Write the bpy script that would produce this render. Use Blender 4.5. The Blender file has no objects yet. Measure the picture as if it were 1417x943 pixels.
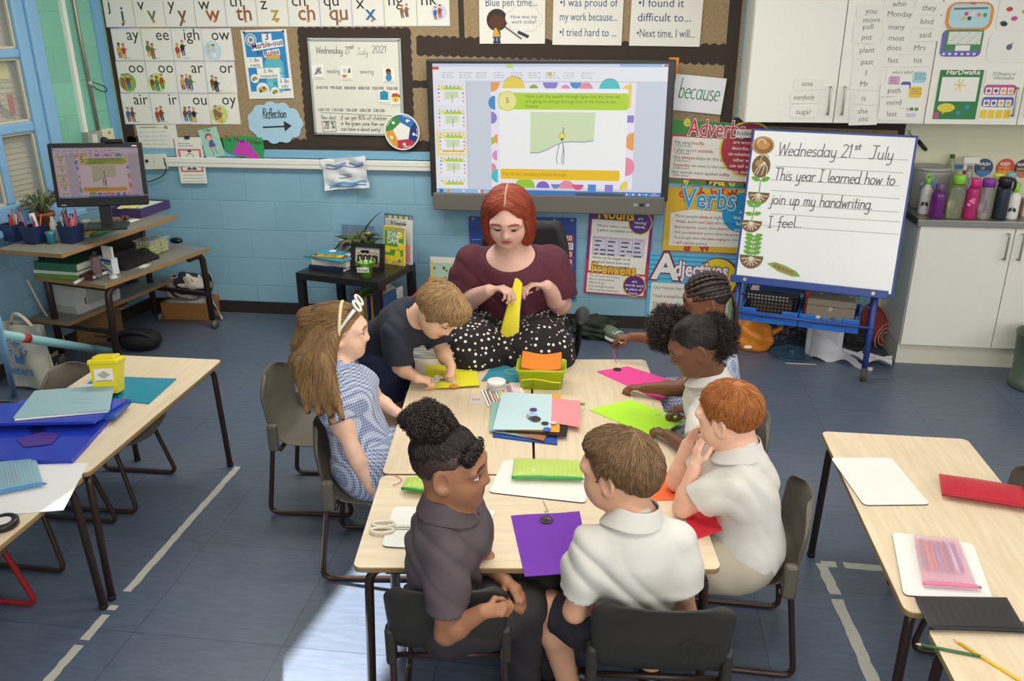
import bpy, bmesh, math, random
import numpy as np
from mathutils import Vector, Matrix
random.seed(7)
rng = np.random.default_rng(5)
PI = math.pi
scene = bpy.context.scene
COL = scene.collection
# camera
CF, CPIT, CYAW, CROL, CH = 1158.0, .3629, -.1342, -.0042, 2.266
_cy, _sy = math.cos(CYAW), math.sin(CYAW)
_f0 = np.array([_sy, _cy, 0]); _r0 = np.array([_cy, -_sy, 0]); _u0 = np.array([0, 0, 1.])
CFW = _f0*math.cos(CPIT) - _u0*math.sin(CPIT)
_u1 = _f0*math.sin(CPIT) + _u0*math.cos(CPIT)
CRT = _r0*math.cos(CROL) + _u1*math.sin(CROL)
CUP = -_r0*math.sin(CROL) + _u1*math.cos(CROL)
CPOS = np.array([0, 0, CH])
cam_data = bpy.data.cameras.new('camera')
cam_data.sensor_width = 36; cam_data.lens = CF*36/1417
cam_data.clip_start = .05; cam_data.clip_end = 100
camera = bpy.data.objects.new('camera', cam_data); COL.objects.link(camera)
camera.matrix_world = Matrix(((CRT[0], CUP[0], -CFW[0], CPOS[0]), (CRT[1], CUP[1], -CFW[1], CPOS[1]),
                              (CRT[2], CUP[2], -CFW[2], CPOS[2]), (0, 0, 0, 1)))
scene.camera = camera
# world, lights, exposure
scene.view_settings.view_transform = 'Standard'
scene.view_settings.look = 'None'
scene.view_settings.gamma = 1
scene.view_settings.use_curve_mapping = False
scene.view_settings.exposure = -0.22
world = bpy.data.worlds.new('World'); scene.world = world; world.use_nodes = True
bg = world.node_tree.nodes['Background']
bg.inputs[0].default_value = (1, .985, .95, 1); bg.inputs[1].default_value = .5
def area(name, loc, rot, sx, sy, power, color=(1, 1, 1)):
 l = bpy.data.lights.new(name, 'AREA'); l.shape = 'RECTANGLE'; l.size = sx; l.size_y = sy
 l.energy = power; l.color = color
 o = bpy.data.objects.new(name, l); COL.objects.link(o); o.location = loc; o.rotation_euler = rot
 return o
# daylight from the row of windows behind and to the right, fill lights added under the ceiling to brighten room and back wall
area('window_light', (1.6, -2.2, 2.4), (math.radians(78), 0, math.radians(6)), 4.5, 1.6, 150, (1, .97, .92))
area('window_light', (4.6, 2.2, 2.2), (math.radians(76), 0, math.radians(90)), 4.2, 1.5, 50, (1, .98, .95))
for _x, _y in ((-.1, 1.4), (.4, 3.2), (-2.4, 4.7), (-1.0, 4.9)):
 area('ceiling_fill', (_x, _y, 3.14), (0, 0, 0), 1.5, .6, 38 if _y > 4 else 36, (1, .955, .87))
sun = bpy.data.lights.new('sun', 'SUN'); sun.energy = 32; sun.angle = math.radians(.6); sun.color = (1, .95, .86)
suno = bpy.data.objects.new('sun', sun); COL.objects.link(suno)
SUN_DIR = Vector((.80, -.10, -.62)).normalized()
suno.rotation_euler = SUN_DIR.to_track_quat('-Z', 'Y').to_euler()
# helpers
def V(*a): return np.array(a, dtype=float)
def unit(v): v = np.asarray(v, float); return v/np.linalg.norm(v)
def ray(px, py): return (px-708.5)/CF*CRT - (py-471.5)/CF*CUP + CFW
def atz(px, py, z=0.): d = ray(px, py); return CPOS + d*((z-CH)/d[2])
def aty(px, py, y): d = ray(px, py); return CPOS + d*(y/d[1])
def atd(px, py, dist): return CPOS + ray(px, py)*dist
def atp(px, py, p0, n): d = ray(px, py); return CPOS + d*(np.dot(np.asarray(p0)-CPOS, n)/np.dot(d, n))
def lin(c):
 if isinstance(c, str):
  c = [int(c[i:i+2], 16)/255 for i in (0, 2, 4)]
 return tuple((x/12.92 if x <= .04045 else ((x+.055)/1.055)**2.4) for x in c[:3]) + (1.,)
_mats = {}
def M(col, rough=.55, metal=0., name=None, bump=0., scale=60., var=0., spec=None, alpha=1., trans=0., emit=0., sss=0., coat=0., bdist=.004):
 """Principled material with optional procedural noise in colour and bump."""
 key = (col, rough, metal, bump, scale, var, spec, alpha, trans, emit, sss, coat)
 if key in _mats: return _mats[key]
 m = bpy.data.materials.new(name or 'paint'); m.use_nodes = True
 nt = m.node_tree; b = nt.nodes['Principled BSDF']; L = nt.links
 c = lin(col)
 b.inputs['Base Color'].default_value = c; b.inputs['Roughness'].default_value = rough; b.inputs['Metallic'].default_value = metal
 if spec is not None: b.inputs['Specular IOR Level'].default_value = spec
 if alpha < 1: b.inputs['Alpha'].default_value = alpha
 if trans: b.inputs['Transmission Weight'].default_value = trans
 if coat: b.inputs['Coat Weight'].default_value = coat
 if emit: b.inputs['Base Color'].default_value = (.01, .01, .01, 1); b.inputs['Emission Color'].default_value = c; b.inputs['Emission Strength'].default_value = emit
 if sss:
  b.inputs['Subsurface Weight'].default_value = sss; b.inputs['Subsurface Scale'].default_value = .01
  b.inputs['Subsurface Radius'].default_value = (1, .35, .2)
 if bump or var:
  tc = nt.nodes.new('ShaderNodeTexCoord'); n = nt.nodes.new('ShaderNodeTexNoise')
  n.inputs['Scale'].default_value = scale; n.inputs['Detail'].default_value = 4
  L.new(tc.outputs['Object'], n.inputs['Vector'])
  if bump:
   bp = nt.nodes.new('ShaderNodeBump'); bp.inputs['Strength'].default_value = bump; bp.inputs['Distance'].default_value = bdist
   L.new(n.outputs['Fac'], bp.inputs['Height']); L.new(bp.outputs[0], b.inputs['Normal'])
  if var:
   r = nt.nodes.new('ShaderNodeMapRange'); r.inputs[3].default_value = 1-var; r.inputs[4].default_value = 1+var
   mx = nt.nodes.new('ShaderNodeVectorMath'); mx.operation = 'SCALE'; mx.inputs[0].default_value = c[:3]
   L.new(n.outputs['Fac'], r.inputs[0]); L.new(r.outputs[0], mx.inputs['Scale']); L.new(mx.outputs[0], b.inputs['Base Color'])
 _mats[key] = m
 return m
class Fr:
 """A local frame: u right, v up, n towards the viewer of the face."""
 def __init__(s, o, u, v):
  s.o = np.asarray(o, float); s.u = unit(u); v = np.asarray(v, float); v = v - s.u*np.dot(v, s.u); s.v = unit(v); s.n = np.cross(s.u, s.v)
 def p(s, a, b, c=0.): return s.o + s.u*a + s.v*b + s.n*c
 def at(s, a, b, c=0., rot=0.):
  u = s.u*math.cos(rot) + s.v*math.sin(rot); v = -s.u*math.sin(rot) + s.v*math.cos(rot)
  return Fr(s.p(a, b, c), u, v)
_texts = {}
def text_tris(s, bold):
 k = (s, bold)
 if k in _texts: return _texts[k]
 cu = bpy.data.curves.new('t', 'FONT'); cu.body = s; cu.resolution_u = 2; cu.size = 1
 cu.offset = bold
 o = bpy.data.objects.new('t', cu)
 me = bpy.data.meshes.new_from_object(o)
 n = len(me.vertices)
 co = np.empty(n*3, 'f'); me.vertices.foreach_get('co', co); co = co.reshape(-1, 3)[:, :2].astype(float)
 fs = [tuple(p.vertices) for p in me.polygons]
 fs = [f if ((co[f[1]][0]-co[f[0]][0])*(co[f[2]][1]-co[f[0]][1]) - (co[f[2]][0]-co[f[0]][0])*(co[f[1]][1]-co[f[0]][1])) > 0 else f[::-1] for f in fs]
 bpy.data.objects.remove(o); bpy.data.curves.remove(cu); bpy.data.meshes.remove(me)
 w = (co[:, 0].min(), co[:, 0].max()) if n else (0, 0)
 _texts[k] = (co, fs, w)
 return _texts[k]
class MB:
 """Collects shapes (with a material per face) that become ONE mesh object."""
 def __init__(s): s.v = []; s.f = []; s.m = []; s.mats = []; s.sm = []; s.k = 0
 def mi(s, m):
  if m not in s.mats: s.mats.append(m)
  return s.mats.index(m)
 def add(s, vs, fs, m, smooth=False):
  b = len(s.v); s.v.extend([tuple(map(float, x)) for x in vs]); k = s.mi(m)
  for f in fs: s.f.append(tuple(i+b for i in f)); s.m.append(k); s.sm.append(smooth)
  return s
 def box(s, c, d, m, fr=None, rz=0., bev=0.):
  """centre, full sizes; axes from fr (u,v,n) or a turn about z"""
  if fr is None:
   ax = (V(math.cos(rz), math.sin(rz), 0), V(-math.sin(rz), math.cos(rz), 0), V(0, 0, 1)); c = np.asarray(c, float)
  else:
   ax = (fr.u, fr.v, fr.n); c = fr.p(*c)
  h = [x/2 for x in d]
  if bev <= 0:
   vs = [c + ax[0]*h[0]*i + ax[1]*h[1]*j + ax[2]*h[2]*k for i in (-1, 1) for j in (-1, 1) for k in (-1, 1)]
   fs = [(0, 1, 3, 2), (4, 6, 7, 5), (0, 4, 5, 1), (2, 3, 7, 6), (0, 2, 6, 4), (1, 5, 7, 3)]
   return s.add(vs, fs, m)
  bev = min(bev, min(h)*.95)
  bm = bmesh.new(); bmesh.ops.create_cube(bm, size=1)
  for v in bm.verts: v.co = (v.co[0]*d[0], v.co[1]*d[1], v.co[2]*d[2])
  bmesh.ops.bevel(bm, geom=bm.edges[:], offset=bev, segments=2, affect='EDGES', profile=.5)
  bm.verts.index_update()
  vs = [c + ax[0]*v.co[0] + ax[1]*v.co[1] + ax[2]*v.co[2] for v in bm.verts]
  fs = [tuple(v.index for v in f.verts) for f in bm.faces]; bm.free()
  return s.add(vs, fs, m, False)
 def poly(s, pts, m, fr, c=0., th=0., mside=None):
  """flat outline in frame coords; th > 0 gives it thickness behind"""
  pts = list(pts); s.k += 1; c += s.k*5e-6          # every next layer of print lies a hair higher
  ar = sum(pts[i][0]*pts[(i+1) % len(pts)][1] - pts[(i+1) % len(pts)][0]*pts[i][1] for i in range(len(pts)))
  if ar < 0: pts = pts[::-1]
  n = len(pts)
  s.add([fr.p(a, b, c) for a, b in pts], [tuple(range(n))], m)
  if th:
   s.add([fr.p(a, b, c) for a, b in pts] + [fr.p(a, b, c-th) for a, b in pts],
                  [(i, i+n, (i+1) % n+n, (i+1) % n) for i in range(n)] + [tuple(range(2*n-1, n-1, -1))], mside or m)
  return s
 def rect(s, a, b, w, h, m, fr, c=0., th=0., mside=None):
  return s.poly([(a-w/2, b-h/2), (a+w/2, b-h/2), (a+w/2, b+h/2), (a-w/2, b+h/2)], m, fr, c, th, mside)
 def rrect(s, a, b, w, h, r, m, fr, c=0., th=0., mside=None, seg=5):
  pts = []
  for cx, cy, a0 in ((a+w/2-r, b-h/2+r, -90), (a+w/2-r, b+h/2-r, 0), (a-w/2+r, b+h/2-r, 90), (a-w/2+r, b-h/2+r, 180)):
   for i in range(seg+1):
    t = math.radians(a0 + 90*i/seg); pts.append((cx+r*math.cos(t), cy+r*math.sin(t)))
  return s.poly(pts, m, fr, c, th, mside)
 def disc(s, a, b, r, m, fr, c=0., th=0., ry=None, seg=20, a0=0, a1=360, rin=0., mside=None):
  ry = ry or r
  full = abs(a1-a0) >= 360
  ts = [math.radians(a0+(a1-a0)*i/seg) for i in range(seg if full else seg+1)]
  if rin:
   n = len(ts); vs = [fr.p(a+r*math.cos(t), b+ry*math.sin(t), c) for t in ts] + [fr.p(a+rin*math.cos(t), b+rin*ry/r*math.sin(t), c) for t in ts]
   return s.add(vs, [(i, (i+1) % n, (i+1) % n+n, i+n) for i in range(n if full else n-1)], m)
  pts = [(a+r*math.cos(t), b+ry*math.sin(t)) for t in ts]
  if not full: pts.append((a, b))
  return s.poly(pts, m, fr, c, th, mside)
 def line(s, pts, w, m, fr, c=0.):
  """flat ribbon along a polyline"""
  P = np.array(pts, float); s.k += 1; c += s.k*5e-6
  if len(P) < 2: return s
  vs = []; fs = []
  for p, q in zip(P[:-1], P[1:]):
   d = q-p; l = math.hypot(*d)
   if l < 1e-9: continue
   d = d/l; n = V(-d[1], d[0])*w/2; e = d*w*.3; k = len(vs)
   vs += [fr.p(*x, c) for x in (p-e+n, p-e-n, q+e-n, q+e+n)]; fs.append((k, k+1, k+2, k+3)); c += 1e-7
  return s.add(vs, fs, m)
 def text(s, t, a, b, size, m, fr, c=.0006, align='c', bold=0., shear=0., maxw=None, rot=0.):
  co, fs, w = text_tris(t, bold)
  if not len(co): return s
  s.k += 1; c += s.k*5e-6
  ww = w[1]-w[0]; sx = size
  if maxw and ww*size > maxw: sx = maxw/ww
  x0 = {'c': -(w[0]+w[1])/2, 'l': -w[0], 'r': -w[1]}[align]
  f2 = fr.at(a, b, 0, rot) if rot else None
  F = f2 or fr
  oa, ob = (0, 0) if f2 else (a, b)
  return s.add([F.p(oa+(x+x0)*sx+shear*y*size, ob+y*size, c) for x, y in co], fs, m)
 def tube(s, path, r, m, seg=8, cap=True, closed=False):
  P = np.array(path, float); n = len(P)
  rs = np.full(n, r) if np.isscalar(r) else np.array(r, float)
  T = np.gradient(P, axis=0)
  if closed: T = np.roll(P, -1, 0)-np.roll(P, 1, 0)
  T /= np.maximum(np.linalg.norm(T, axis=1), 1e-9)[:, None]
  a = np.cross(T[0], [0, 0, 1]);
  if np.linalg.norm(a) < 1e-3: a = np.cross(T[0], [0, 1, 0])
  a = unit(a); vs = []
  for i in range(n):
   a = a - T[i]*np.dot(a, T[i]); a = unit(a); bb = np.cross(T[i], a)
   for k in range(seg):
    t = 2*PI*k/seg; vs.append(P[i] + rs[i]*(a*math.cos(t)+bb*math.sin(t)))
  fs = [(i*seg+k, i*seg+(k+1) % seg, ((i+1) % n)*seg+(k+1) % seg, ((i+1) % n)*seg+k) for i in range(n if closed else n-1) for k in range(seg)]
  if cap and not closed: fs += [tuple(range(seg-1, -1, -1)), tuple((n-1)*seg+k for k in range(seg))]
  return s.add(vs, fs, m, True)
 def lathe(s, prof, m, o=(0, 0, 0), axis=(0, 0, 1), seg=20, sx=1., sy=1., ms=None):
  """profile of (radius, height) about an axis; ms: material per profile segment"""
  o = np.asarray(o, float); ax = unit(axis)
  a = np.cross(ax, [0, 1, 0]) if abs(ax[1]) < .9 else np.cross(ax, [1, 0, 0])
  a = unit(a); b = np.cross(ax, a); n = len(prof)
  vs = [o + ax*h + r*(a*math.cos(2*PI*k/seg)*sx + b*math.sin(2*PI*k/seg)*sy) for r, h in prof for k in range(seg)]
  for i in range(n-1):
   pass
  base = len(s.v); s.v.extend([tuple(map(float, x)) for x in vs])
  for i in range(n-1):
   km = s.mi(ms[i] if ms else m)
   for k in range(seg):
    s.f.append(tuple(base+q for q in (i*seg+k, i*seg+(k+1) % seg, (i+1)*seg+(k+1) % seg, (i+1)*seg+k))); s.m.append(km); s.sm.append(True)
  for i, rev in ((0, True), (n-1, False)):
   if prof[i][0] > 1e-4:
    f = tuple(base+i*seg+k for k in range(seg)); s.f.append(f[::-1] if rev else f); s.m.append(s.mi((ms[0] if i == 0 else ms[-1]) if ms else m)); s.sm.append(False)
  return s
 def ball(s, c, r, m, seg=12, rings=8, ax=None):
  """ellipsoid; r scalar or 3 radii, ax optional three axes"""
  r = (r, r, r) if np.isscalar(r) else r
  ax = ax or (V(1, 0, 0), V(0, 1, 0), V(0, 0, 1)); c = np.asarray(c, float); vs = []
  for j in range(rings+1):
   t = PI*j/rings
   for k in range(seg):
    q = 2*PI*k/seg
    vs.append(c + ax[0]*r[0]*math.sin(t)*math.cos(q) + ax[1]*r[1]*math.sin(t)*math.sin(q) + ax[2]*r[2]*math.cos(t))
  fs = [(j*seg+k, (j+1)*seg+k, (j+1)*seg+(k+1) % seg, j*seg+(k+1) % seg) for j in range(rings) for k in range(seg)]
  return s.add(vs, fs, m, True)
 def grid(s, fn, nu, nv, m, smooth=True, th=0.):
  """surface fn(u,v) for u,v in 0..1"""
  vs = [fn(i/nu, j/nv) for i in range(nu+1) for j in range(nv+1)]
  fs = [(i*(nv+1)+j, (i+1)*(nv+1)+j, (i+1)*(nv+1)+j+1, i*(nv+1)+j+1) for i in range(nu) for j in range(nv)]
  return s.add(vs, fs, m, smooth)
 def build(s, name, parent=None, loc=None):
  me = bpy.data.meshes.new(name)
  vs = np.array(s.v, float)
  org = np.zeros(3)
  if parent is not None and loc is None:
   org = root_off(parent)
  if loc is not None: org = np.asarray(loc, float)
  me.from_pydata((vs-org).tolist(), [], s.f)
  for m in s.mats: me.materials.append(m)
  me.polygons.foreach_set('material_index', s.m); me.polygons.foreach_set('use_smooth', s.sm)
  me.update()
  o = bpy.data.objects.new(name, me); COL.objects.link(o)
  if parent is not None: o.parent = parent
  elif loc is not None: o.location = org
  return o
def root_off(o):
 off = np.zeros(3)
 while o is not None:
  off += np.array(o.location); o = o.parent
 return off
def tag(o, label=None, cat=None, group=None, kind=None):
 if label: o['label'] = label
 if cat: o['category'] = cat
 if group: o['group'] = group
 if kind: o['kind'] = kind
 return o
def thing(name, label, cat, loc=(0, 0, 0), group=None, rz=0.):
 o = bpy.data.objects.new(name, None); COL.objects.link(o); o.location = tuple(map(float, loc)); o.rotation_euler = (0, 0, rz)
 o.empty_display_size = .05
 return tag(o, label, cat, group)
def solo(name, mb, label, cat, group=None):
 """a thing that is one mesh; its origin goes to its base"""
 vs = np.array(mb.v); lo = vs.min(0); hi = vs.max(0)
 return tag(mb.build(name, loc=((lo[0]+hi[0])/2, (lo[1]+hi[1])/2, lo[2])), label, cat, group)
def struct(name, mb): return tag(mb.build(name), kind='structure')
def dup(root, label=None, group=None, loc=None, rz=None):
 r = root.copy(); COL.objects.link(r)
 if label: r['label'] = label
 if group: r['group'] = group
 if loc is not None: r.location = tuple(map(float, loc))
 if rz is not None: r.rotation_euler = (0, 0, rz)
 for ch in list(root.children):
  c = ch.copy(); COL.objects.link(c); c.parent = r
  for g in list(ch.children):
   d = g.copy(); COL.objects.link(d); d.parent = c
 return r
def kids(o, name):
 return [c for c in o.children if c.name.split('.')[0] == name]
def bez(p0, p1, p2, n=8):
 p0, p1, p2 = map(lambda q: np.asarray(q, float), (p0, p1, p2))
 return [(1-t)**2*p0 + 2*t*(1-t)*p1 + t*t*p2 for t in np.linspace(0, 1, n+1)]
def fillet(pts, r, n=5):
 """polyline with rounded corners"""
 P = [np.asarray(p, float) for p in pts]; out = [P[0]]
 for i in range(1, len(P)-1):
  a = unit(P[i-1]-P[i]); b = unit(P[i+1]-P[i]); rr = min(r, np.linalg.norm(P[i-1]-P[i])*.45, np.linalg.norm(P[i+1]-P[i])*.45)
  out += bez(P[i]+a*rr, P[i], P[i]+b*rr, n)
 return out + [P[-1]]
# single-stroke handwriting ------------------------------------------------
def _arc(cx, cy, rx, ry, a0, a1, n=10):
 return [(cx+rx*math.cos(math.radians(a0+(a1-a0)*i/n)), cy+ry*math.sin(math.radians(a0+(a1-a0)*i/n))) for i in range(n+1)]
_bowl = _arc(.2, .25, .19, .25, 40, 400, 14)
GL = {
 'a': ([_bowl, [(.39, .5), (.39, .08), (.46, 0)]], .5), 'b': ([[(.06, 1), (.06, 0)], _arc(.22, .25, .17, .25, 180, -180, 14)], .48),
 'c': ([_arc(.22, .25, .19, .25, 50, 310)], .44), 'd': ([_bowl, [(.39, 1), (.39, .08), (.46, 0)]], .5),
 'e': ([[(.04, .26), (.38, .28)] + _arc(.21, .25, .18, .25, 10, 310)], .44),
 'f': ([_arc(.3, .82, .14, .17, 60, 180, 6) + [(.16, .1), (.1, -.3)], [(0, .48), (.34, .48)]], .36),
 'g': ([_bowl, [(.39, .5), (.39, -.2)] + _arc(.22, -.22, .17, .2, 0, -150, 8)], .5),
 'h': ([[(.06, 1), (.06, 0)], [(.06, .3)] + _arc(.22, .33, .15, .17, 150, 0, 8) + [(.38, .08), (.45, 0)]], .48),
 'i': ([[(.08, .5), (.08, .08), (.16, 0)], [(.08, .68), (.09, .71)]], .22),
 'j': ([[(.14, .5), (.14, -.25)] + _arc(.02, -.25, .12, .15, 0, -140, 6), [(.14, .68), (.15, .71)]], .24),
 'k': ([[(.06, 1), (.06, 0)], [(.36, .5), (.08, .24), (.38, 0)]], .42), 'l': ([[(.08, 1), (.08, .08), (.16, 0)]], .2),
 'm': ([[(.05, .5), (.05, 0)], [(.05, .32)] + _arc(.17, .36, .12, .14, 150, 0, 7) + [(.29, 0)], [(.29, .32)] + _arc(.41, .36, .12, .14, 150, 0, 7) + [(.53, .08), (.6, 0)]], .64),
 'n': ([[(.06, .5), (.06, 0)], [(.06, .3)] + _arc(.22, .34, .15, .16, 150, 0, 8) + [(.38, .08), (.45, 0)]], .48),
 'o': ([_arc(.22, .25, .19, .25, 90, 450, 14)], .48), 'p': ([[(.06, .5), (.06, -.42)], _arc(.22, .25, .17, .25, 180, -180, 14)], .48),
 'q': ([_bowl, [(.39, .5), (.39, -.42)]], .48),
 'r': ([[(.06, .5), (.06, 0)], [(.06, .3)] + _arc(.2, .36, .13, .14, 150, 40, 6)], .34),
 's': ([_arc(.17, .38, .13, .12, 40, 250, 8) + _arc(.17, .12, .14, .13, 70, -150, 8)], .38),
 't': ([[(.12, .8), (.12, .08), (.22, 0)], [(0, .5), (.26, .5)]], .28),
 'u': ([[(.06, .5), (.06, .15)] + _arc(.21, .15, .15, .15, 180, 350, 8), [(.37, .5), (.37, .06), (.44, 0)]], .48),
 'v': ([[(.02, .5), (.18, 0), (.34, .5)]], .4), 'w': ([[(.02, .5), (.13, 0), (.26, .42), (.38, 0), (.5, .5)]], .56),
 'x': ([[(.04, .5), (.36, 0)], [(.36, .5), (.04, 0)]], .42), 'y': ([[(.06, .5), (.06, .2)] + _arc(.21, .18, .15, .16, 180, 350, 8), [(.37, .5), (.37, -.2)] + _arc(.2, -.22, .17, .18, 0, -140, 8)], .48),
 'z': ([[(.04, .5), (.36, .5), (.04, 0), (.38, 0)]], .42),
 'W': ([[(.02, 1), (.2, 0), (.4, .85), (.58, 0), (.76, 1)]], .8), 'T': ([[(.3, 1), (.3, 0)], [(0, 1), (.62, 1)]], .62),
 'J': ([[(.4, 1), (.4, .15)] + _arc(.22, .15, .18, .16, 0, -140, 8), [(.16, 1), (.62, 1)]], .62),
 'I': ([[(.15, 1), (.15, 0)], [(0, 1), (.3, 1)], [(0, 0), (.3, 0)]], .4),
 'N': ([[(.05, 0), (.05, 1), (.5, 0), (.5, 1)]], .58), 'R': ([[(.06, 0), (.06, 1)] + _arc(.1, .76, .32, .24, 90, -90, 8) + [(.1, .52), (.46, 0)]], .52),
 'H': ([[(.05, 1), (.05, 0)], [(.5, 1), (.5, 0)], [(.05, .5), (.5, .5)]], .58), 'M': ([[(.05, 0), (.1, 1), (.33, .3), (.56, 1), (.62, 0)]], .7),
 'F': ([[(.45, 1), (.06, 1), (.06, 0)], [(.06, .52), (.36, .52)]], .48), 'B': ([[(.06, 0), (.06, 1)] + _arc(.1, .76, .28, .24, 90, -90, 8) + _arc(.1, .26, .33, .26, 90, -90, 8)], .5),
 '1': ([[(.02, .8), (.16, 1), (.16, 0)]], .3), '2': ([_arc(.2, .74, .18, .24, 160, -20, 8) + [(.04, 0), (.42, 0)]], .48), '0': ([_arc(.2, .5, .19, .5, 90, 450, 14)], .46),
 '8': ([_arc(.2, .75, .15, .24, -90, 270, 12) + _arc(.2, .25, .18, .26, 90, 450, 12)], .46), '3': ([_arc(.18, .76, .18, .24, 150, -80, 8) + _arc(.18, .26, .2, .26, 80, -150, 8)], .46),
 '%': ([[(.5, 1), (.1, 0)], _arc(.12, .8, .1, .16, 0, 360, 8), _arc(.48, .2, .1, .16, 0, 360, 8)], .64), '4': ([[(.3, 1), (.02, .35), (.44, .35)], [(.32, .6), (.32, 0)]], .48),
 '5': ([[(.4, 1), (.1, 1), (.07, .58)] + _arc(.2, .3, .2, .3, 110, -150, 8)], .46), '9': ([_arc(.2, .72, .18, .27, 0, 360, 12) + [(.36, 0)]], .46),
 '.': ([[(.06, 0), (.08, .04)]], .16), ',': ([[(.08, .04), (.03, -.12)]], .16), '-': ([[(.04, .28), (.28, .28)]], .34), '!': ([[(.08, 1), (.08, .25)], [(.08, .05), (.08, 0)]], .2), ' ': ([], .34)}
def hand(mb, s, a, b, size, w, m, fr, c=.0008, maxw=None, slant=.08, rot=0., wob=.0):
 F = fr.at(a, b, 0, rot); tot = sum(GL.get(ch, GL['.'])[1] for ch in s); k = size
 kx = size if not maxw else maxw/tot
 x = 0.
 for ch in s:
  st, adv = GL.get(ch, GL['.'])
  dy = random.uniform(-wob, wob)
  for pl in st: mb.line([((x+q[0])*kx + slant*q[1]*k, (q[1]+dy)*k) for q in pl], w, m, F, c)
  x += adv
 return mb
# SETTING
YW = 6.31                                   # back wall plane
WL_A = math.radians(8)                      # left wall splays a little
LW0 = V(-3.95, YW, 0); LWD = V(-math.sin(WL_A), -math.cos(WL_A), 0)     # corner, direction towards the camera
LWN = V(math.cos(WL_A), -math.sin(WL_A), 0)
LF = Fr(LW0, -LWD, (0, 0, 1))               # left wall frame: a = -distance from corner, b = height, n into the room
CEIL = 3.2
def wall_mat(name, c1, c2, split_z=None, axis='x'):
 """painted blockwork: brick bump, faint mortar and grime noise"""
 m = bpy.data.materials.new(name); m.use_nodes = True; nt = m.node_tree; L = nt.links; b = nt.nodes['Principled BSDF']
 tc = nt.nodes.new('ShaderNodeTexCoord'); sp = nt.nodes.new('ShaderNodeSeparateXYZ'); cb = nt.nodes.new('ShaderNodeCombineXYZ')
 L.new(tc.outputs['Object'], sp.inputs[0]); L.new(sp.outputs['XY'.index('Y') if axis == 'y' else 0], cb.inputs[0]); L.new(sp.outputs[2], cb.inputs[1])
 br = nt.nodes.new('ShaderNodeTexBrick'); L.new(cb.outputs[0], br.inputs['Vector'])
 br.inputs['Scale'].default_value = 1; br.inputs['Brick Width'].default_value = .46; br.inputs['Row Height'].default_value = .235
 br.inputs['Mortar Size'].default_value = .006; br.inputs['Mortar Smooth'].default_value = .5
 br.inputs['Color1'].default_value = lin(c1); br.inputs['Color2'].default_value = lin(c2); br.inputs['Mortar'].default_value = lin(c2)
 n = nt.nodes.new('ShaderNodeTexNoise'); n.inputs['Scale'].default_value = 2.2; n.inputs['Detail'].default_value = 8; L.new(tc.outputs['Object'], n.inputs['Vector'])
 n2 = nt.nodes.new('ShaderNodeTexNoise'); n2.inputs['Scale'].default_value = 90; n2.inputs['Detail'].default_value = 3; L.new(tc.outputs['Object'], n2.inputs['Vector'])
 r = nt.nodes.new('ShaderNodeMapRange'); r.inputs[1].default_value = .3; r.inputs[2].default_value = .7; r.inputs[3].default_value = .94; r.inputs[4].default_value = 1.05
 L.new(n.outputs['Fac'], r.inputs[0])
 mx = nt.nodes.new('ShaderNodeVectorMath'); mx.operation = 'SCALE'; L.new(br.outputs['Color'], mx.inputs[0]); L.new(r.outputs[0], mx.inputs['Scale'])
 L.new(mx.outputs[0], b.inputs['Base Color'])
 iv = nt.nodes.new('ShaderNodeMath'); iv.operation = 'SUBTRACT'; iv.inputs[0].default_value = 1; L.new(br.outputs['Fac'], iv.inputs[1])
 ad = nt.nodes.new('ShaderNodeMath'); ad.operation = 'MULTIPLY_ADD'; L.new(n2.outputs['Fac'], ad.inputs[0]); ad.inputs[1].default_value = .12; L.new(iv.outputs[0], ad.inputs[2])
 bp = nt.nodes.new('ShaderNodeBump'); bp.inputs['Strength'].default_value = .5; bp.inputs['Distance'].default_value = .004
 L.new(ad.outputs[0], bp.inputs['Height']); L.new(bp.outputs[0], b.inputs['Normal']); b.inputs['Roughness'].default_value = .42
 return m
BLUE_WALL = wall_mat('blue_blockwork', '8bb6c9', '85b1c5')
BLUE_WALL_Y = wall_mat('blue_blockwork_side', '85abc0', '7ea5bb', axis='y')
GREEN_WALL = wall_mat('green_blockwork', '7fbfa9', '78b8a2', axis='y')
CREAM_WALL = M('dcdcbe', .5, var=.03, scale=3)
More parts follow.
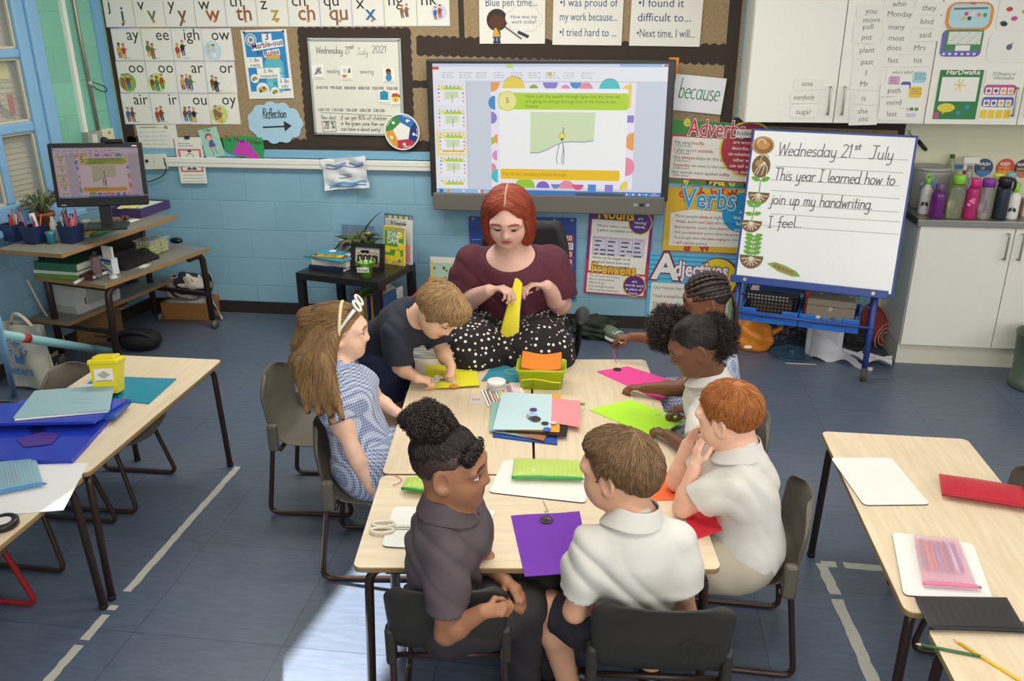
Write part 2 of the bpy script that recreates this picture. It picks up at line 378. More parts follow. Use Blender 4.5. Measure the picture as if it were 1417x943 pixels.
def floor_mat():
 m = bpy.data.materials.new('blue_vinyl_tiles'); m.use_nodes = True; nt = m.node_tree; L = nt.links; b = nt.nodes['Principled BSDF']
 tc = nt.nodes.new('ShaderNodeTexCoord')
 br = nt.nodes.new('ShaderNodeTexBrick'); L.new(tc.outputs['Object'], br.inputs['Vector']); br.offset = 0
 br.inputs['Scale'].default_value = 1; br.inputs['Brick Width'].default_value = .62; br.inputs['Row Height'].default_value = .62
 br.inputs['Mortar Size'].default_value = .0025; br.inputs['Color1'].default_value = lin('596478'); br.inputs['Color2'].default_value = lin('545f71'); br.inputs['Mortar'].default_value = lin('424b5b')
 mp = nt.nodes.new('ShaderNodeMapping'); mp.inputs['Scale'].default_value = (5, 34, 5); mp.inputs['Rotation'].default_value = (0, 0, .7); L.new(tc.outputs['Object'], mp.inputs[0])
 n = nt.nodes.new('ShaderNodeTexNoise'); n.inputs['Scale'].default_value = 1.5; n.inputs['Detail'].default_value = 9; n.inputs['Roughness'].default_value = .65; L.new(mp.outputs[0], n.inputs['Vector'])
 n2 = nt.nodes.new('ShaderNodeTexNoise'); n2.inputs['Scale'].default_value = 1.7; n2.inputs['Detail'].default_value = 7; L.new(tc.outputs['Object'], n2.inputs['Vector'])
 r = nt.nodes.new('ShaderNodeMapRange'); r.inputs[1].default_value = .25; r.inputs[2].default_value = .75; r.inputs[3].default_value = .78; r.inputs[4].default_value = 1.22; L.new(n.outputs['Fac'], r.inputs[0])
 mx = nt.nodes.new('ShaderNodeVectorMath'); mx.operation = 'SCALE'; L.new(br.outputs['Color'], mx.inputs[0]); L.new(r.outputs[0], mx.inputs['Scale'])
 ms = nt.nodes.new('ShaderNodeMix'); ms.data_type = 'RGBA'; rr = nt.nodes.new('ShaderNodeMapRange'); rr.inputs[1].default_value = .48; rr.inputs[2].default_value = .75; rr.inputs[3].default_value = 0; rr.inputs[4].default_value = .4
 L.new(n2.outputs['Fac'], rr.inputs[0]); L.new(rr.outputs[0], ms.inputs[0]); L.new(mx.outputs[0], ms.inputs[6]); ms.inputs[7].default_value = lin('66696c'); L.new(ms.outputs[2], b.inputs['Base Color'])
 r2 = nt.nodes.new('ShaderNodeMapRange'); r2.inputs[3].default_value = .22; r2.inputs[4].default_value = .48; L.new(n2.outputs['Fac'], r2.inputs[0]); L.new(r2.outputs[0], b.inputs['Roughness'])
 bp = nt.nodes.new('ShaderNodeBump'); bp.inputs['Strength'].default_value = .12; bp.inputs['Distance'].default_value = .003; L.new(n.outputs['Fac'], bp.inputs['Height']); L.new(bp.outputs[0], b.inputs['Normal'])
 return m
mb = MB(); mb.box((-.5, 1.9, -.03), (11, 10.5, .06), floor_mat()); struct('floor', mb)
mb = MB(); mb.poly([(-3.95, 6.43), (5, 6.43), (5, -3), (-5.3, -3)], M('f0efe8', .9, var=.02, scale=4), Fr((0, 0, CEIL), (1, 0, 0), (0, 1, 0)), .06, .06); struct('ceiling', mb)
mb = MB(); mb.box((-1.1, YW+.06, CEIL/2), (6.0, .12, CEIL), BLUE_WALL)
mb.box((3.4, YW+.06, CEIL/2), (3.0, .12, CEIL), CREAM_WALL); struct('wall_back', mb)
# left wall: blockwork with a big blue window frame let into it; it runs on past the camera, where an unseen slot is added to shape the sun patch
WIN_A0, WIN_A1, WIN_B0, WIN_B1 = -2.25, -.68, 1.0, 2.9
SUN_SLOT = [(-3.75, -2.85, 2.52, 2.90)]
mb = MB()
def wall_piece(a0, a1, b0, b1, m): mb.box(((a0+a1)/2, (b0+b1)/2, -.06), (a1-a0, b1-b0, .12), m, LF)
wall_piece(WIN_A1, 0, 1.0, CEIL, GREEN_WALL); wall_piece(WIN_A1, .0, 0, 1.0, BLUE_WALL_Y)
wall_piece(WIN_A0, WIN_A1, 0, WIN_B0, BLUE_WALL_Y); wall_piece(WIN_A0, WIN_A1, WIN_B1, CEIL, GREEN_WALL)
a_prev = WIN_A0
for a0, a1, b0, b1 in sorted(SUN_SLOT, reverse=True):
 wall_piece(a1, a_prev, 0, CEIL, BLUE_WALL_Y); wall_piece(a0, a1, 0, b0, BLUE_WALL_Y); wall_piece(a0, a1, b1, CEIL, BLUE_WALL_Y); a_prev = a0
wall_piece(-8.6, a_prev, 0, CEIL, BLUE_WALL_Y)
struct('wall_left', mb)
FRAME_BLUE = M('83b2d6', .4, bump=.1, scale=30); PUTTY = M('ccc3a4', .7)
win = tag(bpy.data.objects.new('window_1', None), kind='structure'); COL.objects.link(win); win.location = tuple(LF.p(WIN_A1, WIN_B0))
mb = MB()
for a0, a1, b0, b1, d in ((-.78, -.68, 1.0, 2.9, .05), (-.88, -.78, 1.0, 2.9, .03), (-2.25, -.88, 1.0, 1.13, .03), (-2.25, -.88, 2.6, 2.9, .03),
                          (-2.25, -.88, 1.58, 1.65, .02), (-2.25, -.88, 2.06, 2.12, .02), (-1.22, -1.16, 1.13, 2.6, .02), (-1.56, -1.50, 1.13, 2.6, .02)):
 mb.box(((a0+a1)/2, (b0+b1)/2, d/2-.03), (a1-a0, b1-b0, d+.06), FRAME_BLUE, LF, bev=.012)
mb.box((-1.5, .98, .04), (1.7, .05, .16), FRAME_BLUE, LF, bev=.01)
mb.build('window_frame', win)
mb = MB()
for a0, a1 in ((-1.16, -.88), (-1.50, -1.22)):
 for b0, b1 in ((1.13, 1.58), (1.65, 2.06), (2.12, 2.6)):
  for e in ((a0, a0+.014, b0, b1), (a1-.014, a1, b0, b1), (a0, a1, b0, b0+.014), (a0, a1, b1-.014, b1)):
   mb.box(((e[0]+e[1])/2, (e[2]+e[3])/2, -.012), (e[1]-e[0], e[3]-e[2], .02), PUTTY, LF)
mb.build('window_putty', win)
mb = MB(); mb.box((-1.44, 1.87, -.03), (1.2, 1.5, .006), M('dfe8e6', .05, alpha=.12), LF); mb.build('window_pane', win)
# what is seen through the panes: a blind and paper pictures stuck inside
bl = tag(bpy.data.objects.new('window_blind', None), kind='structure'); COL.objects.link(bl); bl.location = tuple(LF.p(-1.5, 1.1, -.09))
mb = MB()
mb.box((-1.5, 1.87, -.095), (1.5, 1.7, .004), M('c2b69c', .8, var=.06, scale=9), LF)
for k in range(44): mb.box((-1.5, 1.08+k*.036, -.088), (1.5, .004, .006), M('b5a98f', .8), LF)
mb.build('blind_fabric', bl)
mb = MB()
mb.poly([(-1.10, 2.26), (-.92, 2.34), (-.91, 2.5), (-1.06, 2.48)], M('a3332c', .7), LF, c=-.083, th=.002)
mb.poly([(-1.15, 2.12), (-.98, 2.14), (-1.06, 2.24), (-1.15, 2.26)], M('d8cf72', .7), LF, c=-.0835, th=.002)
mb.poly([(-1.1, 1.94), (-.9, 1.92), (-.9, 2.05), (-1.06, 2.05)], M('d5cd80', .7), LF, c=-.0835, th=.002)
mb.rect(-1.07, 1.83, .1, .17, M('4c4a40', .7), LF, c=-.083, th=.002); mb.disc(-1.07, 1.86, .03, M('8a5a48'), LF, c=-.0825)
mb.rect(-.93, 1.76, .04, .13, M('b84638', .7), LF, c=-.083, th=.002)
for k in range(3): mb.line([(-1.10+.03*k, 1.78), (-.98+.03*k, 1.67)], .006, M('555044'), LF, c=-.082)
mb.build('paper_pictures', bl)
DARKB = M('2b2522', .6)
mb = MB(); mb.box((-1.0, YW-.008, .05), (5.9, .016, .10), DARKB); struct('baseboard_back', mb)
mb = MB(); mb.box((-1.3, .05, .008), (2.6, .10, .016), DARKB, LF); struct('baseboard_left', mb)
def trunk_z(x): return 1.237
mb = MB(); mb.box((-2.2, YW-.02, 1.248), (2.85, .04, .075), M('e8e7dc', .4), bev=.006); mb.box((-2.2, YW-.022, 1.248), (2.85, .042, .004), M('c9c8bd', .5)); struct('trim_1', mb)
mb = MB(); mb.box((-2.1, YW-.012, 1.325), (3.65, .025, .06), M('7fb4d0', .45, var=.05, scale=12)); struct('trim_2', mb)
mb = MB(); mb.box((-.085, 1.9, .006), (.085, 2.6, .012), M('72a8cc', .5), LF); struct('trim_3', mb)
WF = Fr((0, YW, 0), (1, 0, 0), (0, 0, 1))   # back wall frame: a = x, b = z, n towards the room
def wq(px, py, off=0.): p = aty(px, py, YW-off); return p[0], p[2]
# pipes and sockets on the left wall
t = thing('cable_conduit', 'grey metal conduit pipe running down the green blockwork beside the white trunking', 'pipe', LF.p(-.30, 1.5))
mb = MB(); mb.tube([LF.p(-.32, CEIL-.02, .025), LF.p(-.31, 2.2, .025), LF.p(-.29, 1.52, .025)], .013, M('a09a8c', .4, .6)); mb.build('pipe', t)
mb = MB(); mb.ball(LF.p(-.30, 1.86, .035), (.02, .02, .018), M('b9b3a2')); mb.tube(bez(LF.p(-.30, 1.87, .05), LF.p(-.16, 1.82, .1), LF.p(-.19, 1.79, .06), 8)+bez(LF.p(-.19, 1.79, .06), LF.p(-.25, 1.8, .06), LF.p(-.30, 1.84, .05), 6), .004, M('2d2d2c')); mb.build('cord_clip', t)
mb = MB(); mb.box((-.42, (CEIL+1.5)/2, .015), (.035, CEIL-1.5, .03), M('e2e6da', .45), LF)
solo('wall_trunking', mb, 'narrow white plastic cable trunking on the green wall left of the conduit', 'trunking')
t = thing('wall_socket', 'grey metal socket box with black plug at the foot of the conduit above the monitor', 'socket', LF.p(-.33, 1.42))
mb = MB(); mb.box((-.37, 1.45, .03), (.15, .14, .06), M('a5a49c', .45, .3), LF, bev=.006); mb.box((-.385, 1.45, .062), (.05, .10, .006), M('cfd2cb'), LF); mb.build('socket_box', t)
mb = MB(); mb.box((-.21, 1.46, .02), (.13, .12, .04), M('d9d3b4'), LF, bev=.006); mb.disc(-.2, 1.49, .01, M('55564a'), LF, c=.041); mb.build('switch_plate', t)
mb = MB(); mb.lathe([(.03, 0), (.032, .02), (.022, .045), (0, .047)], M('191919', .5), LF.p(-.30, 1.44, .05), LF.n); mb.build('plug', t)
# worn floor lines
LINE = M('b9bab0', .7, var=.12, scale=40)
def floor_line(pts, w, name, label, breaks=()):
 mb = MB(); FF = Fr((0, 0, .0015), (1, 0, 0), (0, 1, 0))
 for p, q in zip(pts[:-1], pts[1:]):
  p = V(*p); q = V(*q); Ln = np.linalg.norm(q-p); n = int(Ln/.03); d = (q-p)/Ln; nn = V(-d[1], d[0])
  e1 = [w/2*(1+random.uniform(-.22, .1)) for _ in range(n+1)]; e2 = [w/2*(1+random.uniform(-.22, .1)) for _ in range(n+1)]
  for i in range(n):
   t = i/n*Ln
   if any(b0 < t < b1 for b0, b1 in breaks): continue
   a = p+d*(i/n*Ln); b = p+d*((i+1)/n*Ln)
   mb.poly([tuple(a-nn*e1[i]), tuple(b-nn*e1[i+1]), tuple(b+nn*e2[i+1]), tuple(a+nn*e2[i])], LINE, FF)
 o = solo(name, mb, label, 'floor marking'); return o
floor_line([(-2.03, 3.80), (-2.03, 1.9)], .04, 'floor_line', 'long worn pale painted line on the floor beside the left-hand tables', breaks=((1.08, 1.16), (1.2, 1.235), (1.38, 1.40)))
floor_line([(1.27, 3.295), (.945, 3.295), (.995, 2.4)], .05, 'floor_line', 'worn pale painted corner line on the floor under the right-hand tables', breaks=((.21, .24),))
# TABLES AND CHAIRS
def beech():
 m = bpy.data.materials.new('beech_laminate'); m.use_nodes = True; nt = m.node_tree; L = nt.links; b = nt.nodes['Principled BSDF']
 tc = nt.nodes.new('ShaderNodeTexCoord'); mp = nt.nodes.new('ShaderNodeMapping'); mp.inputs['Scale'].default_value = (2.2, 26, 6); L.new(tc.outputs['Object'], mp.inputs[0])
 n = nt.nodes.new('ShaderNodeTexNoise'); n.inputs['Scale'].default_value = 2; n.inputs['Detail'].default_value = 6; n.inputs['Distortion'].default_value = .4; L.new(mp.outputs[0], n.inputs['Vector'])
 cr = nt.nodes.new('ShaderNodeValToRGB'); cr.color_ramp.elements[0].color = lin('d6c1a0'); cr.color_ramp.elements[0].position = .25
 cr.color_ramp.elements[1].color = lin('e6d6bb'); cr.color_ramp.elements[1].position = .75
 L.new(n.outputs['Fac'], cr.inputs[0]); L.new(cr.outputs[0], b.inputs['Base Color']); b.inputs['Roughness'].default_value = .38
 return m
BEECH = beech(); EDGE = M('8c7550', .6); TUBE = M('3d2e28', .35, .3); EDGE2 = M('b89d70', .6)
TH = .62
def table(label, loc, rz, L=1.19, W=.59, group='beech classroom tables'):
 t = thing('classroom_table', label, 'table', loc, group, rz)
 mb = MB(); F = Fr((0, 0, TH), (1, 0, 0), (0, 1, 0))
 mb.rrect(0, 0, L, W, .028, BEECH, F, 0, .005, EDGE2); mb.rrect(0, 0, L, W, .028, EDGE, F, -.005, .015, EDGE)
 build_local(mb, 'table_top', t)
 mb = MB()
 x, y = L/2-.05, W/2-.045
 for sy in (-1, 1): mb.box((0, sy*y, TH-.035), (2*x-.1, .022, .03), TUBE)
 for sx in (-1, 1): mb.box((sx*x, 0, TH-.035), (.022, 2*y-.1, .03), TUBE)
 build_local(mb, 'frame', t)
 for sx in (-1, 1):
  for sy in (-1, 1):
   mb = MB(); X, Y = sx*(L/2-.035), sy*(W/2-.03)
   mb.tube(fillet([(X-sx*.12, Y-sy*.05, TH-.035), (X-sx*.01, Y-sy*.004, TH-.035), (X+sx*.012, Y+sy*.005, .012)], .07, 6), .0155, TUBE, 10)
   mb.lathe([(.0165, 0), (.0175, .02), (.0165, .022)], M('1d1a18', .7), (X+sx*.012, Y+sy*.005, 0), seg=10)
   build_local(mb, 'leg', t)
 return t
def build_local(mb, name, parent):
 o = mb.build(name, loc=(0, 0, 0)); o.parent = parent; o.location = (0, 0, 0); return o
TX0, TY0, TANG = -.227, 2.2475, .1202
_tc, _ts = math.cos(TANG), math.sin(TANG)
def tp(a, b, z=0.): return V(TX0+a*_tc-b*_ts, TY0+a*_ts+b*_tc, TH+z)
TBL = Fr(tp(0, 0), (_tc, _ts, 0), (-_ts, _tc, 0))        # main table surface frame
def on_table(px, py, z=0.):
 """coordinates on the main table's surface of the point seen at a pixel"""
 p = atz(px, py, TH+z)[:2]-V(TX0, TY0); return p[0]*_tc+p[1]*_ts, -p[0]*_ts+p[1]*_tc
table('beech table nearest the camera, set crosswise with the boys in polo shirts along it', tp(0, .3)*V(1, 1, 0), TANG)
table('beech table of the middle cluster beside the girl in the gingham dress', tp(-.3, 1.203)*V(1, 1, 0), TANG+PI/2)
table('beech table of the middle cluster in front of the girls with black hair', tp(.3, 1.203)*V(1, 1, 0), TANG+PI/2)
table('beech table on the left carrying the blue folders and the yellow tub', (-2.34, 3.23, 0), PI/2+.01)
table('beech table at the left edge with the blue mesh pencil case on it', (-2.335, 2.03, 0), PI/2)
table('beech table on the right with the red pencil case', (1.18, 2.775, 0), PI/2)
_p = atz(1293, 878, TH)
table('beech table in the right foreground with the loose pencils', (_p[0]+.295, _p[1]-.56, 0), PI/2+.02)
def chair_shell(w, rnd, top, m):
 prof = [(.205, .352), (.195, .376), (.16, .386), (.06, .380), (-.06, .376), (-.13, .384), (-.172, .410), (-.196, .46), (-.203, .53), (-.210, .60), (-.222, top-.02), (-.230, top)]
 P = np.array(prof); d = np.r_[0, np.cumsum(np.linalg.norm(np.diff(P, axis=0), axis=1))]; d /= d[-1]
 nt_, nu = 30, 14
 ts = np.linspace(0, 1, nt_+1); Y = np.interp(ts, d, P[:, 0]); Z = np.interp(ts, d, P[:, 1])
 back0 = d[6]
 vs = []
 for i, t in enumerate(ts):
  if t < back0: hw = w*(.94 + .06*math.cos(PI*(t/back0)))*.98
  else: hw = w*(.94+.08*math.sin(PI*.5*(t-back0)/(1-back0)))
  # corner rounding at the front lip and at the top
  for e, r in ((t, .05), (1-t, rnd)):
   L_ = e*1.0
   if L_ < r: hw *= (1-.62*(1-L_/r)**2.2) if rnd > .1 else (1-.28*(1-L_/r)**2)
  for j in range(nu+1):
   s = -1+2*j/nu
   curve = .022*(1-s*s) if t < back0 else 0
   y = Y[i] - (0 if t < back0 else .026*(1-s*s)*min(1, (t-back0)*5)); z = Z[i] - (curve*.6 if t < back0*.95 else 0)
   if t > back0*.9 and abs(s) > .86: y += .012
   vs.append((s*hw, y, z))
 mb = MB(); mb.add(vs, [(i*(nu+1)+j, i*(nu+1)+j+1, (i+1)*(nu+1)+j+1, (i+1)*(nu+1)+j) for i in range(nt_) for j in range(nu)], m, True)
 return mb
def make_chair(label, loc, rz, m, tube, rnd=.14, top=.685, w=.205):
 t = thing('school_chair', label, 'chair', (loc[0], loc[1], 0), 'moulded plastic school chairs', rz-PI/2)
 o = build_local(chair_shell(w, rnd, top, m), 'seat_shell', t)
 md = o.modifiers.new('s', 'SOLIDIFY'); md.thickness = .009; md.offset = 0
 md = o.modifiers.new('b', 'SUBSURF'); md.levels = 1; md.render_levels = 1
 for s in (-1, 1):
  mb = MB(); mb.box((s*(w-.008), -.175, .425), (.034, .05, .14), m, bev=.012); build_local(mb, 'leg_socket', t)
 for s in (-1, 1):
  mb = MB(); x = s*(w-.012)
  mb.tube(fillet([(x, -.18, .44), (x, -.185, .36), (x*1.02, -.23, .013), (x*1.02, .185, .013), (x*.86, .10, .352), (x*.4, .08, .356)], .045, 5), .0115, tube, 10)
  build_local(mb, 'leg', t)
 for y, z, r in ((.10, .352, .0105), (-.15, .356, .0105)) + (((-.21, .19, .009),) if rnd < .1 else ()):
  mb = MB(); mb.tube([(-(w-.02), y, z), (w-.02, y, z)], r, tube, 8); build_local(mb, 'stretcher', t)
 return t
SH_G = M('615c51', .5, bump=.25, scale=350, bdist=.001); SH_B = M('2f2d2a', .5, bump=.3, scale=350, bdist=.001)
CH_BOY = make_chair('black school chair with the scratched back under the boy in the white polo', (.155, 2.26), PI/2+.07, SH_B, TUBE, rnd=.07, top=.69, w=.212)
_mb = MB(); F_ = Fr((.09, -.236, .555), (1, 0, 0), (0, -.1, 1)); [_mb.line(bez((x, -.03), (x-.03+.02*k, .02), (x+.03, .03-.02*k), 6), .0022, M('171615', .8), F_, .006) for k, x in enumerate((-.03, -.01, .02, .03))]; build_local(_mb, 'scratches', CH_BOY)
CH_DARK = make_chair('black school chair under the boy in the dark polo with curly hair', (-.515, 2.27), PI/2+.14, SH_B, TUBE, rnd=.07, top=.68, w=.19)
CH_GINGER = make_chair('grey school chair under the boy with ginger hair', (.47, 2.76), PI-.03, SH_G, TUBE)
CH_PUFF = make_chair('grey school chair behind the girl with two hair puffs', (.42, 3.42), PI+.1, SH_G, TUBE, top=.66)
CH_GIRL = make_chair('grey school chair under the girl in the gingham dress', (-1.02, 3.12), .12, SH_G, TUBE)
CH_EMPTY = make_chair('empty grey school chair behind the girl in the gingham dress', (-1.44, 3.58), .05, SH_G, TUBE, top=.70)
make_chair('grey school chair tucked in beside the stack of blue folders', (-2.50, 3.48), .02, SH_G, TUBE)
make_chair('grey school chair at the left picture edge beside the dark blue folder', (-2.55, 3.0), -.02, SH_G, TUBE)
make_chair('school chair with a red tube frame at the left edge table', (-2.53, 2.38), .0, SH_G, M('a3262a', .4, .2))
make_chair('school chair pushed under the right table beneath the black pencil case', (1.36, 2.95), PI-.04, SH_G, TUBE)
# THINGS ON THE WALLS
INK = M('2e2c2c', .8); WHITE = M('eeede4', .75); PAPER = M('e9e7dc', .85, bump=.1, scale=40); BORDER = M('3a2f28', .85, var=.08, scale=30)
def hessian():
 m = bpy.data.materials.new('hessian'); m.use_nodes = True; nt = m.node_tree; L = nt.links; b = nt.nodes['Principled BSDF']
 tc = nt.nodes.new('ShaderNodeTexCoord'); cols = []
 for sc in ((220, 1, 30), (30, 1, 220)):
  mp = nt.nodes.new('ShaderNodeMapping'); mp.inputs['Scale'].default_value = sc; L.new(tc.outputs['Object'], mp.inputs[0])
  n = nt.nodes.new('ShaderNodeTexNoise'); n.inputs['Scale'].default_value = 1; n.inputs['Detail'].default_value = 3; L.new(mp.outputs[0], n.inputs['Vector']); cols.append(n)
 a = nt.nodes.new('ShaderNodeMath'); a.operation = 'ADD'; L.new(cols[0].outputs['Fac'], a.inputs[0]); L.new(cols[1].outputs['Fac'], a.inputs[1])
 cr = nt.nodes.new('ShaderNodeValToRGB'); cr.color_ramp.elements[0].color = lin('7a6648'); cr.color_ramp.elements[0].position = .3; cr.color_ramp.elements[1].color = lin('b39d78'); cr.color_ramp.elements[1].position = .7
 h = nt.nodes.new('ShaderNodeMath'); h.operation = 'MULTIPLY'; h.inputs[1].default_value = .5; L.new(a.outputs[0], h.inputs[0]); L.new(h.outputs[0], cr.inputs[0]); L.new(cr.outputs[0], b.inputs['Base Color'])
 bp = nt.nodes.new('ShaderNodeBump'); bp.inputs['Strength'].default_value = .6; bp.inputs['Distance'].default_value = .003; L.new(h.outputs[0], bp.inputs['Height']); L.new(bp.outputs[0], b.inputs['Normal'])
 b.inputs['Roughness'].default_value = .95
 return m
HESS = hessian()
def scallop(mb, a0, b0, a1, b1, w, c, fr, sides='both', pitch=.062):
 """black paper border with a wavy edge between two points, drawn on a wall frame"""
 mb.k += 40; c += mb.k*5e-6; d = V(a1-a0, b1-b0); L_ = np.linalg.norm(d); d /= L_; n = V(-d[1], d[0]); k = max(1, round(L_/pitch))
 A = []; B = []; m = k*6
 for i in range(m+1):
  t = i/m; wv = .5*w*(1+.22*abs(math.sin(PI*k*t))-.1)
  wl = wv if sides in ('both', 'l') else w*.5; wr = wv if sides in ('both', 'r') else w*.5
  p = V(a0, b0)+d*L_*t; A.append(p+n*wl); B.append(p-n*wr)
 vs = [fr.p(x, y, c) for x, y in A]+[fr.p(x, y, c) for x, y in B]
 mb.add(vs, [(i, i+m+1, i+m+2, i+1) for i in range(m)], BORDER)
board = thing('display_board', 'brown hessian display board with black scalloped borders across the back wall', 'display board', (-1.4, YW, 1.35))
mb = MB(); mb.box((-1.595, YW-.007, 2.18), (4.71, .012, 1.66), HESS); mb.box((1.335, YW-.007, 1.48), (1.15, .012, .26), HESS); mb.build('hessian_panel', board)
BZ0 = 1.355
def border(a0, b0, a1, b1, w, sides, c=.0135):
 mb = MB(); scallop(mb, a0, b0, a1, b1, w, c, WF, sides); mb.build('border', board)
xl0, _ = wq(160, 100, .01); xr, _ = wq(1016, 60, .01)
border(-3.895, BZ0, -3.895, 2.95, .10, 'none')
_x, _z = wq(175, 215); _x2, _z2 = wq(700, 200)
border(-3.92, BZ0+.03, -1.3, BZ0+.03, .10, 'l')
border(xr-.012, 1.3, xr-.012, 2.95, .085, 'none')
x1, z1 = wq(577, 65); x2, z2 = wq(1018, 75); border(x1, z1+.01, x2, z2-.005, .13, 'both', .014)
x1, z1 = wq(637, 0); x2, z2 = wq(640, 62); border(x1, z1+.5, x2, z2, .04, 'none', .0142)
x1, z1 = wq(567, 116); x2, z2 = wq(600, 117); border(x1-.05, z1, x2+.1, z2, .05, 'both', .0141)
border(.75, 1.605, 1.90, 1.575, .05, 'none', .0143); border(1.905, 1.30, 1.905, 1.7, .045, 'none', .0144)
def corners(pts, off):
 """a wall frame centred on a paper seen with these four corners (tl, tr, br, bl), and its size"""
 q = [V(*wq(*p, off)) for p in pts]; c = sum(q)/4; u = (q[1]-q[0]+q[2]-q[3])/2; v = (q[0]-q[3]+q[1]-q[2])/2
 w, h = np.linalg.norm(u), np.linalg.norm(v)
 rot = math.atan2(u[1], u[0])
 return WF.at(c[0], c[1], off, rot), w, h
def scrib(mb, fr, a, b, w, n, lh, m, c=.0009, hgt=.35, seed=0):
 """rows of tiny word-like marks, for print too small to read"""
 r = random.Random(seed)
 for i in range(n):
  x = a; y = b-i*lh
  while x < a+w*(.75+.25*r.random()):
   l = lh*r.uniform(.5, 1.8); mb.poly([(x, y), (x+l, y), (x+l, y+lh*hgt), (x, y+lh*hgt)], m, fr, c); x += l+lh*.4
def doodle(mb, fr, a, b, s, cols, seed, halo=None):
 """a little printed picture: figures with heads, bodies and feet"""
 r = random.Random(seed)
 if halo: mb.disc(a, b, s*.56, M(halo, .8), fr, .0008, seg=14)
 for k in range(r.choice((2, 2, 3))):
  x = a+s*(-.28+.28*k)+r.uniform(-.05, .05)*s; y = b+r.uniform(-.12, .12)*s; c = .001+.0001*k
  pk = [M(r.choice(cols), .8) for _ in range(4)]
  mb.poly([(x-.13*s, y-.1*s), (x-.05*s, y-.45*s), (x+.02*s, y-.45*s), (x+.0*s, y-.1*s)], pk[1], fr, c)
  mb.poly([(x+.02*s, y-.1*s), (x+.06*s, y-.43*s), (x+.15*s, y-.43*s), (x+.12*s, y-.1*s)], pk[1], fr, c+.00005)
  mb.disc(x, y+.04*s, .15*s, pk[0], fr, c+.0001, ry=.2*s, seg=10); mb.disc(x+.02*s, y+.32*s, .10*s, M(r.choice(('e0b491', 'a8744c', 'd9a27e')), .8), fr, c+.00015, seg=10)
  mb.disc(x+.02*s, y+.37*s, .11*s, pk[2], fr, c+.0002, a0=10, a1=170, seg=8, ry=.09*s)
  mb.line([(x+.1*s, y+.1*s), (x+.25*s, y+r.uniform(-.1, .2)*s)], .05*s, pk[0], fr, c+.0002)
DCOL = ('7a4a2c', '4e7f3a', 'b5472f', '3f6aa0', 'd2a640', '6b5a8e', '2d2d2d', '8f6b4b')
CARDM = PAPER
EDGES = ('d6d3e6', 'e6e0bd', 'cfe0e6', 'dcd6e6')
# top row of letter cards
xa, za = wq(147, 37, .02); xb, zb = wq(623, 37, .02); TRW = (xb-xa)/11
TOP = ['j', 'v', 'y', 'w', 'th', 'z', 'ch', 'qu', 'x', 'ng', 'nk']
for i, s_ in enumerate(TOP):
 mb = MB(); fr = WF.at(xa+TRW*(i+.5), (za+zb)/2+.175, .018); w, h = TRW*.99, .35
 mb.rect(0, 0, w, h, CARDM, fr, 0, .0015);
 for e in ((0, -h/2+.006, w, .006), (-w/2+.004, 0, .005, h), (w/2-.004, 0, .005, h)): mb.rect(*e, M(EDGES[i % 4], .8), fr, .0004)
 mb.text(s_, -w*.36, -.055+(.02 if len(s_) > 1 else 0), .125, INK, fr, align='l', maxw=w*.6)
 c_ = ('3c5a78', '6f7d55', '7a5a46', 'a05a34', '8a5a3a', 'b79a4a', '9a6a3e', '8a6a4a', '3f6fa0', '7a5a3a', '5a6a9a')[i]
 if s_ in ('ng', 'nk'): doodle(mb, fr, w*.18, -.08, .1, DCOL, i+50, 'c8d2e6' if s_ == 'nk' else None)
 else: mb.text(s_, w*.08, -.13, .15, M(c_, .8), fr, bold=.012, maxw=w*.62); mb.disc(w*.12, -.135, .012, M('c98a5a'), fr, .0012, seg=8)
 solo('phonics_card', mb, "white phonics card lettered '%s' in the top row of the display" % s_, 'phonics card', 'phonics cards in the top row')
# the grid of twelve picture cards
g0 = V(*wq(152.4, 38.6, .02)); g1 = V(*wq(320, 39.1, .02)); g2 = V(*wq(333, 172.6, .02)); g3 = V(*wq(173, 172.3, .02))
GRID = [['ay', 'ee', 'igh', 'ow'], ['oo', 'oo', 'ar', 'or'], ['air', 'ir', 'ou', 'oy']]
HALO = {(0, 3): 'bfdbe0', (1, 0): '8fae4c', (1, 1): 'c6dc78', (2, 3): 'c6d67a'}
for r_ in range(3):
 for c_ in range(4):
  def cp(u, v): return (g0*(1-u)+g1*u)*(1-v)+(g3*(1-u)+g2*u)*v
  cc = cp((c_+.5)/4, (r_+.5)/3); w = np.linalg.norm(cp((c_+1)/4, (r_+.5)/3)-cp(c_/4, (r_+.5)/3))*.99; h = np.linalg.norm(cp((c_+.5)/4, (r_+1)/3)-cp((c_+.5)/4, r_/3))*.985
  fr = WF.at(cc[0], cc[1], .018+.0004*((r_+c_) % 2), random.uniform(-.012, .012)); mb = MB(); s_ = GRID[r_][c_]
  mb.rect(0, 0, w, h, CARDM, fr, 0, .0015); e_ = M(EDGES[(r_+c_) % 4], .8)
  for e in ((0, -h/2+.006, w, .006), (0, h/2-.006, w, .006), (-w/2+.004, 0, .005, h), (w/2-.004, 0, .005, h)): mb.rect(*e, e_, fr, .0004)
  mb.text(s_, w*.43, h*.14, .118, INK, fr, align='r', maxw=w*.6)
  doodle(mb, fr, -w*.19, -h*.17, .125, DCOL if (r_, c_) != (0, 3) else ('e8ecec', 'cfd8dc', 'bfc8cc'), r_*4+c_, HALO.get((r_, c_)))
  mb.rect(-w*.1, -h*.42, w*.22, .004, M('9a9a94'), fr, .0006)
  lab = "phonics card '%s' with a small coloured picture, in the grid above the monitor" % s_
  if s_ == 'oo': lab = "phonics card 'oo' with a picture on a pale green disc, next to 'ar'"
  if s_ == 'oo' and c_ == 0: lab = "phonics card 'oo' with a picture on a dark green round, below 'ay'"
  solo('phonics_card', mb, lab, 'phonics card', 'phonics cards in the grid')
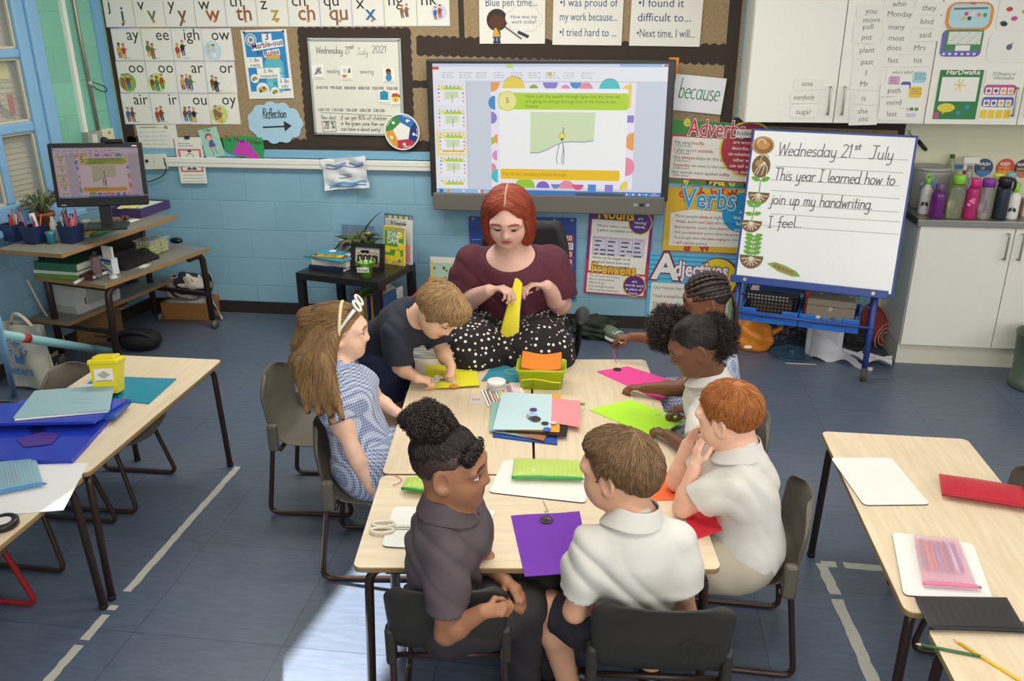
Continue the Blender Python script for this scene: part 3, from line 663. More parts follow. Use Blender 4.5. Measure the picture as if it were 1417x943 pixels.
# rules poster
fr, w, h = corners([(335, 42), (396, 40), (407, 136), (343, 137)], .02)
mb = MB(); mb.rect(0, 0, w, h, PAPER, fr, 0, .001); B_ = M('2f86c4', .6)
mb.rect(0, .02, w*.88, h*.86, B_, fr, .0005)
mb.disc(-w*.3, h*.36, .045, M('cfd8d8'), fr, .001, seg=16); mb.disc(-w*.3, h*.36, .036, M('47586a'), fr, .0012, rin=.03, seg=16); mb.disc(-w*.3, h*.36, .02, M('5c7084'), fr, .0012, seg=3)
mb.rect(.02, h*.385, .075, .055, WHITE, fr, .001); PUR = M('5b2d6e', .7)
mb.text('3', .02, h*.355, .075, PUR, fr, .0012, bold=.01)
f2 = fr.at(.02, h*.22, 0, .12); mb.rect(0, .03, w*.7, .052, WHITE, f2, .001); mb.text('Marble-ous', 0, .016, .06, PUR, f2, .0013, bold=.015, maxw=w*.68)
mb.rect(.02, -.03, w*.36, .045, WHITE, f2, .0011); mb.text('Rules', .02, -.043, .055, PUR, f2, .0014, bold=.015)
hand(mb, 'for every day', -w*.2, h*.15, .03, .003, INK, fr, maxw=w*.5)
# jar of marbles
J = M('5fb4c4', .5); mb.rrect(w*.14, -h*.16, w*.42, h*.50, .05, J, fr, .0008); mb.rect(w*.14, h*.11, w*.3, .03, M('d8a850'), fr, .0012)
for k in range(9): mb.disc(w*(.02+.12*(k % 3)), -h*(.08+.1*(k//3)), .02, M(('78c6d2', '4a9db2', '8fd0da')[k % 3]), fr, .0011, seg=10)
for s_, a, b, ww in (('1. Be ready', -w*.27, h*.035, w*.34), ('2. Be respectful', -w*.0, -h*.125, w*.5), ('3. Be safe', w*.33, -h*.28, w*.3)):
 n_, t1, t2 = s_[:2], s_[3:5], s_[6:]
 mb.rect(a, b, ww, .075, WHITE, fr, .0014); mb.text(n_+' '+t1, a, b+.005, .036, PUR, fr, .0016, bold=.008); mb.text(t2, a, b-.03, .034, M('3a6a4a'), fr, .0016, bold=.006, maxw=ww*.9)
for a, b, r in ((-w*.32, -h*.2, .033), (-w*.17, -h*.36, .05), (w*.1, -h*.4, .035)):
 mb.disc(a, b, r, M('e6eef0'), fr, .0015, seg=16); mb.disc(a, b, r*.75, M('d8b030'), fr, .0017, seg=12, ry=r*.4); mb.disc(a+r*.2, b+r*.2, r*.25, M('b5402a'), fr, .0018, seg=8); mb.disc(a-r*.35, b-r*.25, r*.28, M('3a8a4a'), fr, .0018, seg=8)
for a in (-w*.43, w*.43): mb.disc(a, h*.47, .008, INK, fr, .004, .003, seg=8)
solo('rules_poster', mb, 'blue and white marble rules poster with a jar pinned on the hessian', 'poster')
# reflection cloud
cx, cz = wq(381, 170, .02); fr = WF.at(cx, cz, .022); mb = MB(); pts = []
for k in range(11):
 a = 2*PI*k/11; ca, cb = .17*math.cos(a), .11*math.sin(a)
 for j in range(-3, 4):
  q = a+j*.32; pts.append((ca+.055*math.cos(q), cb+.05*math.sin(q)))
ang = sorted(pts, key=lambda q: math.atan2(q[1]/.7, q[0]))
prof = {}
for x, y in ang:
 k = int((math.atan2(y, x)+PI)/(2*PI)*72) % 72; r_ = math.hypot(x, y)
 if r_ > prof.get(k, (0,))[0]: prof[k] = (r_, x, y)
mb.poly([(prof[k][1], prof[k][2]) for k in sorted(prof)], M('a9cfe2', .8), fr, 0, .0015)
hand(mb, 'Reflection', -.095, .045, .062, .006, INK, fr, maxw=.19, slant=.15); mb.line([(-.09, .035), (.09, .04)], .005, INK, fr, .0009)
mb.line([(-.10, -.035), (.09, -.025)], .012, INK, fr, .0009); mb.poly([(.07, -.065), (.13, -.02), (.07, .015)], INK, fr, .0009)
solo('cloud_sign', mb, "blue paper cloud reading 'Reflection' with a black arrow", 'sign')
# small whiteboard with its black border
fr, w, h = corners([(426, 53), (555, 54), (558, 188), (435, 186)], .03)
t = thing('wall_whiteboard', "small wall whiteboard with 'Wednesday 21st July 2021' and lessons listed on it", 'whiteboard', fr.p(0, -h/2))
mb = MB()
for a0, b0, a1, b1, s_ in ((-w/2-.03, -h/2-.10, -w/2-.03, h/2+.07, 'l'), (w/2+.03, h/2+.07, w/2+.03, -h/2-.10, 'l'), (-w/2-.07, h/2+.03, w/2+.07, h/2+.03, 'l'), (w/2+.07, -h/2-.05, -w/2-.07, -h/2-.05, 'l')):
 scallop(mb, a0, b0, a1, b1, .09, -.0135, fr, s_)
mb.build('scalloped_border', t)
mb = MB(); AL = M('c3c9c4', .35, .5)
for e in ((0, h/2-.008, w, .022), (0, -h/2+.008, w, .022)): mb.box((e[0], e[1], -.006), (e[2], e[3], .018), AL, fr, bev=.004)
for e in ((-w/2+.008, 0, .022, h), (w/2-.008, 0, .022, h)): mb.box((e[0], e[1], -.006), (e[2], e[3], .018), AL, fr, bev=.004)
mb.build('frame', t)
mb = MB(); mb.rect(0, 0, w-.02, h-.02, M('e3e2d4', .25), fr, -.003, .006); PEN = M('6e6e70', .7)
hand(mb, 'Wednesday 21', -w*.42, h*.35, .05, .004, PEN, fr, -.002, maxw=w*.37); hand(mb, 'st', -w*.045, h*.40, .03, .004, PEN, fr, -.002, maxw=.03); hand(mb, 'July', w*.02, h*.34, .045, .003, M('8a8a88'), fr, -.002, maxw=w*.13); hand(mb, '2021', w*.19, h*.36, .048, .004, PEN, fr, -.002, maxw=w*.16)
for a, s_ in ((-w*.32, 'reading'), (w*.05, 'sewing')): hand(mb, s_, a, h*.15, .032, .003, M('8b8b88'), fr, -.002, maxw=w*.15)
for row, b, sds in ((0, -.005, 6), (1, -.24*h, 5)):
 for k in range(sds): hand(mb, ('8.40-9.10', '9.10-10.00', '10.00-10.50', '10.50-11.20', '11.20-12.00', '12.00-1.00')[k] if row == 0 else ('1.00-1.10', '1.10-1.50', '1.50-2.00', '2.00-2.30', '2.30-3.20')[k], -w*.44+k*w*.153, b-.005, .018, .003, PEN, fr, -.002, maxw=w*.125)
mb.line([(-w*.42, -h*.265), (w*.4, -h*.29)], .003, PEN, fr, -.002)
hand(mb, 'New deal', -w*.42, -h*.335, .032, .003, M('8b8b8a'), fr, -.002, maxw=w*.17); hand(mb, 'if we get 80% of children', -w*.2, -h*.335, .032, .003, PEN, fr, -.002, maxw=w*.52)
hand(mb, 'in the green zone then we', -w*.2, -h*.395, .03, .003, PEN, fr, -.002, maxw=w*.48); hand(mb, 'can have a donut party!', -w*.2, -h*.455, .03, .003, PEN, fr, -.002, maxw=w*.44)
mb.line([(-w*.41, -h*.36), (-w*.26, -h*.355), (-w*.255, -h*.465), (-w*.405, -h*.47), (-w*.41, -h*.36)], .004, PEN, fr, -.002); hand(mb, '28 %', -w*.39, -h*.435, .05, .005, PEN, fr, -.002, maxw=w*.12)
mb.build('writing_surface', t)
for nm, a, b, kind, lab in (('lesson_card', -w*.41, h*.16, 0, 'lesson card with a small grey writing picture at the left of the wall whiteboard'), ('lesson_card', -w*.1, h*.15, 1, 'lesson card with a pencil and ruler picture in the middle of the wall whiteboard'),
                      ('lesson_card', w*.36, h*.13, 2, 'lesson card with a picture of a child eating at the right of the wall whiteboard'), ('lesson_card', w*.3, -h*.09, 3, 'lesson card with a blue book bag on the wall whiteboard'), ('lesson_card', w*.425, -h*.11, 4, 'lesson card with a little yellow house on the wall whiteboard')):
 mb = MB(); f2 = fr.at(a, b, 0, random.uniform(-.03, .03)); mb.rect(0, 0, .09 if kind < 3 else .075, .10, WHITE, f2, .001, .002); scrib(mb, f2, -.035, -.042, .07, 1, .01, INK, .0014)
 if kind == 0: mb.poly([(-.03, -.02), (.03, -.01), (.02, .03), (-.005, .035)], M('a8aeb8'), f2, .0015); mb.line([(-.03, -.02), (.025, .03)], .005, INK, f2, .0017); mb.line([(.025, -.012), (-.01, .02)], .004, INK, f2, .0018)
 if kind == 1: mb.rect(-.015, -.015, .04, .012, M('e0a020'), f2, .0015); mb.rect(-.015, -.024, .03, .008, M('a03a2a'), f2, .0016); mb.rect(-.01, .018, .03, .03, M('c8ccd0'), f2, .0015); mb.poly([(.012, 0), (.035, .005), (.03, .038), (.018, .03)], M('5c5c60'), f2, .0017)
 if kind == 2: mb.disc(0, .02, .02, M('8a5a40'), f2, .0015, seg=12); mb.disc(0, .028, .021, M('4a2a20'), f2, .0016, a0=0, a1=180, seg=8); mb.disc(0, -.015, .024, M('2f8ac8'), f2, .0016, seg=12); mb.disc(.014, 0, .007, M('8a5a40'), f2, .0018, seg=8)
 if kind == 3: mb.rect(0, .008, .062, .06, M('1f8fae'), f2, .0015); mb.rect(0, .042, .02, .006, M('15647c'), f2, .0016); mb.line([(-.028, 0), (.028, .01)], .002, M('15647c'), f2, .0017)
 if kind == 4: mb.rect(0, -.002, .05, .035, M('e8c840'), f2, .0015); mb.poly([(-.033, .015), (.033, .015), (.02, .04), (-.02, .04)], M('c8452c'), f2, .0016); mb.rect(0, -.01, .01, .02, M('b03a8a'), f2, .0017); mb.disc(.03, .02, .012, M('3f8a3a'), f2, .0018, seg=8)
 solo(nm, mb, lab, 'card', 'lesson cards on the wall whiteboard')
# wheel sign with five coloured blades
cx, cz = wq(556.5, 182.5, .045); fr = WF.at(cx, cz, .05); R_ = .135; mb = MB(); mb.disc(0, 0, R_, WHITE, fr, 0, .004, seg=40)
WC = ('2f73b5', '223a7a', 'c0364c', 'dda032', '3f8a48')
for k in range(5):
 a0 = 112-72*k; pts = [(R_*.93*math.cos(math.radians(a0-t)), R_*.93*math.sin(math.radians(a0-t))) for t in np.linspace(4, 76, 9)]
 q0, q1 = math.radians(a0-92), math.radians(a0-18)
 pts += [(R_*.56*math.cos(q0), R_*.56*math.sin(q0)), (R_*.50*math.cos(q1), R_*.50*math.sin(q1))]
 mb.poly(pts, M(WC[k], .6), fr, .0006)
 q = math.radians(a0-50); mb.disc(R_*.68*math.cos(q), R_*.68*math.sin(q), .012, WHITE, fr, .001, seg=6); mb.rect(R_*.74*math.cos(q)+.012, R_*.74*math.sin(q)-.006, .014, .008, WHITE, fr, .001)
 mb.line([(R_*.86*math.cos(math.radians(a0-t)), R_*.86*math.sin(math.radians(a0-t))) for t in np.linspace(28, 56, 7)], .004, WHITE, fr, .001)
solo('wheel_sign', mb, 'round sign with five coloured blades around a white pentagon', 'sign')
# papers hanging at the lower left of the board
fr, w, h = corners([(189, 174), (246, 174), (247, 214), (195, 216)], .024)
mb = MB(); mb.rect(0, 0, w, h*1.05, PAPER, fr, 0, .001); G_ = M('b9bcae', .8)
for k in range(7): scrib(mb, fr, -w*.45, h*.42-k*h*.14, w*.72, 1, h*.07, G_, seed=k)
for k in range(5): mb.rect(-w*.45+k*w*.18, 0, .002, h*.9, M('cfcfc4'), fr, .0006)
mb.rect(w*.43, -h*.2, w*.1, h*.5, M('b8424a', .7), fr, .0006); mb.disc(w*.25, h*.44, .015, M('c08a3a'), fr, .0008, seg=8); mb.rect(-w*.2, h*.45, w*.4, .01, M('b8a888'), fr, .0007)
solo('calendar_sheet', mb, 'printed timetable sheet with a red tab hanging below the phonics cards', 'sheet')
fr, w, h = corners([(197, 215), (227, 214), (231, 233), (199, 234)], .03)
mb = MB(); mb.box((0, 0, -.01), (w*1.1, h*1.1, .04), M('e2e0d4', .4), fr, bev=.005); mb.disc(-w*.28, .01, .012, INK, fr, .018, .012); mb.rect(.0, .0, .008, .008, INK, fr, .0105)
mb.tube(bez(fr.p(w*.5, 0, .005), fr.p(w*.7, -.12, .02), fr.p(-.1, -.16, -.01), 10), .004, M('222222'))
solo('double_socket', mb, 'white wall socket with black plugs beside the monitor edge', 'socket')
t = thing('portrait_drawing', 'pupil portrait drawing in a red frame held by a dark clip', 'drawing', aty(264, 250, YW))
fr, w, h = corners([(247, 191), (280, 190), (285, 254), (244, 253)], .034)
mb = MB(); mb.rect(0, 0, w, h, PAPER, fr, 0, .001); mb.rect(0, .0, w*.85, h*.5, M('c06a66', .8), fr, .0005); mb.rect(0, .0, w*.78, h*.46, M('d98a86', .8), fr, .0007); mb.rect(0, .0, w*.68, h*.42, PAPER, fr, .0009)
mb.disc(0, .01, w*.15, INK, fr, .0012, ry=h*.13, rin=w*.135, seg=24); mb.disc(0, .06, w*.11, M('54504c'), fr, .0013, a0=35, a1=145, ry=h*.06, seg=10)
mb.poly([(-w*.2, -h*.2), (-w*.1, -h*.13), (w*.1, -h*.13), (w*.2, -h*.2)], M('4a4a4c'), fr, .0012); mb.poly([(-.02, -h*.13), (.02, -h*.13), (0, -h*.19)], PAPER, fr, .0014)
for k in range(3): mb.rect(0, -h*.32-k*.025, w*.8, .003, M('9c9c96'), fr, .0008)
scrib(mb, fr, -w*.38, h*.36, w*.5, 2, .018, M('8a8a84'))
mb.build('sheet', t)
mb = MB(); mb.box((0, h/2, .004), (.04, .022, .012), M('2a2a44', .4), fr); mb.build('clip', t)
fr, w, h = corners([(279, 180), (305, 175), (306, 215), (281, 221)], .03)
mb = MB(); mb.rect(0, 0, w, h, M('a3d3c0', .8), fr, 0, .001); mb.disc(-.01, .05, .028, M('b5405a'), fr, .0006, seg=10); mb.disc(-.008, .04, .02, M('e8c0a0'), fr, .0008, seg=10); mb.poly([(-.03, -.03), (.03, -.03), (.012, .03), (-.012, .03)], M('6a5aa0'), fr, .0007); mb.line([(-.01, -.03), (-.012, -.09)], .006, M('c06070'), fr, .0008); mb.line([(.01, -.03), (.02, -.085)], .006, M('c06070'), fr, .0008); mb.disc(.05, .06, .013, M('d8d8b0'), fr, .0007, seg=5); hand(mb, 'To Miss', -.04, .09, .02, .003, M('3a8a4a'), fr, .0008)
solo('green_card', mb, 'pale green card with a drawing of a girl with pink hair', 'card')
fr = WF.at(*wq(337, 203, .03), .034); mb = MB()
mb.poly([(-.165, .06), (-.02, .085), (.16, .07), (.17, .0), (.145, -.11), (-.05, -.075), (-.155, -.03)], M('2f9a55', .8), fr, 0, .0012)
mb.poly([(-.10, -.05), (-.02, .055), (.04, .04), (.145, -.11)], M('c43fc4', .8), fr, .0006)
for a, b in ((-.02, .0), (.02, -.01), (-.03, -.045), (.04, -.06), (.09, -.07)): mb.disc(a, b, .012, M('d2502c'), fr, .0009, seg=8)
hand(mb, 'To Miss Hilton', -.15, .045, .035, .005, M('7a3a2a'), fr, .0009, maxw=.3, rot=-.09)
solo('tent_card', mb, 'green card with a bright magenta tent shape beside the cloud', 'card')
# crumpled drawing over the trunking
fr, w, h = corners([(443, 221), (505, 216), (512, 259), (450, 264)], .05)
mb = MB()
def crum(u, v):
 a, b = (u-.5)*w, (v-.5)*h
 return fr.p(a, b, .012*math.sin(a*40)*math.cos(b*31)+.02*u*u-.01*v+.006*math.sin(b*60+a*20))
mb.grid(crum, 18, 14, M('d6dadb', .8, bump=.3, scale=40));
for s0, cb, wd, co in ((0, .78, .02, '7d8fb0'), (1, .70, .008, '5d6f98'), (2, .18, .022, '6aa0c8'), (3, .10, .01, '4a86b8'), (4, .48, .006, '5a6a88'), (5, .38, .006, '5a6a88')):
 f3 = lambda t: crum(t, cb+.03*math.sin(t*14+s0))
 pts = [f3(t)+fr.n*.003 for t in np.linspace(.1 if s0 < 4 else .35, .95 if s0 < 4 else .65, 20)]
 vs = [p+fr.v*wd/2 for p in pts]+[p-fr.v*wd/2 for p in pts]; mb.add(vs, [(i, i+20, i+21, i+1) for i in range(19)], M(co, .8))
solo('painting', mb, 'creased pupil painting of blue waves stuck below the trunking', 'painting')
# the big screen
TVY = YW-.10
q = [aty(591.5, 80.2, TVY), aty(937.7, 82.2, TVY), aty(920.4, 296, TVY), aty(596.5, 289, TVY)]
tx = (q[0][0]+q[1][0]+q[2][0]+q[3][0])/4; tw = ((q[1][0]-q[0][0])+(q[2][0]-q[3][0]))/2; tz1 = (q[0][2]+q[1][2])/2; tz0 = (q[2][2]+q[3][2])/2; thh = tz1-tz0
TVF = Fr((tx, TVY, (tz0+tz1)/2), (1, 0, 0), (0, 0, 1))
tv = thing('interactive_screen', 'large wall screen showing a slide on sewing a button', 'screen', (tx, TVY+.05, tz0))
mb = MB(); mb.box((0, .03, -.05), (tw*.97, thh*.9, .09), M('222222', .5), TVF); mb.box((0, .045, -.005), (tw, thh-.10, .05), M('2b2a29', .4), TVF, bev=.01); mb.build('casing', tv)
mb = MB(); mb.box((0, -thh/2+.065, .012), (tw*.975, .13, .09), M('6c6860', .6, bump=.3, scale=300), TVF, bev=.008)
mb.rect(tw*.37, -thh/2+.075, .03, .02, M('9aa0a0'), TVF, .0577); mb.rect(tw*.395, -thh/2+.075, .035, .024, INK, TVF, .058); mb.rect(tw*.42, -thh/2+.075, .02, .02, M('9ca6d0'), TVF, .058); mb.build('speaker_bar', tv)
mb = MB(); mb.box((tw*.22, -thh/2+.142, .03), (tw*.2, .012, .02), M('55524c', .4), TVF); mb.build('pen_tray', tv)
def E(c, s=.95): return M(c, .4, emit=s)
sw, sh = tw*.945, thh-.10-.062
SF = TVF.at(-.002, .047, .0208)
mb = MB()
def sr(x0, y0, x1, y1, c, l=1):   # screen fractions from the top left
 mb.rect((x0+x1)/2*sw-sw/2, sh/2-(y0+y1)/2*sh, (x1-x0)*sw, (y1-y0)*sh, E(c), SF, .0002*l)
def sd(x, y, r, c, l=1, ry=None, rin=0, **k): mb.disc(x*sw-sw/2, sh/2-y*sh, r*sw, E(c), SF, .0002*l, ry=(ry or r)*sw, rin=rin*sw, seg=20, **k)
def st(s, x, y, size, c, l=6, align='l', bold=0, maxw=None): mb.text(s, x*sw-sw/2, sh/2-y*sh, size, E(c), SF, .0002*l, align, bold, maxw=maxw)
def screen_slide():
 mb.rect(0, 0, sw, sh, E('dfe3f0'), SF, 0, .002)
 sr(0, 0, 1, .022, 'cfdcf2'); sr(.80, 0, 1, .022, '9fc0e4', 2); sr(.985, .005, .998, .018, 'c8524a', 3); sr(.975, .005, .983, .018, 'e8eef8', 3); sr(0, .022, 1, .125, 'f0f2f8'); sr(0, .022, .028, .045, 'd9622f', 2); sr(.32, .0, .35, .03, 'bfe08a', 2)
 for k in range(9): scrib(mb, SF.at(-sw*.46+k*sw*.075, sh*.43, 0), 0, 0, sw*.05, 3, .016, E('b8bccc'), .0006, seed=k)
 sr(.5, .06, .515, .09, 'e0b850', 3)
 sr(0, .125, .15, .965, 'eceef4', 2); sr(.15, .125, 1, .965, 'd3dae6', 2); sr(.145, .125, .15, .96, 'c2c8d4', 3)
 for k in range(5):   # thumbnails
  y = .16+k*.185
  if y > .95: break
  h_ = .15 if k < 4 else .055
  if k == 2: sr(.005, y-.015, .14, y+h_+.02, 'f6e49a', 3)
  sr(.02, y, .135, y+h_, 'f6f4fa', 4)
  for j in range(7): sd(.026+j*.017, y+.006, .004, ('e8a85a', 'f2d855', '8a7ad0', '49b8cc', 'e890b0')[j % 5], 5)
  for j in range(4): sd(.024, y+.03+j*.03, .004, ('4a90d8', '8a7ad0', 'e8a85a', 'e890b0')[j], 5) if h_ > .1 else None; sd(.131, y+.03+j*.03, .004, ('f2d855', '8a7ad0', 'e8a85a', 'e890b0')[j], 5) if h_ > .1 else None
  sr(.035, y+.012, .125, y+.034, 'b8dc3c', 6); sd(.037, y+.022, .010, 'f2e98c', 7)
  if h_ > .1:
   mb.poly([(a*sw-sw/2, sh/2-(y+b)*sh) for a, b in ((.05, .045), (.11, .045), (.11, .095), (.085, .10), (.05, .11))], E('d6e6bc'), SF, .0013)
   mb.line([(.083*sw-sw/2, sh/2-(y+.07)*sh), (.083*sw-sw/2, sh/2-(y+.13)*sh)], .004, E('6a7070'), SF, .0015)
   if k == 2: sr(.03, y+.128, .13, y+.142, 'e8b82a', 6)
 # the slide
 X0, X1, Y0, Y1 = .253, .872, .135, .945
 sr(X0, Y0, X1, Y1, 'f3eff9', 4)
 BC = ('f0a85c', 'f2d858', '9486d4', 'e894c8', '4a92d4', 'ef93a8', '4fc8d0', 'f2d858', '9bd23a', '8e86d8')
 def button(x, y, r, c, a0=0, a1=360, sq=False):
  x_, y_ = X0+x*(X1-X0), Y0+y*(Y1-Y0)
  if sq: sr(x_-r, y_-r*1.5, x_+r, y_+r*1.5, c, 5); return
  mb.disc(x_*sw-sw/2, sh/2-y_*sh, r*sw, E(c), SF, .001, a0=a0, a1=a1, seg=18); mb.disc(x_*sw-sw/2, sh/2-y_*sh, r*sw*.82, E('5a5670'), SF, .0012, a0=a0, a1=a1, seg=18, rin=r*sw*.78)
  if a1-a0 >= 360 or True: mb.disc(x_*sw-sw/2, sh/2-y_*sh, r*sw*1.03, E('4a4858'), SF, .0009, a0=a0, a1=a1, seg=18, rin=r*sw)
 for x, y, r, c, a0, a1 in ((.0, .0, .04, BC[0], 270, 360), (.16, .06, .05, BC[1], 0, 180), (.30, .065, .02, '8ab838', 0, 180), (.415, .0, .032, BC[2], 180, 360), (.52, .065, .02, BC[3], 0, 180), (.59, .0, .025, BC[4], 180, 360), (.66, .065, .03, BC[5], 0, 180),
                               (.82, .065, .045, BC[6], 0, 180), (.97, .12, .05, BC[7], 90, 270), (.03, .19, .03, BC[4], 90, 270), (0, .33, .026, BC[2], -90, 90), (0, .55, .016, '9bd23a', -90, 90), (.045, .53, .02, BC[0], 90, 270), (.04, .69, .022, BC[3], 90, 270), (0, .81, .02, BC[5], -90, 90), (.045, .89, .03, BC[6], 90, 270),
                               (1, .54, .038, BC[0], 90, 270), (.95, .78, .04, BC[5], -90, 90), (.97, 1, .036, BC[7], 90, 180), (.24, 1, .045, '9bd23a', 0, 180), (.37, 1, .03, '8a6ad0', 0, 180), (.54, 1, .035, BC[5], 0, 180), (.46, .96, .02, '7a8ad8', 180, 360), (.62, .96, .025, 'e05a8a', 180, 360)):
  button(x, y, r, c, a0, a1)
 for x, y, c in ((.965, .33, BC[2]), (.72, .99, '4a92d4'), (.84, .99, '8e86d8')): button(x, y, .018, c, sq=True)
 mb.rrect((.565-.5)*sw, sh/2-.53*sh, .55*sw, .70*sh, .02, E('fafafa'), SF, .0015)
 mb.rrect((.565-.5)*sw, sh/2-.275*sh, .555*sw, .125*sh, .02, E('b9dd34'), SF, .0017)
 sd(.325, .275, .042, 'cddc5a', 9); sd(.325, .275, .038, 'f3ee9a', 10); st('5', .325, .29, .055, '5a7a2a', 11, 'c')
 for k, s_ in enumerate(('Now push the needle through again but this time we', 'are going to also go through one of the holes in the', 'button.')): st(s_, .405, .25+k*.037, .034, '67861f', 11, maxw=.40*sw if k == 0 else (.385*sw if k == 1 else None))
 P_ = lambda a, b: (a*sw-sw/2, sh/2-b*sh)
 wav = [(.425, .665), (.46, .665), (.50, .64), (.54, .60), (.57, .58), (.61, .575), (.66, .577), (.70, .565)]
 mb.poly([P_(a, b+.008) for a, b in wav]+[P_(.70, .36), P_(.425, .36)], E('9aa0b8'), SF, .00165); mb.poly([P_(a, b) for a, b in wav]+[P_(.705, .355), P_(.425, .355)], E('d7e8bd'), SF, .0018)
 mb.line([P_(.568, .47), P_(.568, .56)], .005, E('55606a'), SF, .0024); sd(.563, .535, .016, 'e2cf4a', 11); sd(.563, .535, .010, 'f0e47a', 12); sd(.563, .562, .006, '5a6a6a', 11)
 for pts in ([(.552, .60), (.545, .66), (.54, .72), (.545, .755)], [(.566, .585), (.570, .64), (.564, .70), (.565, .755)], [(.568, .60), (.573, .66), (.572, .755)]): mb.line([P_(*p_) for p_ in pts], .0045, E('5a6268'), SF, .0023)
 mb.rrect((.555-.5)*sw, sh/2-.838*sh, .525*sw, .082*sh, .015, E('f5c81e'), SF, .0018); st('Pull all the remaining thread through.', .305, .85, .036, 'a5811a', 11, maxw=.285*sw)
 sr(0, .965, 1, 1, '3f7cc4', 5); sr(.0, .965, .35, 1, '9cc4ea', 6); sr(.012, .97, .03, .997, '3a74b8', 7); sd(.055, .982, .009, 'e8b83a', 7); sd(.055, .982, .004, '4a8ae0', 8); sr(.19, .97, .205, .995, 'eef2f8', 7); sr(.12, .97, .128, .99, 'eef2f8', 7); sr(.2, .97, .216, .995, 'dc7a5a', 8)
 for k in range(9): sr(.82+k*.014, .976, .828+k*.014, .99, ('dfe8f4', 'b84a4a', 'e8f0fa', '3fb8e0')[k % 4], 7)
 st('09:51', .962, .979, .014, 'e8f0fa', 7); st('21/07/2021', .955, .993, .014, 'e8f0fa', 7)
screen_slide(); mb.build('display', tv)
# posters right of and above the screen
NAVY = M('36507e', .8)
def pinned(pts, off=.02): return corners(pts, off)
fr, w, h = corners([(664, -40), (754, -42), (755, 61), (662, 60)], .022); mb = MB(); mb.rect(0, 0, w, h, PAPER, fr, 0, .0015)
mb.text('Blue pen time...', -w*.40, h*.02, .075, NAVY, fr, align='l', maxw=w*.78)
# pupil figure, bubble and pen
SKB = M('5a3826', .8); mb.disc(-w*.23, -h*.17, .075, M('2a1a16'), fr, .0008, seg=18); mb.disc(-w*.23, -h*.2, .058, SKB, fr, .001, seg=16, ry=.05); mb.poly([(-w*.30, -h*.42), (-w*.17, -h*.42), (-w*.185, -h*.28), (-w*.28, -h*.28)], M('2f6a4a'), fr, .0008); mb.poly([(-w*.30, -h*.40), (-w*.27, -h*.28), (-w*.24, -h*.28), (-w*.18, -h*.40)], M('d8a030'), fr, .001)
for a in (-.26, -.205): mb.rect(w*a, -h*.45, .022, .06, M('35447a'), fr, .0009); mb.rect(w*a, -h*.48, .03, .012, SKB, fr, .001)
for a, b, r in ((.0, -.14, .05), (.1, -.09, .055), (.2, -.08, .055), (.3, -.1, .055), (.36, -.16, .05), (.28, -.23, .05), (.16, -.25, .05), (.04, -.22, .045)):
 mb.disc(w*a, h*b, r, M('c9cac4'), fr, .0008, seg=14);
for a, b, r in ((.0, -.14, .046), (.1, -.09, .051), (.2, -.08, .051), (.3, -.1, .051), (.36, -.16, .046), (.28, -.23, .046), (.16, -.25, .046), (.04, -.22, .041), (.18, -.16, .08)): mb.disc(w*a, h*b, r, PAPER, fr, .001, seg=14)
mb.text('How was my', w*.18, -h*.15, .036, NAVY, fr, .0014); mb.text('work today?', w*.18, -h*.22, .036, NAVY, fr, .0014)
mb.line([(-w*.1, -h*.27), (w*.14, -h*.43)], .012, M('6a6a72'), fr, .0012); mb.line([(w*.1, -h*.34), (w*.24, -h*.4)], .022, M('2f3038'), fr, .0013)
solo('sentence_poster', mb, "white poster 'Blue pen time...' with a pupil and a pen", 'poster', 'sentence starter posters')
for pts, lines, lab in (([(766, -42), (864, -42), (861, 63), (765, 62)], (('\u2022I was proud of', .02), ('my work because...', -.17), ('\u2022I tried hard to ...', -.38)), "white poster 'I was proud of my work because...' above the screen"),
      ([(875, -42), (977, -42), (968, 65), (872, 63)], (('\u2022I found it', .02), ('difficult to...', -.17), ('\u2022Next time, I will...', -.38)), "white poster 'I found it difficult to...' above the screen corner")):
 fr, w, h = corners(pts, .022); mb = MB(); mb.rect(0, 0, w, h, PAPER, fr, 0, .0015)
 for s_, b in lines: mb.text(s_, -w*.40, h*b, .078, NAVY, fr, align='l', maxw=(w*.82 if len(s_) > 14 else None))
 solo('sentence_poster', mb, lab, 'poster', 'sentence starter posters')
fr, w, h = corners([(933, 101), (1006, 110), (997, 158), (931, 153)], .03); mb = MB(); mb.rect(0, 0, w, h, M('e6e8ec', .5), fr, 0, .002); hand(mb, 'because', -w*.40, -h*.14, .135, .007, M('4a9a6a', .7), fr, maxw=w*.82)
solo('word_sheet', mb, "white laminated sheet with 'because' handwritten in green pen", 'sheet')
mb = MB(); fr = WF.at(*wq(932, 93, .02), .02); mb.rect(0, 0, .07, .13, M('e08a2c', .7), fr, 0, .002); solo('orange_paper', mb, 'scrap of orange paper peeking out beside the screen corner', 'paper')
def grammar(pts, title, tcol, bgc, bgc2, frame_c, lines, badge, lab, two=None, seed=0, off=.014, ttop=.36, tsize=.12, big1=True):
 fr, w, h = corners(pts, off); mb = MB(); mb.rect(0, 0, w, h, M(bgc, .6), fr, 0, .001)
 r = random.Random(seed)
 for k in range(14): mb.text(r.choice('aeyhwvbr'), r.uniform(-.47, .47)*w, r.choice((h*r.uniform(.25, .42), -h*.49)), .11, M(r.choice(bgc2), .6), fr, .0003, bold=.03, rot=r.uniform(-.3, .3))
 return fr, w, h, mb
RED = M('b23a4a', .7); TXT = M('55504e', .8)
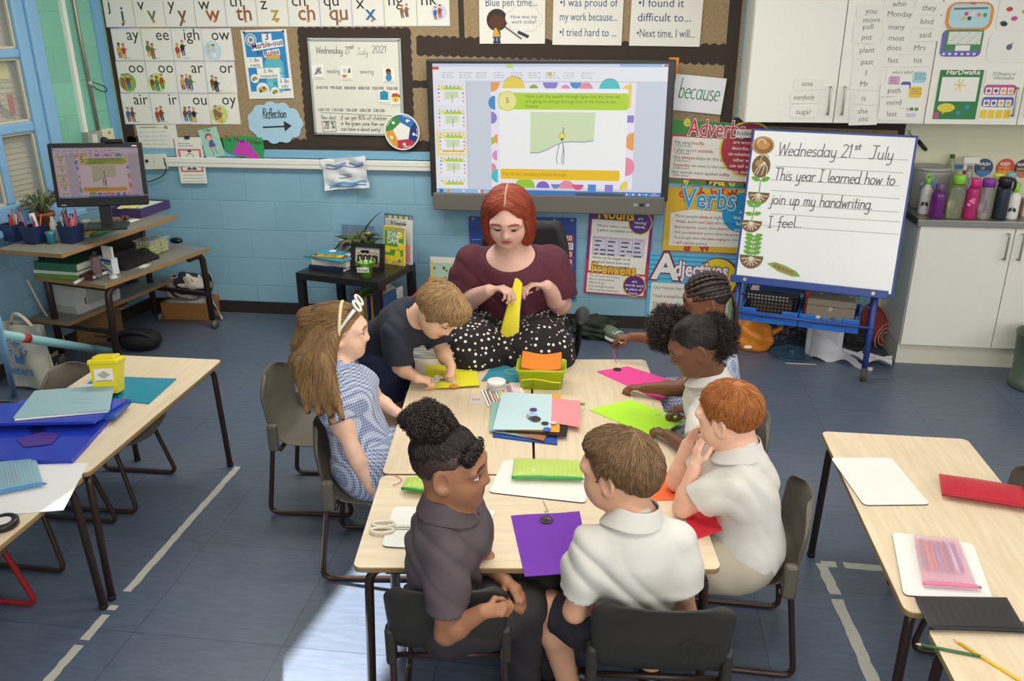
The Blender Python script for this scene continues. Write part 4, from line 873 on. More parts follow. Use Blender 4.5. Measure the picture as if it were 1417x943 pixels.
def words(mb, fr, a, b, size, parts, maxw=None):
 """a line of print with some words in red"""
 x = a; tot = sum(text_tris(s_, 0)[2][1]-text_tris(s_, 0)[2][0]+.25 for s_, _ in parts); k = size if not maxw else min(size, maxw/tot)
 for s_, red in parts:
  mb.text(s_, x, b, k, RED if red else TXT, fr, .0012, 'l', bold=.012 if red else 0); wd = text_tris(s_, 0)[2]; x += (wd[1]-wd[0]+.25)*k
# adverbs
fr, w, h, mb = grammar([(927, 166), (1060, 172), (1055, 261), (920, 252)], 'Adverbs', '', '3f8a3f', ('b8d23a', '2a2a26', 'd8d850', '2a2a26'), '', 0, 0, '', seed=3)
mb.rect(-.0, -h*.08, w*.97, h*.72, M('b53a4c', .6), fr, .0006); mb.rect(-.0, -h*.085, w*.92, h*.66, PAPER, fr, .0008)
mb.disc(w*.32, h*.1, .2, M('d8cf4a'), fr, .0009, seg=28); mb.disc(w*.32, h*.1, .186, M('b02f44'), fr, .001, seg=28)
for k, s_ in enumerate(('are words that', 'describe a verb.', 'can sometimes describe', 'other words.', 'can tell us how,', 'when, and where')): mb.text(s_, w*.32, h*.18-k*.042, .035, WHITE, fr, .0013, bold=.01, maxw=.26)
mb.text('Adverbs', -w*.02, h*.27, .17, INK, fr, .0014, bold=.075, maxw=w*.62); mb.text('Adverbs', -w*.02, h*.27, .17, WHITE, fr, .0016, bold=.045, maxw=w*.60); mb.text('Adverbs', -w*.02, h*.27, .17, M('c83a50', .6), fr, .0018, bold=.012, maxw=w*.585)
for k, p_ in enumerate(((('He sang', 0), ('loudly.', 1)), (('I play sport', 0), ('outside.', 1)), (('She', 0), ('always', 1), ('skips to the park.', 0)), (('Yesterday,', 1), ('we went to the movies.', 0)), (('Her words were spoken', 0), ('softly.', 1)))):
 words(mb, fr, -w*.43, h*.13-k*h*.118, .036, p_, maxw=w*.62); mb.text('(Tells how.)', -w*.42, h*.085-k*h*.118, .024, TXT, fr, .0012, 'l', shear=.2)
solo('grammar_poster', mb, "'Adverbs' grammar poster with a red border, right of the screen", 'poster', 'grammar posters')
mb = MB(); fr = WF.at(*wq(1029, 185, .03), .03); mb.rect(0, 0, .11, .06, WHITE, fr, 0, .001); mb.text('Friday', .005, -.012, .042, INK, fr); solo('word_card', mb, "white word card 'Friday' between the easel and the adverbs poster", 'word card')
# verbs
fr, w, h, mb = grammar([(923, 259), (1050, 264), (1038, 352), (917, 346)], '', '', 'e0b42c', ('c8452c', 'd2582a', 'e8801f', 'b83a2a'), '', 0, 0, '', seed=5)
mb.poly([(-w*.44, h*.1), (-w*.2, h*.17), (w*.46, h*.12), (w*.46, -h*.40), (-w*.43, -h*.42)], PAPER, fr, .0008)
mb.disc(w*.36, h*.15, .15, M('1d9ad0'), fr, .0009, seg=28)
for k, s_ in enumerate(('are', "'doing' or", "'being'", 'words.')): mb.text(s_, w*.36, h*.14-k*.045, .036, WHITE, fr, .0013, bold=.012)
mb.text('Verbs', -w*.03, h*.19, .22, INK, fr, .0014, bold=.06, maxw=w*.64); mb.text('Verbs', -w*.03, h*.19, .22, WHITE, fr, .0016, bold=.04, maxw=w*.62); mb.text('Verbs', -w*.03, h*.19, .22, M('2a9ad2', .6), fr, .0018, bold=.012, maxw=w*.60)
for k, p_ in enumerate(((('Most people', 0), ('sleep', 1), ('at night.', 0)), (("'Walk,", 1), ("don't", 0), ("run!'", 1), ('says', 1), ('the teacher.', 0)), (('Bianca', 0), ('ate', 1), ('her lunch, then', 0), ('played', 1), ('hopscotch.', 0)), (('Will you', 0), ('remember', 1), ('school when you', 0), ('grow', 1), ('old?', 0)), (('That burglar alarm', 0), ('has been ringing', 1), ('for 10 mins.', 0)), (('I will call', 1), ('the police.', 0)))):
 words(mb, fr, -w*.38, h*.035-k*h*.085, .033, p_, maxw=w*.8)
solo('grammar_poster', mb, "'Verbs' grammar poster with an orange and yellow border", 'poster', 'grammar posters')
# adjectives
fr, w, h, mb = grammar([(900, 351), (1019, 356), (1012, 447), (893, 439)], '', '', '62bfe0', ('62bfe0',), '', 0, 0, '', seed=6)
for k in range(8): mb.rect(0, h*.47-k*.036, w, .014, M('2f9fd0', .6), fr, .0003)
mb.rect(w*.485, -h*.15, w*.03, h*.7, M('a8c850'), fr, .0005); mb.rect(0, -h*.49, w, h*.02, M('a8c850'), fr, .0006)
mb.disc(w*.3, h*.15, .165, M('8a2a5a'), fr, .0005, seg=28, ry=.175); mb.disc(w*.29, h*.16, .15, M('ecd72e'), fr, .0007, seg=28, ry=.16)
mb.rect(-.0, -h*.20, w*.92, h*.52, PAPER, fr, .0009)
mb.text('A', -w*.31, h*.12, .30, M('7a2a4a'), fr, .0012, bold=.06); mb.text('A', -w*.31, h*.125, .28, WHITE, fr, .0014, bold=.03)
mb.text('djectives', w*.10, h*.18, .17, M('7a2a4a'), fr, .0012, bold=.075, maxw=w*.64); mb.text('djectives', w*.10, h*.18, .17, M('f6e9ee'), fr, .0014, bold=.03, maxw=w*.62)
for k, p_ in enumerate(((('Our house has', 0), ('four', 1), ('bedrooms.', 0)), (('I had a', 0), ('small', 1), ('burger with chips.', 0)), (('The', 0), ('Mackay', 1), ('family is kind.', 0)), (('We live in a', 0), ('red', 1), ('house.', 0)))): words(mb, fr, -w*.43, -h*.04-k*h*.13, .042, p_, maxw=w*.7)
solo('grammar_poster', mb, "'Adjectives' grammar poster with blue stripes behind the girl with braids", 'poster', 'grammar posters')
# nouns and pronouns
fr, w, h, mb = grammar([(816, 287), (906, 293), (893, 412), (808, 405)], '', '', '6a2f7e', ('6a2f7e',), '', 0, 0, '', seed=7)
mb.rect(0, -h*.30, w, h*.4, M('b8395a'), fr, .0003); mb.rect(-w*.0, h*.05, w*.93, h*.62, M('c8402e'), fr, .0005); mb.rect(-w*.0, h*.07, w*.90, h*.60, PAPER, fr, .0007); mb.rect(0, -h*.37, w*.92, h*.23, PAPER, fr, .0007)
YEL = M('f0c024', .6)
mb.text('Nouns', -w*.08, h*.385, .12, M('3a1a1a'), fr, .0012, bold=.07, maxw=w*.58); mb.text('Nouns', -w*.08, h*.385, .12, YEL, fr, .0014, bold=.025, maxw=w*.56)
mb.text('Pronouns', -w*.05, -h*.25, .12, M('8a2a1a'), fr, .0012, bold=.07, maxw=w*.72); mb.text('Pronouns', -w*.05, -h*.25, .12, YEL, fr, .0014, bold=.025, maxw=w*.70)
for b, ls in ((h*.36, ('are', "'naming'", 'words.')), (-h*.37, ('are', 'words used', 'in place of', 'nouns.'))):
 mb.disc(w*.30, b, .09, YEL, fr, .0009, seg=24); mb.disc(w*.30, b, .082, M('5f2d82'), fr, .0011, seg=24)
 for k, s_ in enumerate(ls): mb.text(s_, w*.30, b+.025-k*.032, .03, WHITE, fr, .0014, bold=.01)
for k, s_ in enumerate(('Nouns name a person,', 'a place, an animal or a thing.')): mb.text(s_, -w*.36, h*.29-k*h*.05, .03, TXT, fr, .0012, 'l', bold=.008)
mb.rect(-.0, h*.07, w*.82, h*.22, M('cfc9de'), fr, .0009)
for k, s_ in enumerate(('Person/People', 'Place(s)', 'Animal(s)', 'Thing(s)')):
 a = -w*.31+k*w*.207; mb.text(s_, a, h*.155, .02, RED, fr, .0012, maxw=w*.18); scrib(mb, fr, a-w*.07, h*.115, w*.12, 4, h*.05, TXT, .0012, seed=k); mb.rect(a-w*.1, h*.07, .003, h*.22, M('8a86a0'), fr, .0011)
for k, s_ in enumerate(('Nouns can be singular (one)', 'or plural (more than one)', 'Sometimes, nouns need a capital letter.')): mb.text(s_, -w*.40, -h*.08-k*h*.05, .028, TXT, fr, .0012, 'l', bold=.008, maxw=w*.6)
for k, p_ in enumerate(((('Tom was happy.', 0), ('He', 1), ('was singing.', 0)), (('Give it to', 0), ('me,', 1), ('please.', 0)), (('Who', 1), ('will go?', 0)), (('I am waiting for', 0), ('you!', 1)), (('Take a ball and bounce', 0), ('it.', 1)))): words(mb, fr, -w*.43, -h*.295-k*h*.042, .024, p_, maxw=w*.5)
solo('grammar_poster', mb, "'Nouns' and 'Pronouns' grammar poster in purple below the screen", 'poster', 'grammar posters')
# pocket number chart
fr, w, h = corners([(649, 300), (797, 301), (797, 415), (652, 410)], .016)
t = thing('number_chart', 'blue pocket chart with red and white number cards behind the teacher', 'chart', fr.p(0, -h/2)); mb = MB(); mb.rect(0, 0, w, h, M('2f4a92', .45, bump=.2, scale=30), fr, 0, .003)
for k in range(8): mb.rect(0, h*.22-k*h*.098, w*.96, .004, M('8fa4d8', .3), fr, .0012)
for a in (-w*.46, w*.3, w*.46): mb.disc(a, h*.47, .012, M('a8a490', .4, .6), fr, .0015, seg=10)
mb.build('pocket_sheet', t)
for c_ in range(5):
 for r_ in range(8):
  n_ = (r_+1)*10-8+c_*2 if c_ < 4 else (r_+2)*10; n_ = {4: (r_+2)*10, 3: (r_+1)*10+9, 2: (r_+1)*10+8, 1: (r_+1)*10+7, 0: (r_+1)*10+6}[c_]
  a, b = w*.43-(4-c_)*w*.106, h*.255-r_*h*.098; rd = (n_//10+n_) % 2 == 0 if c_ != 4 else r_ not in (1, 4)
  mb = MB(); mb.rect(a, b, w*.082, h*.082, M('b8283c' if rd else 'e9e6e2', .6), fr, .002, .001); mb.text(str(n_), a, b-.017, .055, WHITE if rd else RED, fr, .0024, bold=.015, maxw=w*.066)
  tag(mb.build('number_card', t), 'white number card' if not rd else 'red number card')
# CUPBOARDS ON THE RIGHT
LAM = M('ecebe0', .35); STEEL = M('b4b2a8', .3, .9); UY = 5.9; BY = 5.76
def cupboard(name, label, x0, x1, ndoor, y, z0, z1, handles, hz, plinth=0., group=None):
 t = thing(name, label, 'cupboard', ((x0+x1)/2, (y+YW)/2, z0-plinth), group); mb = MB()
 mb.box(((x0+x1)/2, (y+.022+YW)/2, (z0+z1)/2), (x1-x0, YW-.001-y-.022, z1-z0), LAM); mb.build('carcass', t)
 if plinth:
  mb = MB(); mb.box(((x0+x1)/2+.002, (y+.04+YW)/2, z0-plinth/2), (x1-x0-.004, YW-.02-y-.04, plinth), M('d9d7c6', .5)); mb.build('plinth', t)
 dw = (x1-x0)/ndoor
 for k in range(ndoor):
  mb = MB(); a = x0+dw*k; mb.box((a+dw/2, y+.01, (z0+z1)/2), (dw-.006, .02, z1-z0-.004), LAM, bev=.003); d = mb.build('door', t)
  hx = a+(dw-.045 if handles[k] == 'r' else .045); mb = MB(); z_, l_ = hz
  mb.tube(fillet([(hx, y, z_), (hx, y-.032, z_), (hx, y-.032, z_+l_), (hx, y, z_+l_)], .012, 4), .007, STEEL, 8); h = mb.build('handle', d, loc=None)
 return t
ux = [aty(p, 172, UY)[0] for p in (1030, 1152.8, 1277.8)]; UW = (ux[2]-ux[0])/2; UZ = 1.638
cupboard('wall_cupboard', 'white wall cupboard with the small word cards on its doors', ux[0], ux[0]+2*UW, 2, UY, UZ, UZ+.85, 'rl', (UZ+.06, .17), group='white wall cupboards')
cupboard('wall_cupboard', 'white wall cupboard with laptop drawings on its door, above the bottles', ux[0]+2*UW, ux[0]+4*UW, 2, UY, UZ, UZ+.85, 'rl', (UZ+.06, .17), group='white wall cupboards')
bx0 = 1.955; bx1 = aty(1371, 482, BY)[0]
cupboard('base_cupboard', 'white base cupboard with tall steel handle under the bottles', bx0, bx1+(bx1-bx0), 2, BY, .155, 1.0, 'rl', (.79, .17), .155)
t = thing('worktop', 'grey worktop with a shiny steel front edge above the base cupboard', 'worktop', (2.55, 6.03, 1.0)); mb = MB()
mb.box((2.57, (BY-.01+YW)/2, 1.022), (1.28, YW-BY+.008, .042), M('8f8a80', .35, .5)); mb.build('slab', t)
mb = MB(); mb.box((2.57, BY-.018, 1.022), (1.28, .012, .044), M('c6c4ba', .22, .9), bev=.004); mb.build('steel_edge', t)
mb = MB(); mb.box((1.935, (BY+YW)/2-.01, 1.022), (.012, YW-BY-.02, .044), M('4a3a30', .6)); mb.build('end_trim', t)
WZ = 1.0435
# things stuck on the wall-cupboard doors
DF = Fr((0, UY, 0), (1, 0, 0), (0, 0, 1))
def dq(X, Y): p = aty(1010+X/3.482, Y/3.482, UY); return p[0], p[2]
for s_, X, Y in (('one', 373, 405), ('everybody', 357, 470), ('sugar', 356, 540), ('you', 680, 55), ('move', 683, 97), ('pull', 665, 130), ('put', 660, 180), ('plant', 661, 243), ('past', 661, 300), ('I', 655, 353), ('Mr', 647, 406), ('is', 645, 475), ('she', 640, 537), ('old', 641, 575),
                 ('who', 815, 20), ('Monday', 818, 70), ('many', 803, 131), ('most', 803, 185), ('does', 791, 232), ('fast', 785, 292), ('they', 960, 40), ('kind', 948, 105), ('said', 940, 170), ('Mrs', 914, 232), ('his', 905, 292), ('path', 791, 437), ('mind', 789, 495), ('last', 779, 550)):
 a, b = dq(X, Y); mb = MB(); c_ = .004 if s_ not in ('path', 'mind', 'last') else .008; fr = DF.at(a, b, c_+random.uniform(0, .002), random.uniform(-.05, .05))
 mb.rect(0, 0, .175, .074, WHITE, fr, 0, .0025); mb.text(s_, 0, -.013, .047, M('6c6a66', .8), fr, .0006, bold=-.004, maxw=.13 if len(s_) > 6 else None)
 solo('word_card', mb, "small white word card '%s' on the wall cupboard door" % s_, 'word card', 'word cards on the cupboard doors')
def sheet(X0, Y0, X1, Y1, c=.004, th=.002, m=None, r=None):
 p = dq((X0+X1)/2, (Y0+Y1)/2); q0 = dq(X0, Y0); q1 = dq(X1, Y0); q2 = dq(X0, Y1); w = q1[0]-q0[0]; h = q0[1]-q2[1]
 fr = DF.at(p[0], p[1], c); mb = MB()
 if r: mb.rrect(0, 0, w, h, r, m or WHITE, fr, 0, th)
 else: mb.rect(0, 0, w, h, m or WHITE, fr, 0, th)
 return mb, fr, w, h
mb, fr, w, h = sheet(735, 328, 935, 592)
mb.text("who's who?", -w*.1, h*.39, .03, M('8a9a5a'), fr, bold=.01, maxw=w*.5)
for a, b, ww, hh, c_ in ((-.28, .25, .28, .2, 'd8a6c4'), (.02, .18, .24, .14, '4d51a8'), (.32, .33, .32, .2, '9fd0dc'), (.28, .06, .3, .2, 'e8c63c')): mb.rrect(w*a, h*b, w*ww, h*hh, .015, M(c_), fr, .0006); scrib(mb, fr, w*(a-ww*.35), h*(b+hh*.25), w*ww*.7, 3, .014, M('77778a'), .0009)
mb.rect(-w*.25, -h*.02, w*.3, .03, M('3f6a48'), fr, .0006)
for k in range(7): mb.rect(w*(-.35+k*.12), -h*.25, w*.09, .02, M(('5aa04a', 'b8a4cc', '4a8a44')[k % 3]), fr, .0006)
mb.rect(w*.18, -h*.36, w*.4, .025, M('cfc6e4'), fr, .0006); solo('paper_sheet', mb, 'worksheet with coloured speech bubbles half covered by word cards', 'sheet')
# laptop drawings
mb, fr, w, h = sheet(1040, 10, 1268, 150, r=.06, m=M('e0923a'))
mb.rrect(0, .004, w*.86, h*.82, .04, M('b4d9e0'), fr, .0006); mb.line([(-w*.35, h*.27), (w*.35, h*.29)], .012, M('6a7a80'), fr, .001)
for k, (a, b) in enumerate(((-.08, .1), (.06, .1), (.19, .06), (.32, .05), (-.12, -.06), (.0, -.06))): mb.disc(w*a, h*b, .013, M(('d04a7a', 'f0d8e0', 'e08a3a', '4a9a5a', 'e0c03a', '3a4a6a')[k]), fr, .001, seg=7)
mb.rect(w*.03, h*.45, .03, .012, M('d8506a'), fr, .001)
F0 = fr.at(-w*.07, -h*.92, 0); w2 = w*.88; mb.rrect(0, 0, w2, h*.95, .03, M('6a66b4'), F0, 0, .002); mb.rect(.01, h*.1, w2*.9, h*.72, M('3f8a4a'), F0, .0008); mb.rect(.012, h*.18, w2*.8, h*.44, WHITE, F0, .001)
for r_ in range(5):
 for k in range(14): mb.rect(.012-w2*.37+k*w2*.057, h*(.35-r_*.085), .011, .012, M('d8ded6' if (k+r_) % 4 else 'b8ccb8'), F0, .0013)
mb.rect(.01, -h*.17, w2*.36, h*.2, WHITE, F0, .001)
for k in range(6): mb.rect(-w2*.4+k*w2*.15, -h*.38, .015, .012, WHITE, F0, .001)
solo('laptop_drawing', mb, 'cut-out paper laptop with orange edge and green keyboard on the cupboard door', 'drawing')
mb, fr, w, h = sheet(1290, -20, 1500, 148, r=.04); F0 = fr.at(-w*.09, -h*.98)
for k, (a, b, c_) in enumerate(((-.25, .12, 'c8402c'), (-.1, -.15, 'd04a9a'), (.12, .05, 'e0a030'), (-.34, -.28, '3a7a5a'), (-.31, -.31, '2d2d3d'))): mb.disc(w*a, h*b, .02, M(c_), fr, .0008, ry=.014, seg=9)
mb.rrect(0, 0, w, h*.9, .04, WHITE, F0, 0, .002); mb.disc(0, 0, .018, M('5a6a78'), F0, .0008, seg=9); mb.rect(.012, .02, .01, .01, M('6a8a58'), F0, .0008)
solo('laptop_drawing', mb, 'cut-out white paper laptop with tiny coloured pictures at the picture edge', 'drawing')
mb, fr, w, h = sheet(990, 336, 1205, 578); GRN = M('36804a', .7); mb.rect(0, 0, w*.98, h*.98, GRN, fr, .0005); mb.rect(0, h*.11, w*.84, h*.48, WHITE, fr, .0008); mb.text('HarDwaRe', .01, h*.40, .045, WHITE, fr, .001, bold=.02)
for k in range(6): mb.line([(.0, h*.19), (.035*math.cos(k), h*.19+.04*math.sin(k))], .006, M('e0c850'), fr, .0011)
mb.disc(-w*.22, -h*.26, w*.2, M('e0cc3c'), fr, .001, ry=h*.09); mb.poly([(-w*.3, -h*.3), (-w*.2, -h*.3), (-w*.28, -h*.4)], M('e0cc3c'), fr, .0011)
for a, b in ((.26, -.24), (.08, -.36)): mb.disc(w*a, h*b, .014, M('3a8ac0'), fr, .001, seg=8)
mb.rect(-w*.42, -h*.42, .03, .035, M('c84a90'), fr, .001); solo('paper_sheet', mb, "green 'Hardware' worksheet below the paper laptop", 'sheet')
mb, fr, w, h = sheet(1213, 340, 1375, 585); SG = M('8a9a8a'); mb.text('SOftware or', .01, h*.40, .03, SG, fr, bold=.01, maxw=w*.7); mb.text('HArdwaRe', .01, h*.32, .03, SG, fr, bold=.01, maxw=w*.6)
for b, c_ in ((.12, 'c44a8a'), (-.12, '5a5ab0')):
 mb.rrect(0, h*b, w*.95, h*.2, .02, M(c_), fr, .0006)
 for k in range(4): mb.rect(-w*.33+k*w*.22, h*(b-.02), w*.18, h*.13, WHITE, fr, .0008); mb.disc(-w*.33+k*w*.22, h*(b-.02), .012, M(('777777', '5a5a6a', 'e0b83a', 'd8b83a')[k]), fr, .001, seg=8)
for k in range(4): mb.rect(-w*.36+k*w*.235, -h*.36, w*.2, h*.17, M('ecc83a'), fr, .0006)
solo('paper_sheet', mb, "white 'Software or hardware' worksheet with yellow squares beside the door handle", 'sheet')
# round stickers on the splash wall
for px, py, c1, c2, tx, lab in ((1361, 232, '3a5278', '5a8ac8', ('WASH', 'UP'), 'dark blue round sticker on the wall above the bottles'), (1391, 232, 'd8543a', 'e8a83a', ('KEEP', 'IT TIDY'), 'red round sticker on the wall above the bottles'), (1416, 233, '4a3a5a', 'c87a5a', ('WASH', 'HANDS'), 'purple round sticker cut by the right picture edge')):
 mb = MB(); fr = WF.at(*wq(px, py), .003); mb.disc(0, 0, .062, M(c1), fr, 0, .002, seg=24); mb.disc(0, -.02, .045, M(c2), fr, .0005, a0=180, a1=360)
 mb.text(tx[0], -.005, .015, .03, WHITE, fr, .001, bold=.03); mb.text(tx[1], -.005, -.012, .022, M('e8d050'), fr, .001, bold=.03); solo('sticker', mb, lab, 'sticker', 'round stickers on the wall')
# bottles along the worktop
CLEAR = lambda c, r=.08: M(c, r, trans=.75, spec=.5)
def wb(px, py, back=0.): p = aty(px, py, BY+.05+back); s_ = (WZ-CH)/(p[2]-CH); return (CPOS+(p-CPOS)*s_)
def bottle(px, py, dist, h, r, body, cap, lab, prof=None, caph=.05, caps=.8, extra=None, neck=.7):
 o = atz(px, py, WZ); t = thing('drink_bottle', lab, 'bottle', o, 'bottles on the worktop'); mb = MB()
 pr = prof or [(r*.9, 0), (r, .012), (r, h*.62), (r*.97, h*.70), (r*neck, h*.80), (r*neck, h-caph)]
 mb.lathe(pr, body, o); mb.build('body', t); mb = MB()
 mb.lathe([(r*caps, h-caph-.005), (r*caps*1.02, h-.012), (r*caps*.9, h), (0, h)], cap, o); b = mb.build('cap', t)
 if extra: extra(t, o, h, r)
 return t
GREEN = M('8fd83a', .4)
def tag_print(col, kind):
 def f(t, o, h, r):
  mb = MB(); d = unit(CPOS-o); d[2] = 0; d = unit(d); R_ = Fr(o+d*(r+.0015), np.cross((0, 0, 1.), d), (0, 0, 1))
  if kind == 'pad': mb.disc(0, h*.33, r*.55, col, R_, ry=r*.28, seg=14); mb.disc(-r*.4, h*.28, r*.2, col, R_); mb.disc(r*.4, h*.28, r*.2, col, R_); mb.rect(0, h*.31, r*1.1, r*.3, col, R_); mb.disc(0, h*.34, r*.12, WHITE, R_, .001)
  elif kind == 'splat':
   for k in range(7): mb.disc(.014*math.cos(k), h*.42+.02*math.sin(k*1.3), .009, col, R_, seg=7)
  else: mb.text(kind, r*.2, h*.18, r*.62, col, R_, rot=PI/2, bold=.01, align='l')
  mb.build('print', t)
 return f
def loop(col, a=.02, z=.0):
 def f(t, o, h, r):
  mb = MB(); mb.tube(bez(o+V(r*.7, -.01, h-.01), o+V(r*1.7, -.02, h*.95), o+V(r*1.15, -.01, h*.68), 10), .008, col); mb.build('carry_loop', t)
 return f
def hook(col):
 def f(t, o, h, r):
  tag_print(M('2c2c30'), 'pad')(t, o, h, r); mb = MB(); mb.tube([o+V(.018*math.cos(q), 0, h+.008+.018*math.sin(q)) for q in np.linspace(0, 2*PI, 13)][:-1], .006, col, closed=True); mb.build('ring', t)
  mb = MB(); mb.tube(bez(o+V(-.02, -.01, h-.02), o+V(-.06, -.03, h-.02), o+V(-.05, -.02, h-.07), 8), .004, STEEL); mb.build('carabiner', t)
 return f
bottle(1277, 296, 0, .24, .037, M('e4e2de', .3), GREEN, 'white metal bottle with green ring cap partly behind the purple bottle', caph=.04, caps=.45, neck=.5, extra=hook(GREEN))
bottle(1294, 301, 0, .225, .045, M('8a3a9a', .15, trans=.5), M('7a5a80', .35), 'purple bottle beside the easel edge', caph=.045, caps=.62, neck=.62)
bottle(1318, 301.5, 0, .285, .046, CLEAR('c8cfb0'), GREEN, 'clear green tinted bottle with lime cap and grey loop', caph=.06, caps=.82, neck=.85, extra=loop(M('8f9090', .5)))
bottle(1340, 302, 0, .265, .041, M('d23a80', .2, trans=.3), M('d8347e', .35), 'bright pink bottle with a squared pink cap', caph=.065, caps=.85, neck=.9, extra=tag_print(M('e88ab4'), 'splat'))
bottle(1359, 302.5, 0, .265, .042, CLEAR('d6cfd2'), M('8a3aa0', .4), "clear 'Hydrate' bottle with a purple lid", caph=.05, caps=.95, neck=.95, extra=tag_print(M('7a3a8a'), 'Hydrate'))
bottle(1381, 303, 0, .275, .043, M('26303e', .35), M('1c2026', .35), 'navy blue bottle with a black flip lid', caph=.06, caps=.92, neck=.97, extra=loop(M('1d1f22', .4)))
bottle(1398, 303, 0, .215, .038, M('e6e4e0', .3), GREEN, 'white metal bottle with green ring cap and game pad print, rightmost', caph=.04, caps=.45, neck=.5, extra=hook(GREEN))
bottle(1371, 299, 0, .285, .038, CLEAR('d8dca0'), M('d6e04a', .4), 'bottle with a yellow lid behind the purple lidded one', caph=.04, caps=.8)
bottle(1388, 299, 0, .29, .036, CLEAR('c8d8dc'), M('8fb8c8', .4), 'bottle with a pale blue lid behind the navy bottle', caph=.04, caps=.8)
o = atz(1418, 299, WZ); t = thing('patterned_box', 'pale box with a dark flower print at the right edge of the worktop', 'box', o); mb = MB(); mb.box(o+V(.02, 0, .06), (.12, .09, .12), M('d8b8a0', .6), bev=.006); mb.build('box_body', t)
mb = MB(); mb.disc(-.02, .06, .025, INK, Fr(o+V(.02, -.0465, 0), (1, 0, 0), (0, 0, 1)), rin=.015); mb.build('print', t)
o = atz(1280, 287, WZ); t = thing('bucket', 'grey plastic bucket with a lid at the corner of the worktop', 'bucket', o); mb = MB(); mb.lathe([(.095, 0), (.10, .01), (.115, .23), (.12, .24), (.122, .275)], M('b8bab4', .4, trans=.2), o, seg=28); mb.build('tub', t)
mb = MB(); mb.lathe([(.125, .262), (.127, .285), (.118, .29), (.115, .282), (0, .282)], M('a9a9a2', .4), o, seg=28); mb.build('lid', t)
mb = MB(); fr = Fr(o+V(-.03, -.105, 0), (1, -.2, 0), (0, 0, 1)); mb.rect(0, .1, .06, .05, M('38486a'), fr, .006); mb.rect(0, .18, .1, .04, M('6a9ac0'), fr, .012); mb.build('print', t)
o = atz(1306, 284, WZ); t = thing('plastic_bottle', 'empty clear plastic bottle with a dark green cap behind the bucket', 'bottle', o); mb = MB(); mb.lathe([(.03, 0), (.036, .01), (.036, .22), (.032, .27), (.014, .325), (.013, .335)], CLEAR('dfe4d4'), o); mb.build('body', t); mb = MB(); mb.lathe([(.016, .33), (.016, .355), (0, .356)], M('3f6a3a'), o); mb.build('cap', t)
o = atz(1332, 287, WZ); t = thing('spray_bottle', 'clear spray bottle with a white trigger head', 'bottle', o); mb = MB(); mb.lathe([(.04, 0), (.042, .01), (.042, .14), (.02, .24), (.015, .29)], CLEAR('e2e6e2'), o); mb.build('body', t)
mb = MB(); mb.box(o+V(0, 0, .325), (.11, .03, .05), M('eceee8', .4), bev=.012); mb.box(o+V(-.035, 0, .285), (.012, .014, .05), M('eceee8', .4)); mb.build('spray_head', t)
o = atz(1320, 285, WZ); t = thing('cleaning_bottle', 'small bottle with blue and red caps beside the spray bottle', 'bottle', o); mb = MB(); mb.lathe([(.03, 0), (.03, .2), (.014, .25)], M('dcdcd8', .4), o); mb.build('body', t); mb = MB(); mb.box(o+V(-.015, 0, .275), (.05, .025, .03), M('3a78c0', .4), bev=.008); mb.build('cap', t); mb = MB(); mb.box(o+V(.025, -.01, .235), (.035, .02, .03), M('c83a2a', .4), bev=.006); mb.build('nozzle', t)
# green bin at the right edge
o = atz(1412, 535, 0); t = thing('waste_bin', 'dark green round bin cut by the right picture edge', 'bin', o+V(.08, 0, 0)); mb = MB(); o = o+V(.08, 0, 0); mb.lathe([(.15, 0), (.155, .02), (.155, .06), (.14, .07), (.16, .36), (.17, .37), (.165, .38), (.15, .37), (.13, .08), (0, .08)], M('4a5a4c', .45), o, seg=28); mb.build('tub', t)
# EASEL
EB0 = aty(1017, 386, 5.72); EB1 = aty(1235, 412, 5.44); ET0 = aty(1040, 178, 5.92); ET1 = aty(1272, 187, 5.66)
eu = unit((EB1-EB0)+(ET1-ET0)); ev = (ET0-EB0)+(ET1-EB1); EF = Fr((EB0+EB1+ET0+ET1)/4, eu, ev)
EWd = np.linalg.norm(EB1-EB0+ET1-ET0)/2; EHt = np.linalg.norm(ev)/2
def ep(X, Y): p = atp(1010+X/2.619, 170+Y/2.619, EF.o, EF.n)-EF.o; return np.dot(p, EF.u), np.dot(p, EF.v)
ES = M('2a4590', .4); gx = unit(V(eu[0], eu[1], 0)); gy = V(-gx[1], gx[0], 0); G0 = V(EB0[0], EB0[1], 0); GW = np.linalg.norm((EB1-EB0)[:2])
easel = thing('easel', 'blue framed whiteboard easel on castors with bean plant pictures and handwriting', 'easel', G0+gx*GW/2)
mb = MB(); mb.box((0, 0, -.012), (EWd, EHt, .024), ES, EF, bev=.004); mb.build('board_frame', easel)
mb = MB(); mb.rect(0, 0, EWd-.03, EHt-.03, M('eef0ee', .25), EF, .0008, .001)
PN = M('5a5a62', .7)
for Y0, Y1, X0, X1 in ((118, 135, 165, 645), (157, 182, 165, 628), (207, 230, 150, 615), (245, 276, 148, 615), (293, 325, 140, 615), (330, 360, 150, 615), (372, 405, 118, 612)): mb.line([ep(X0+(X1-X0)*k/8, Y0+(Y1-Y0)*k/8) for k in range(9)], .0035, M('9a9a9e'), EF, .0012)
def ewrite(s_, X0, Y0, X1, Y1, sz):
 a = ep(X0, Y0); b = ep(X1, Y1); hand(mb, s_, a[0], a[1], sz, .006, PN, EF, .0014, maxw=math.dist(a, b), rot=math.atan2(b[1]-a[1], b[0]-a[0]), slant=.12)
ewrite('Wednesday 21', 172, 117, 440, 126, .082); ewrite('st', 452, 97, 474, 98, .045); ewrite('July', 500, 130, 592, 135, .082); ewrite('This year I learned how to', 157, 206, 597, 227, .078); ewrite('join up my handwriting.', 146, 294, 516, 314, .078); ewrite('I feel...', 137, 380, 260, 380, .075)
mb.build('writing_surface', easel)
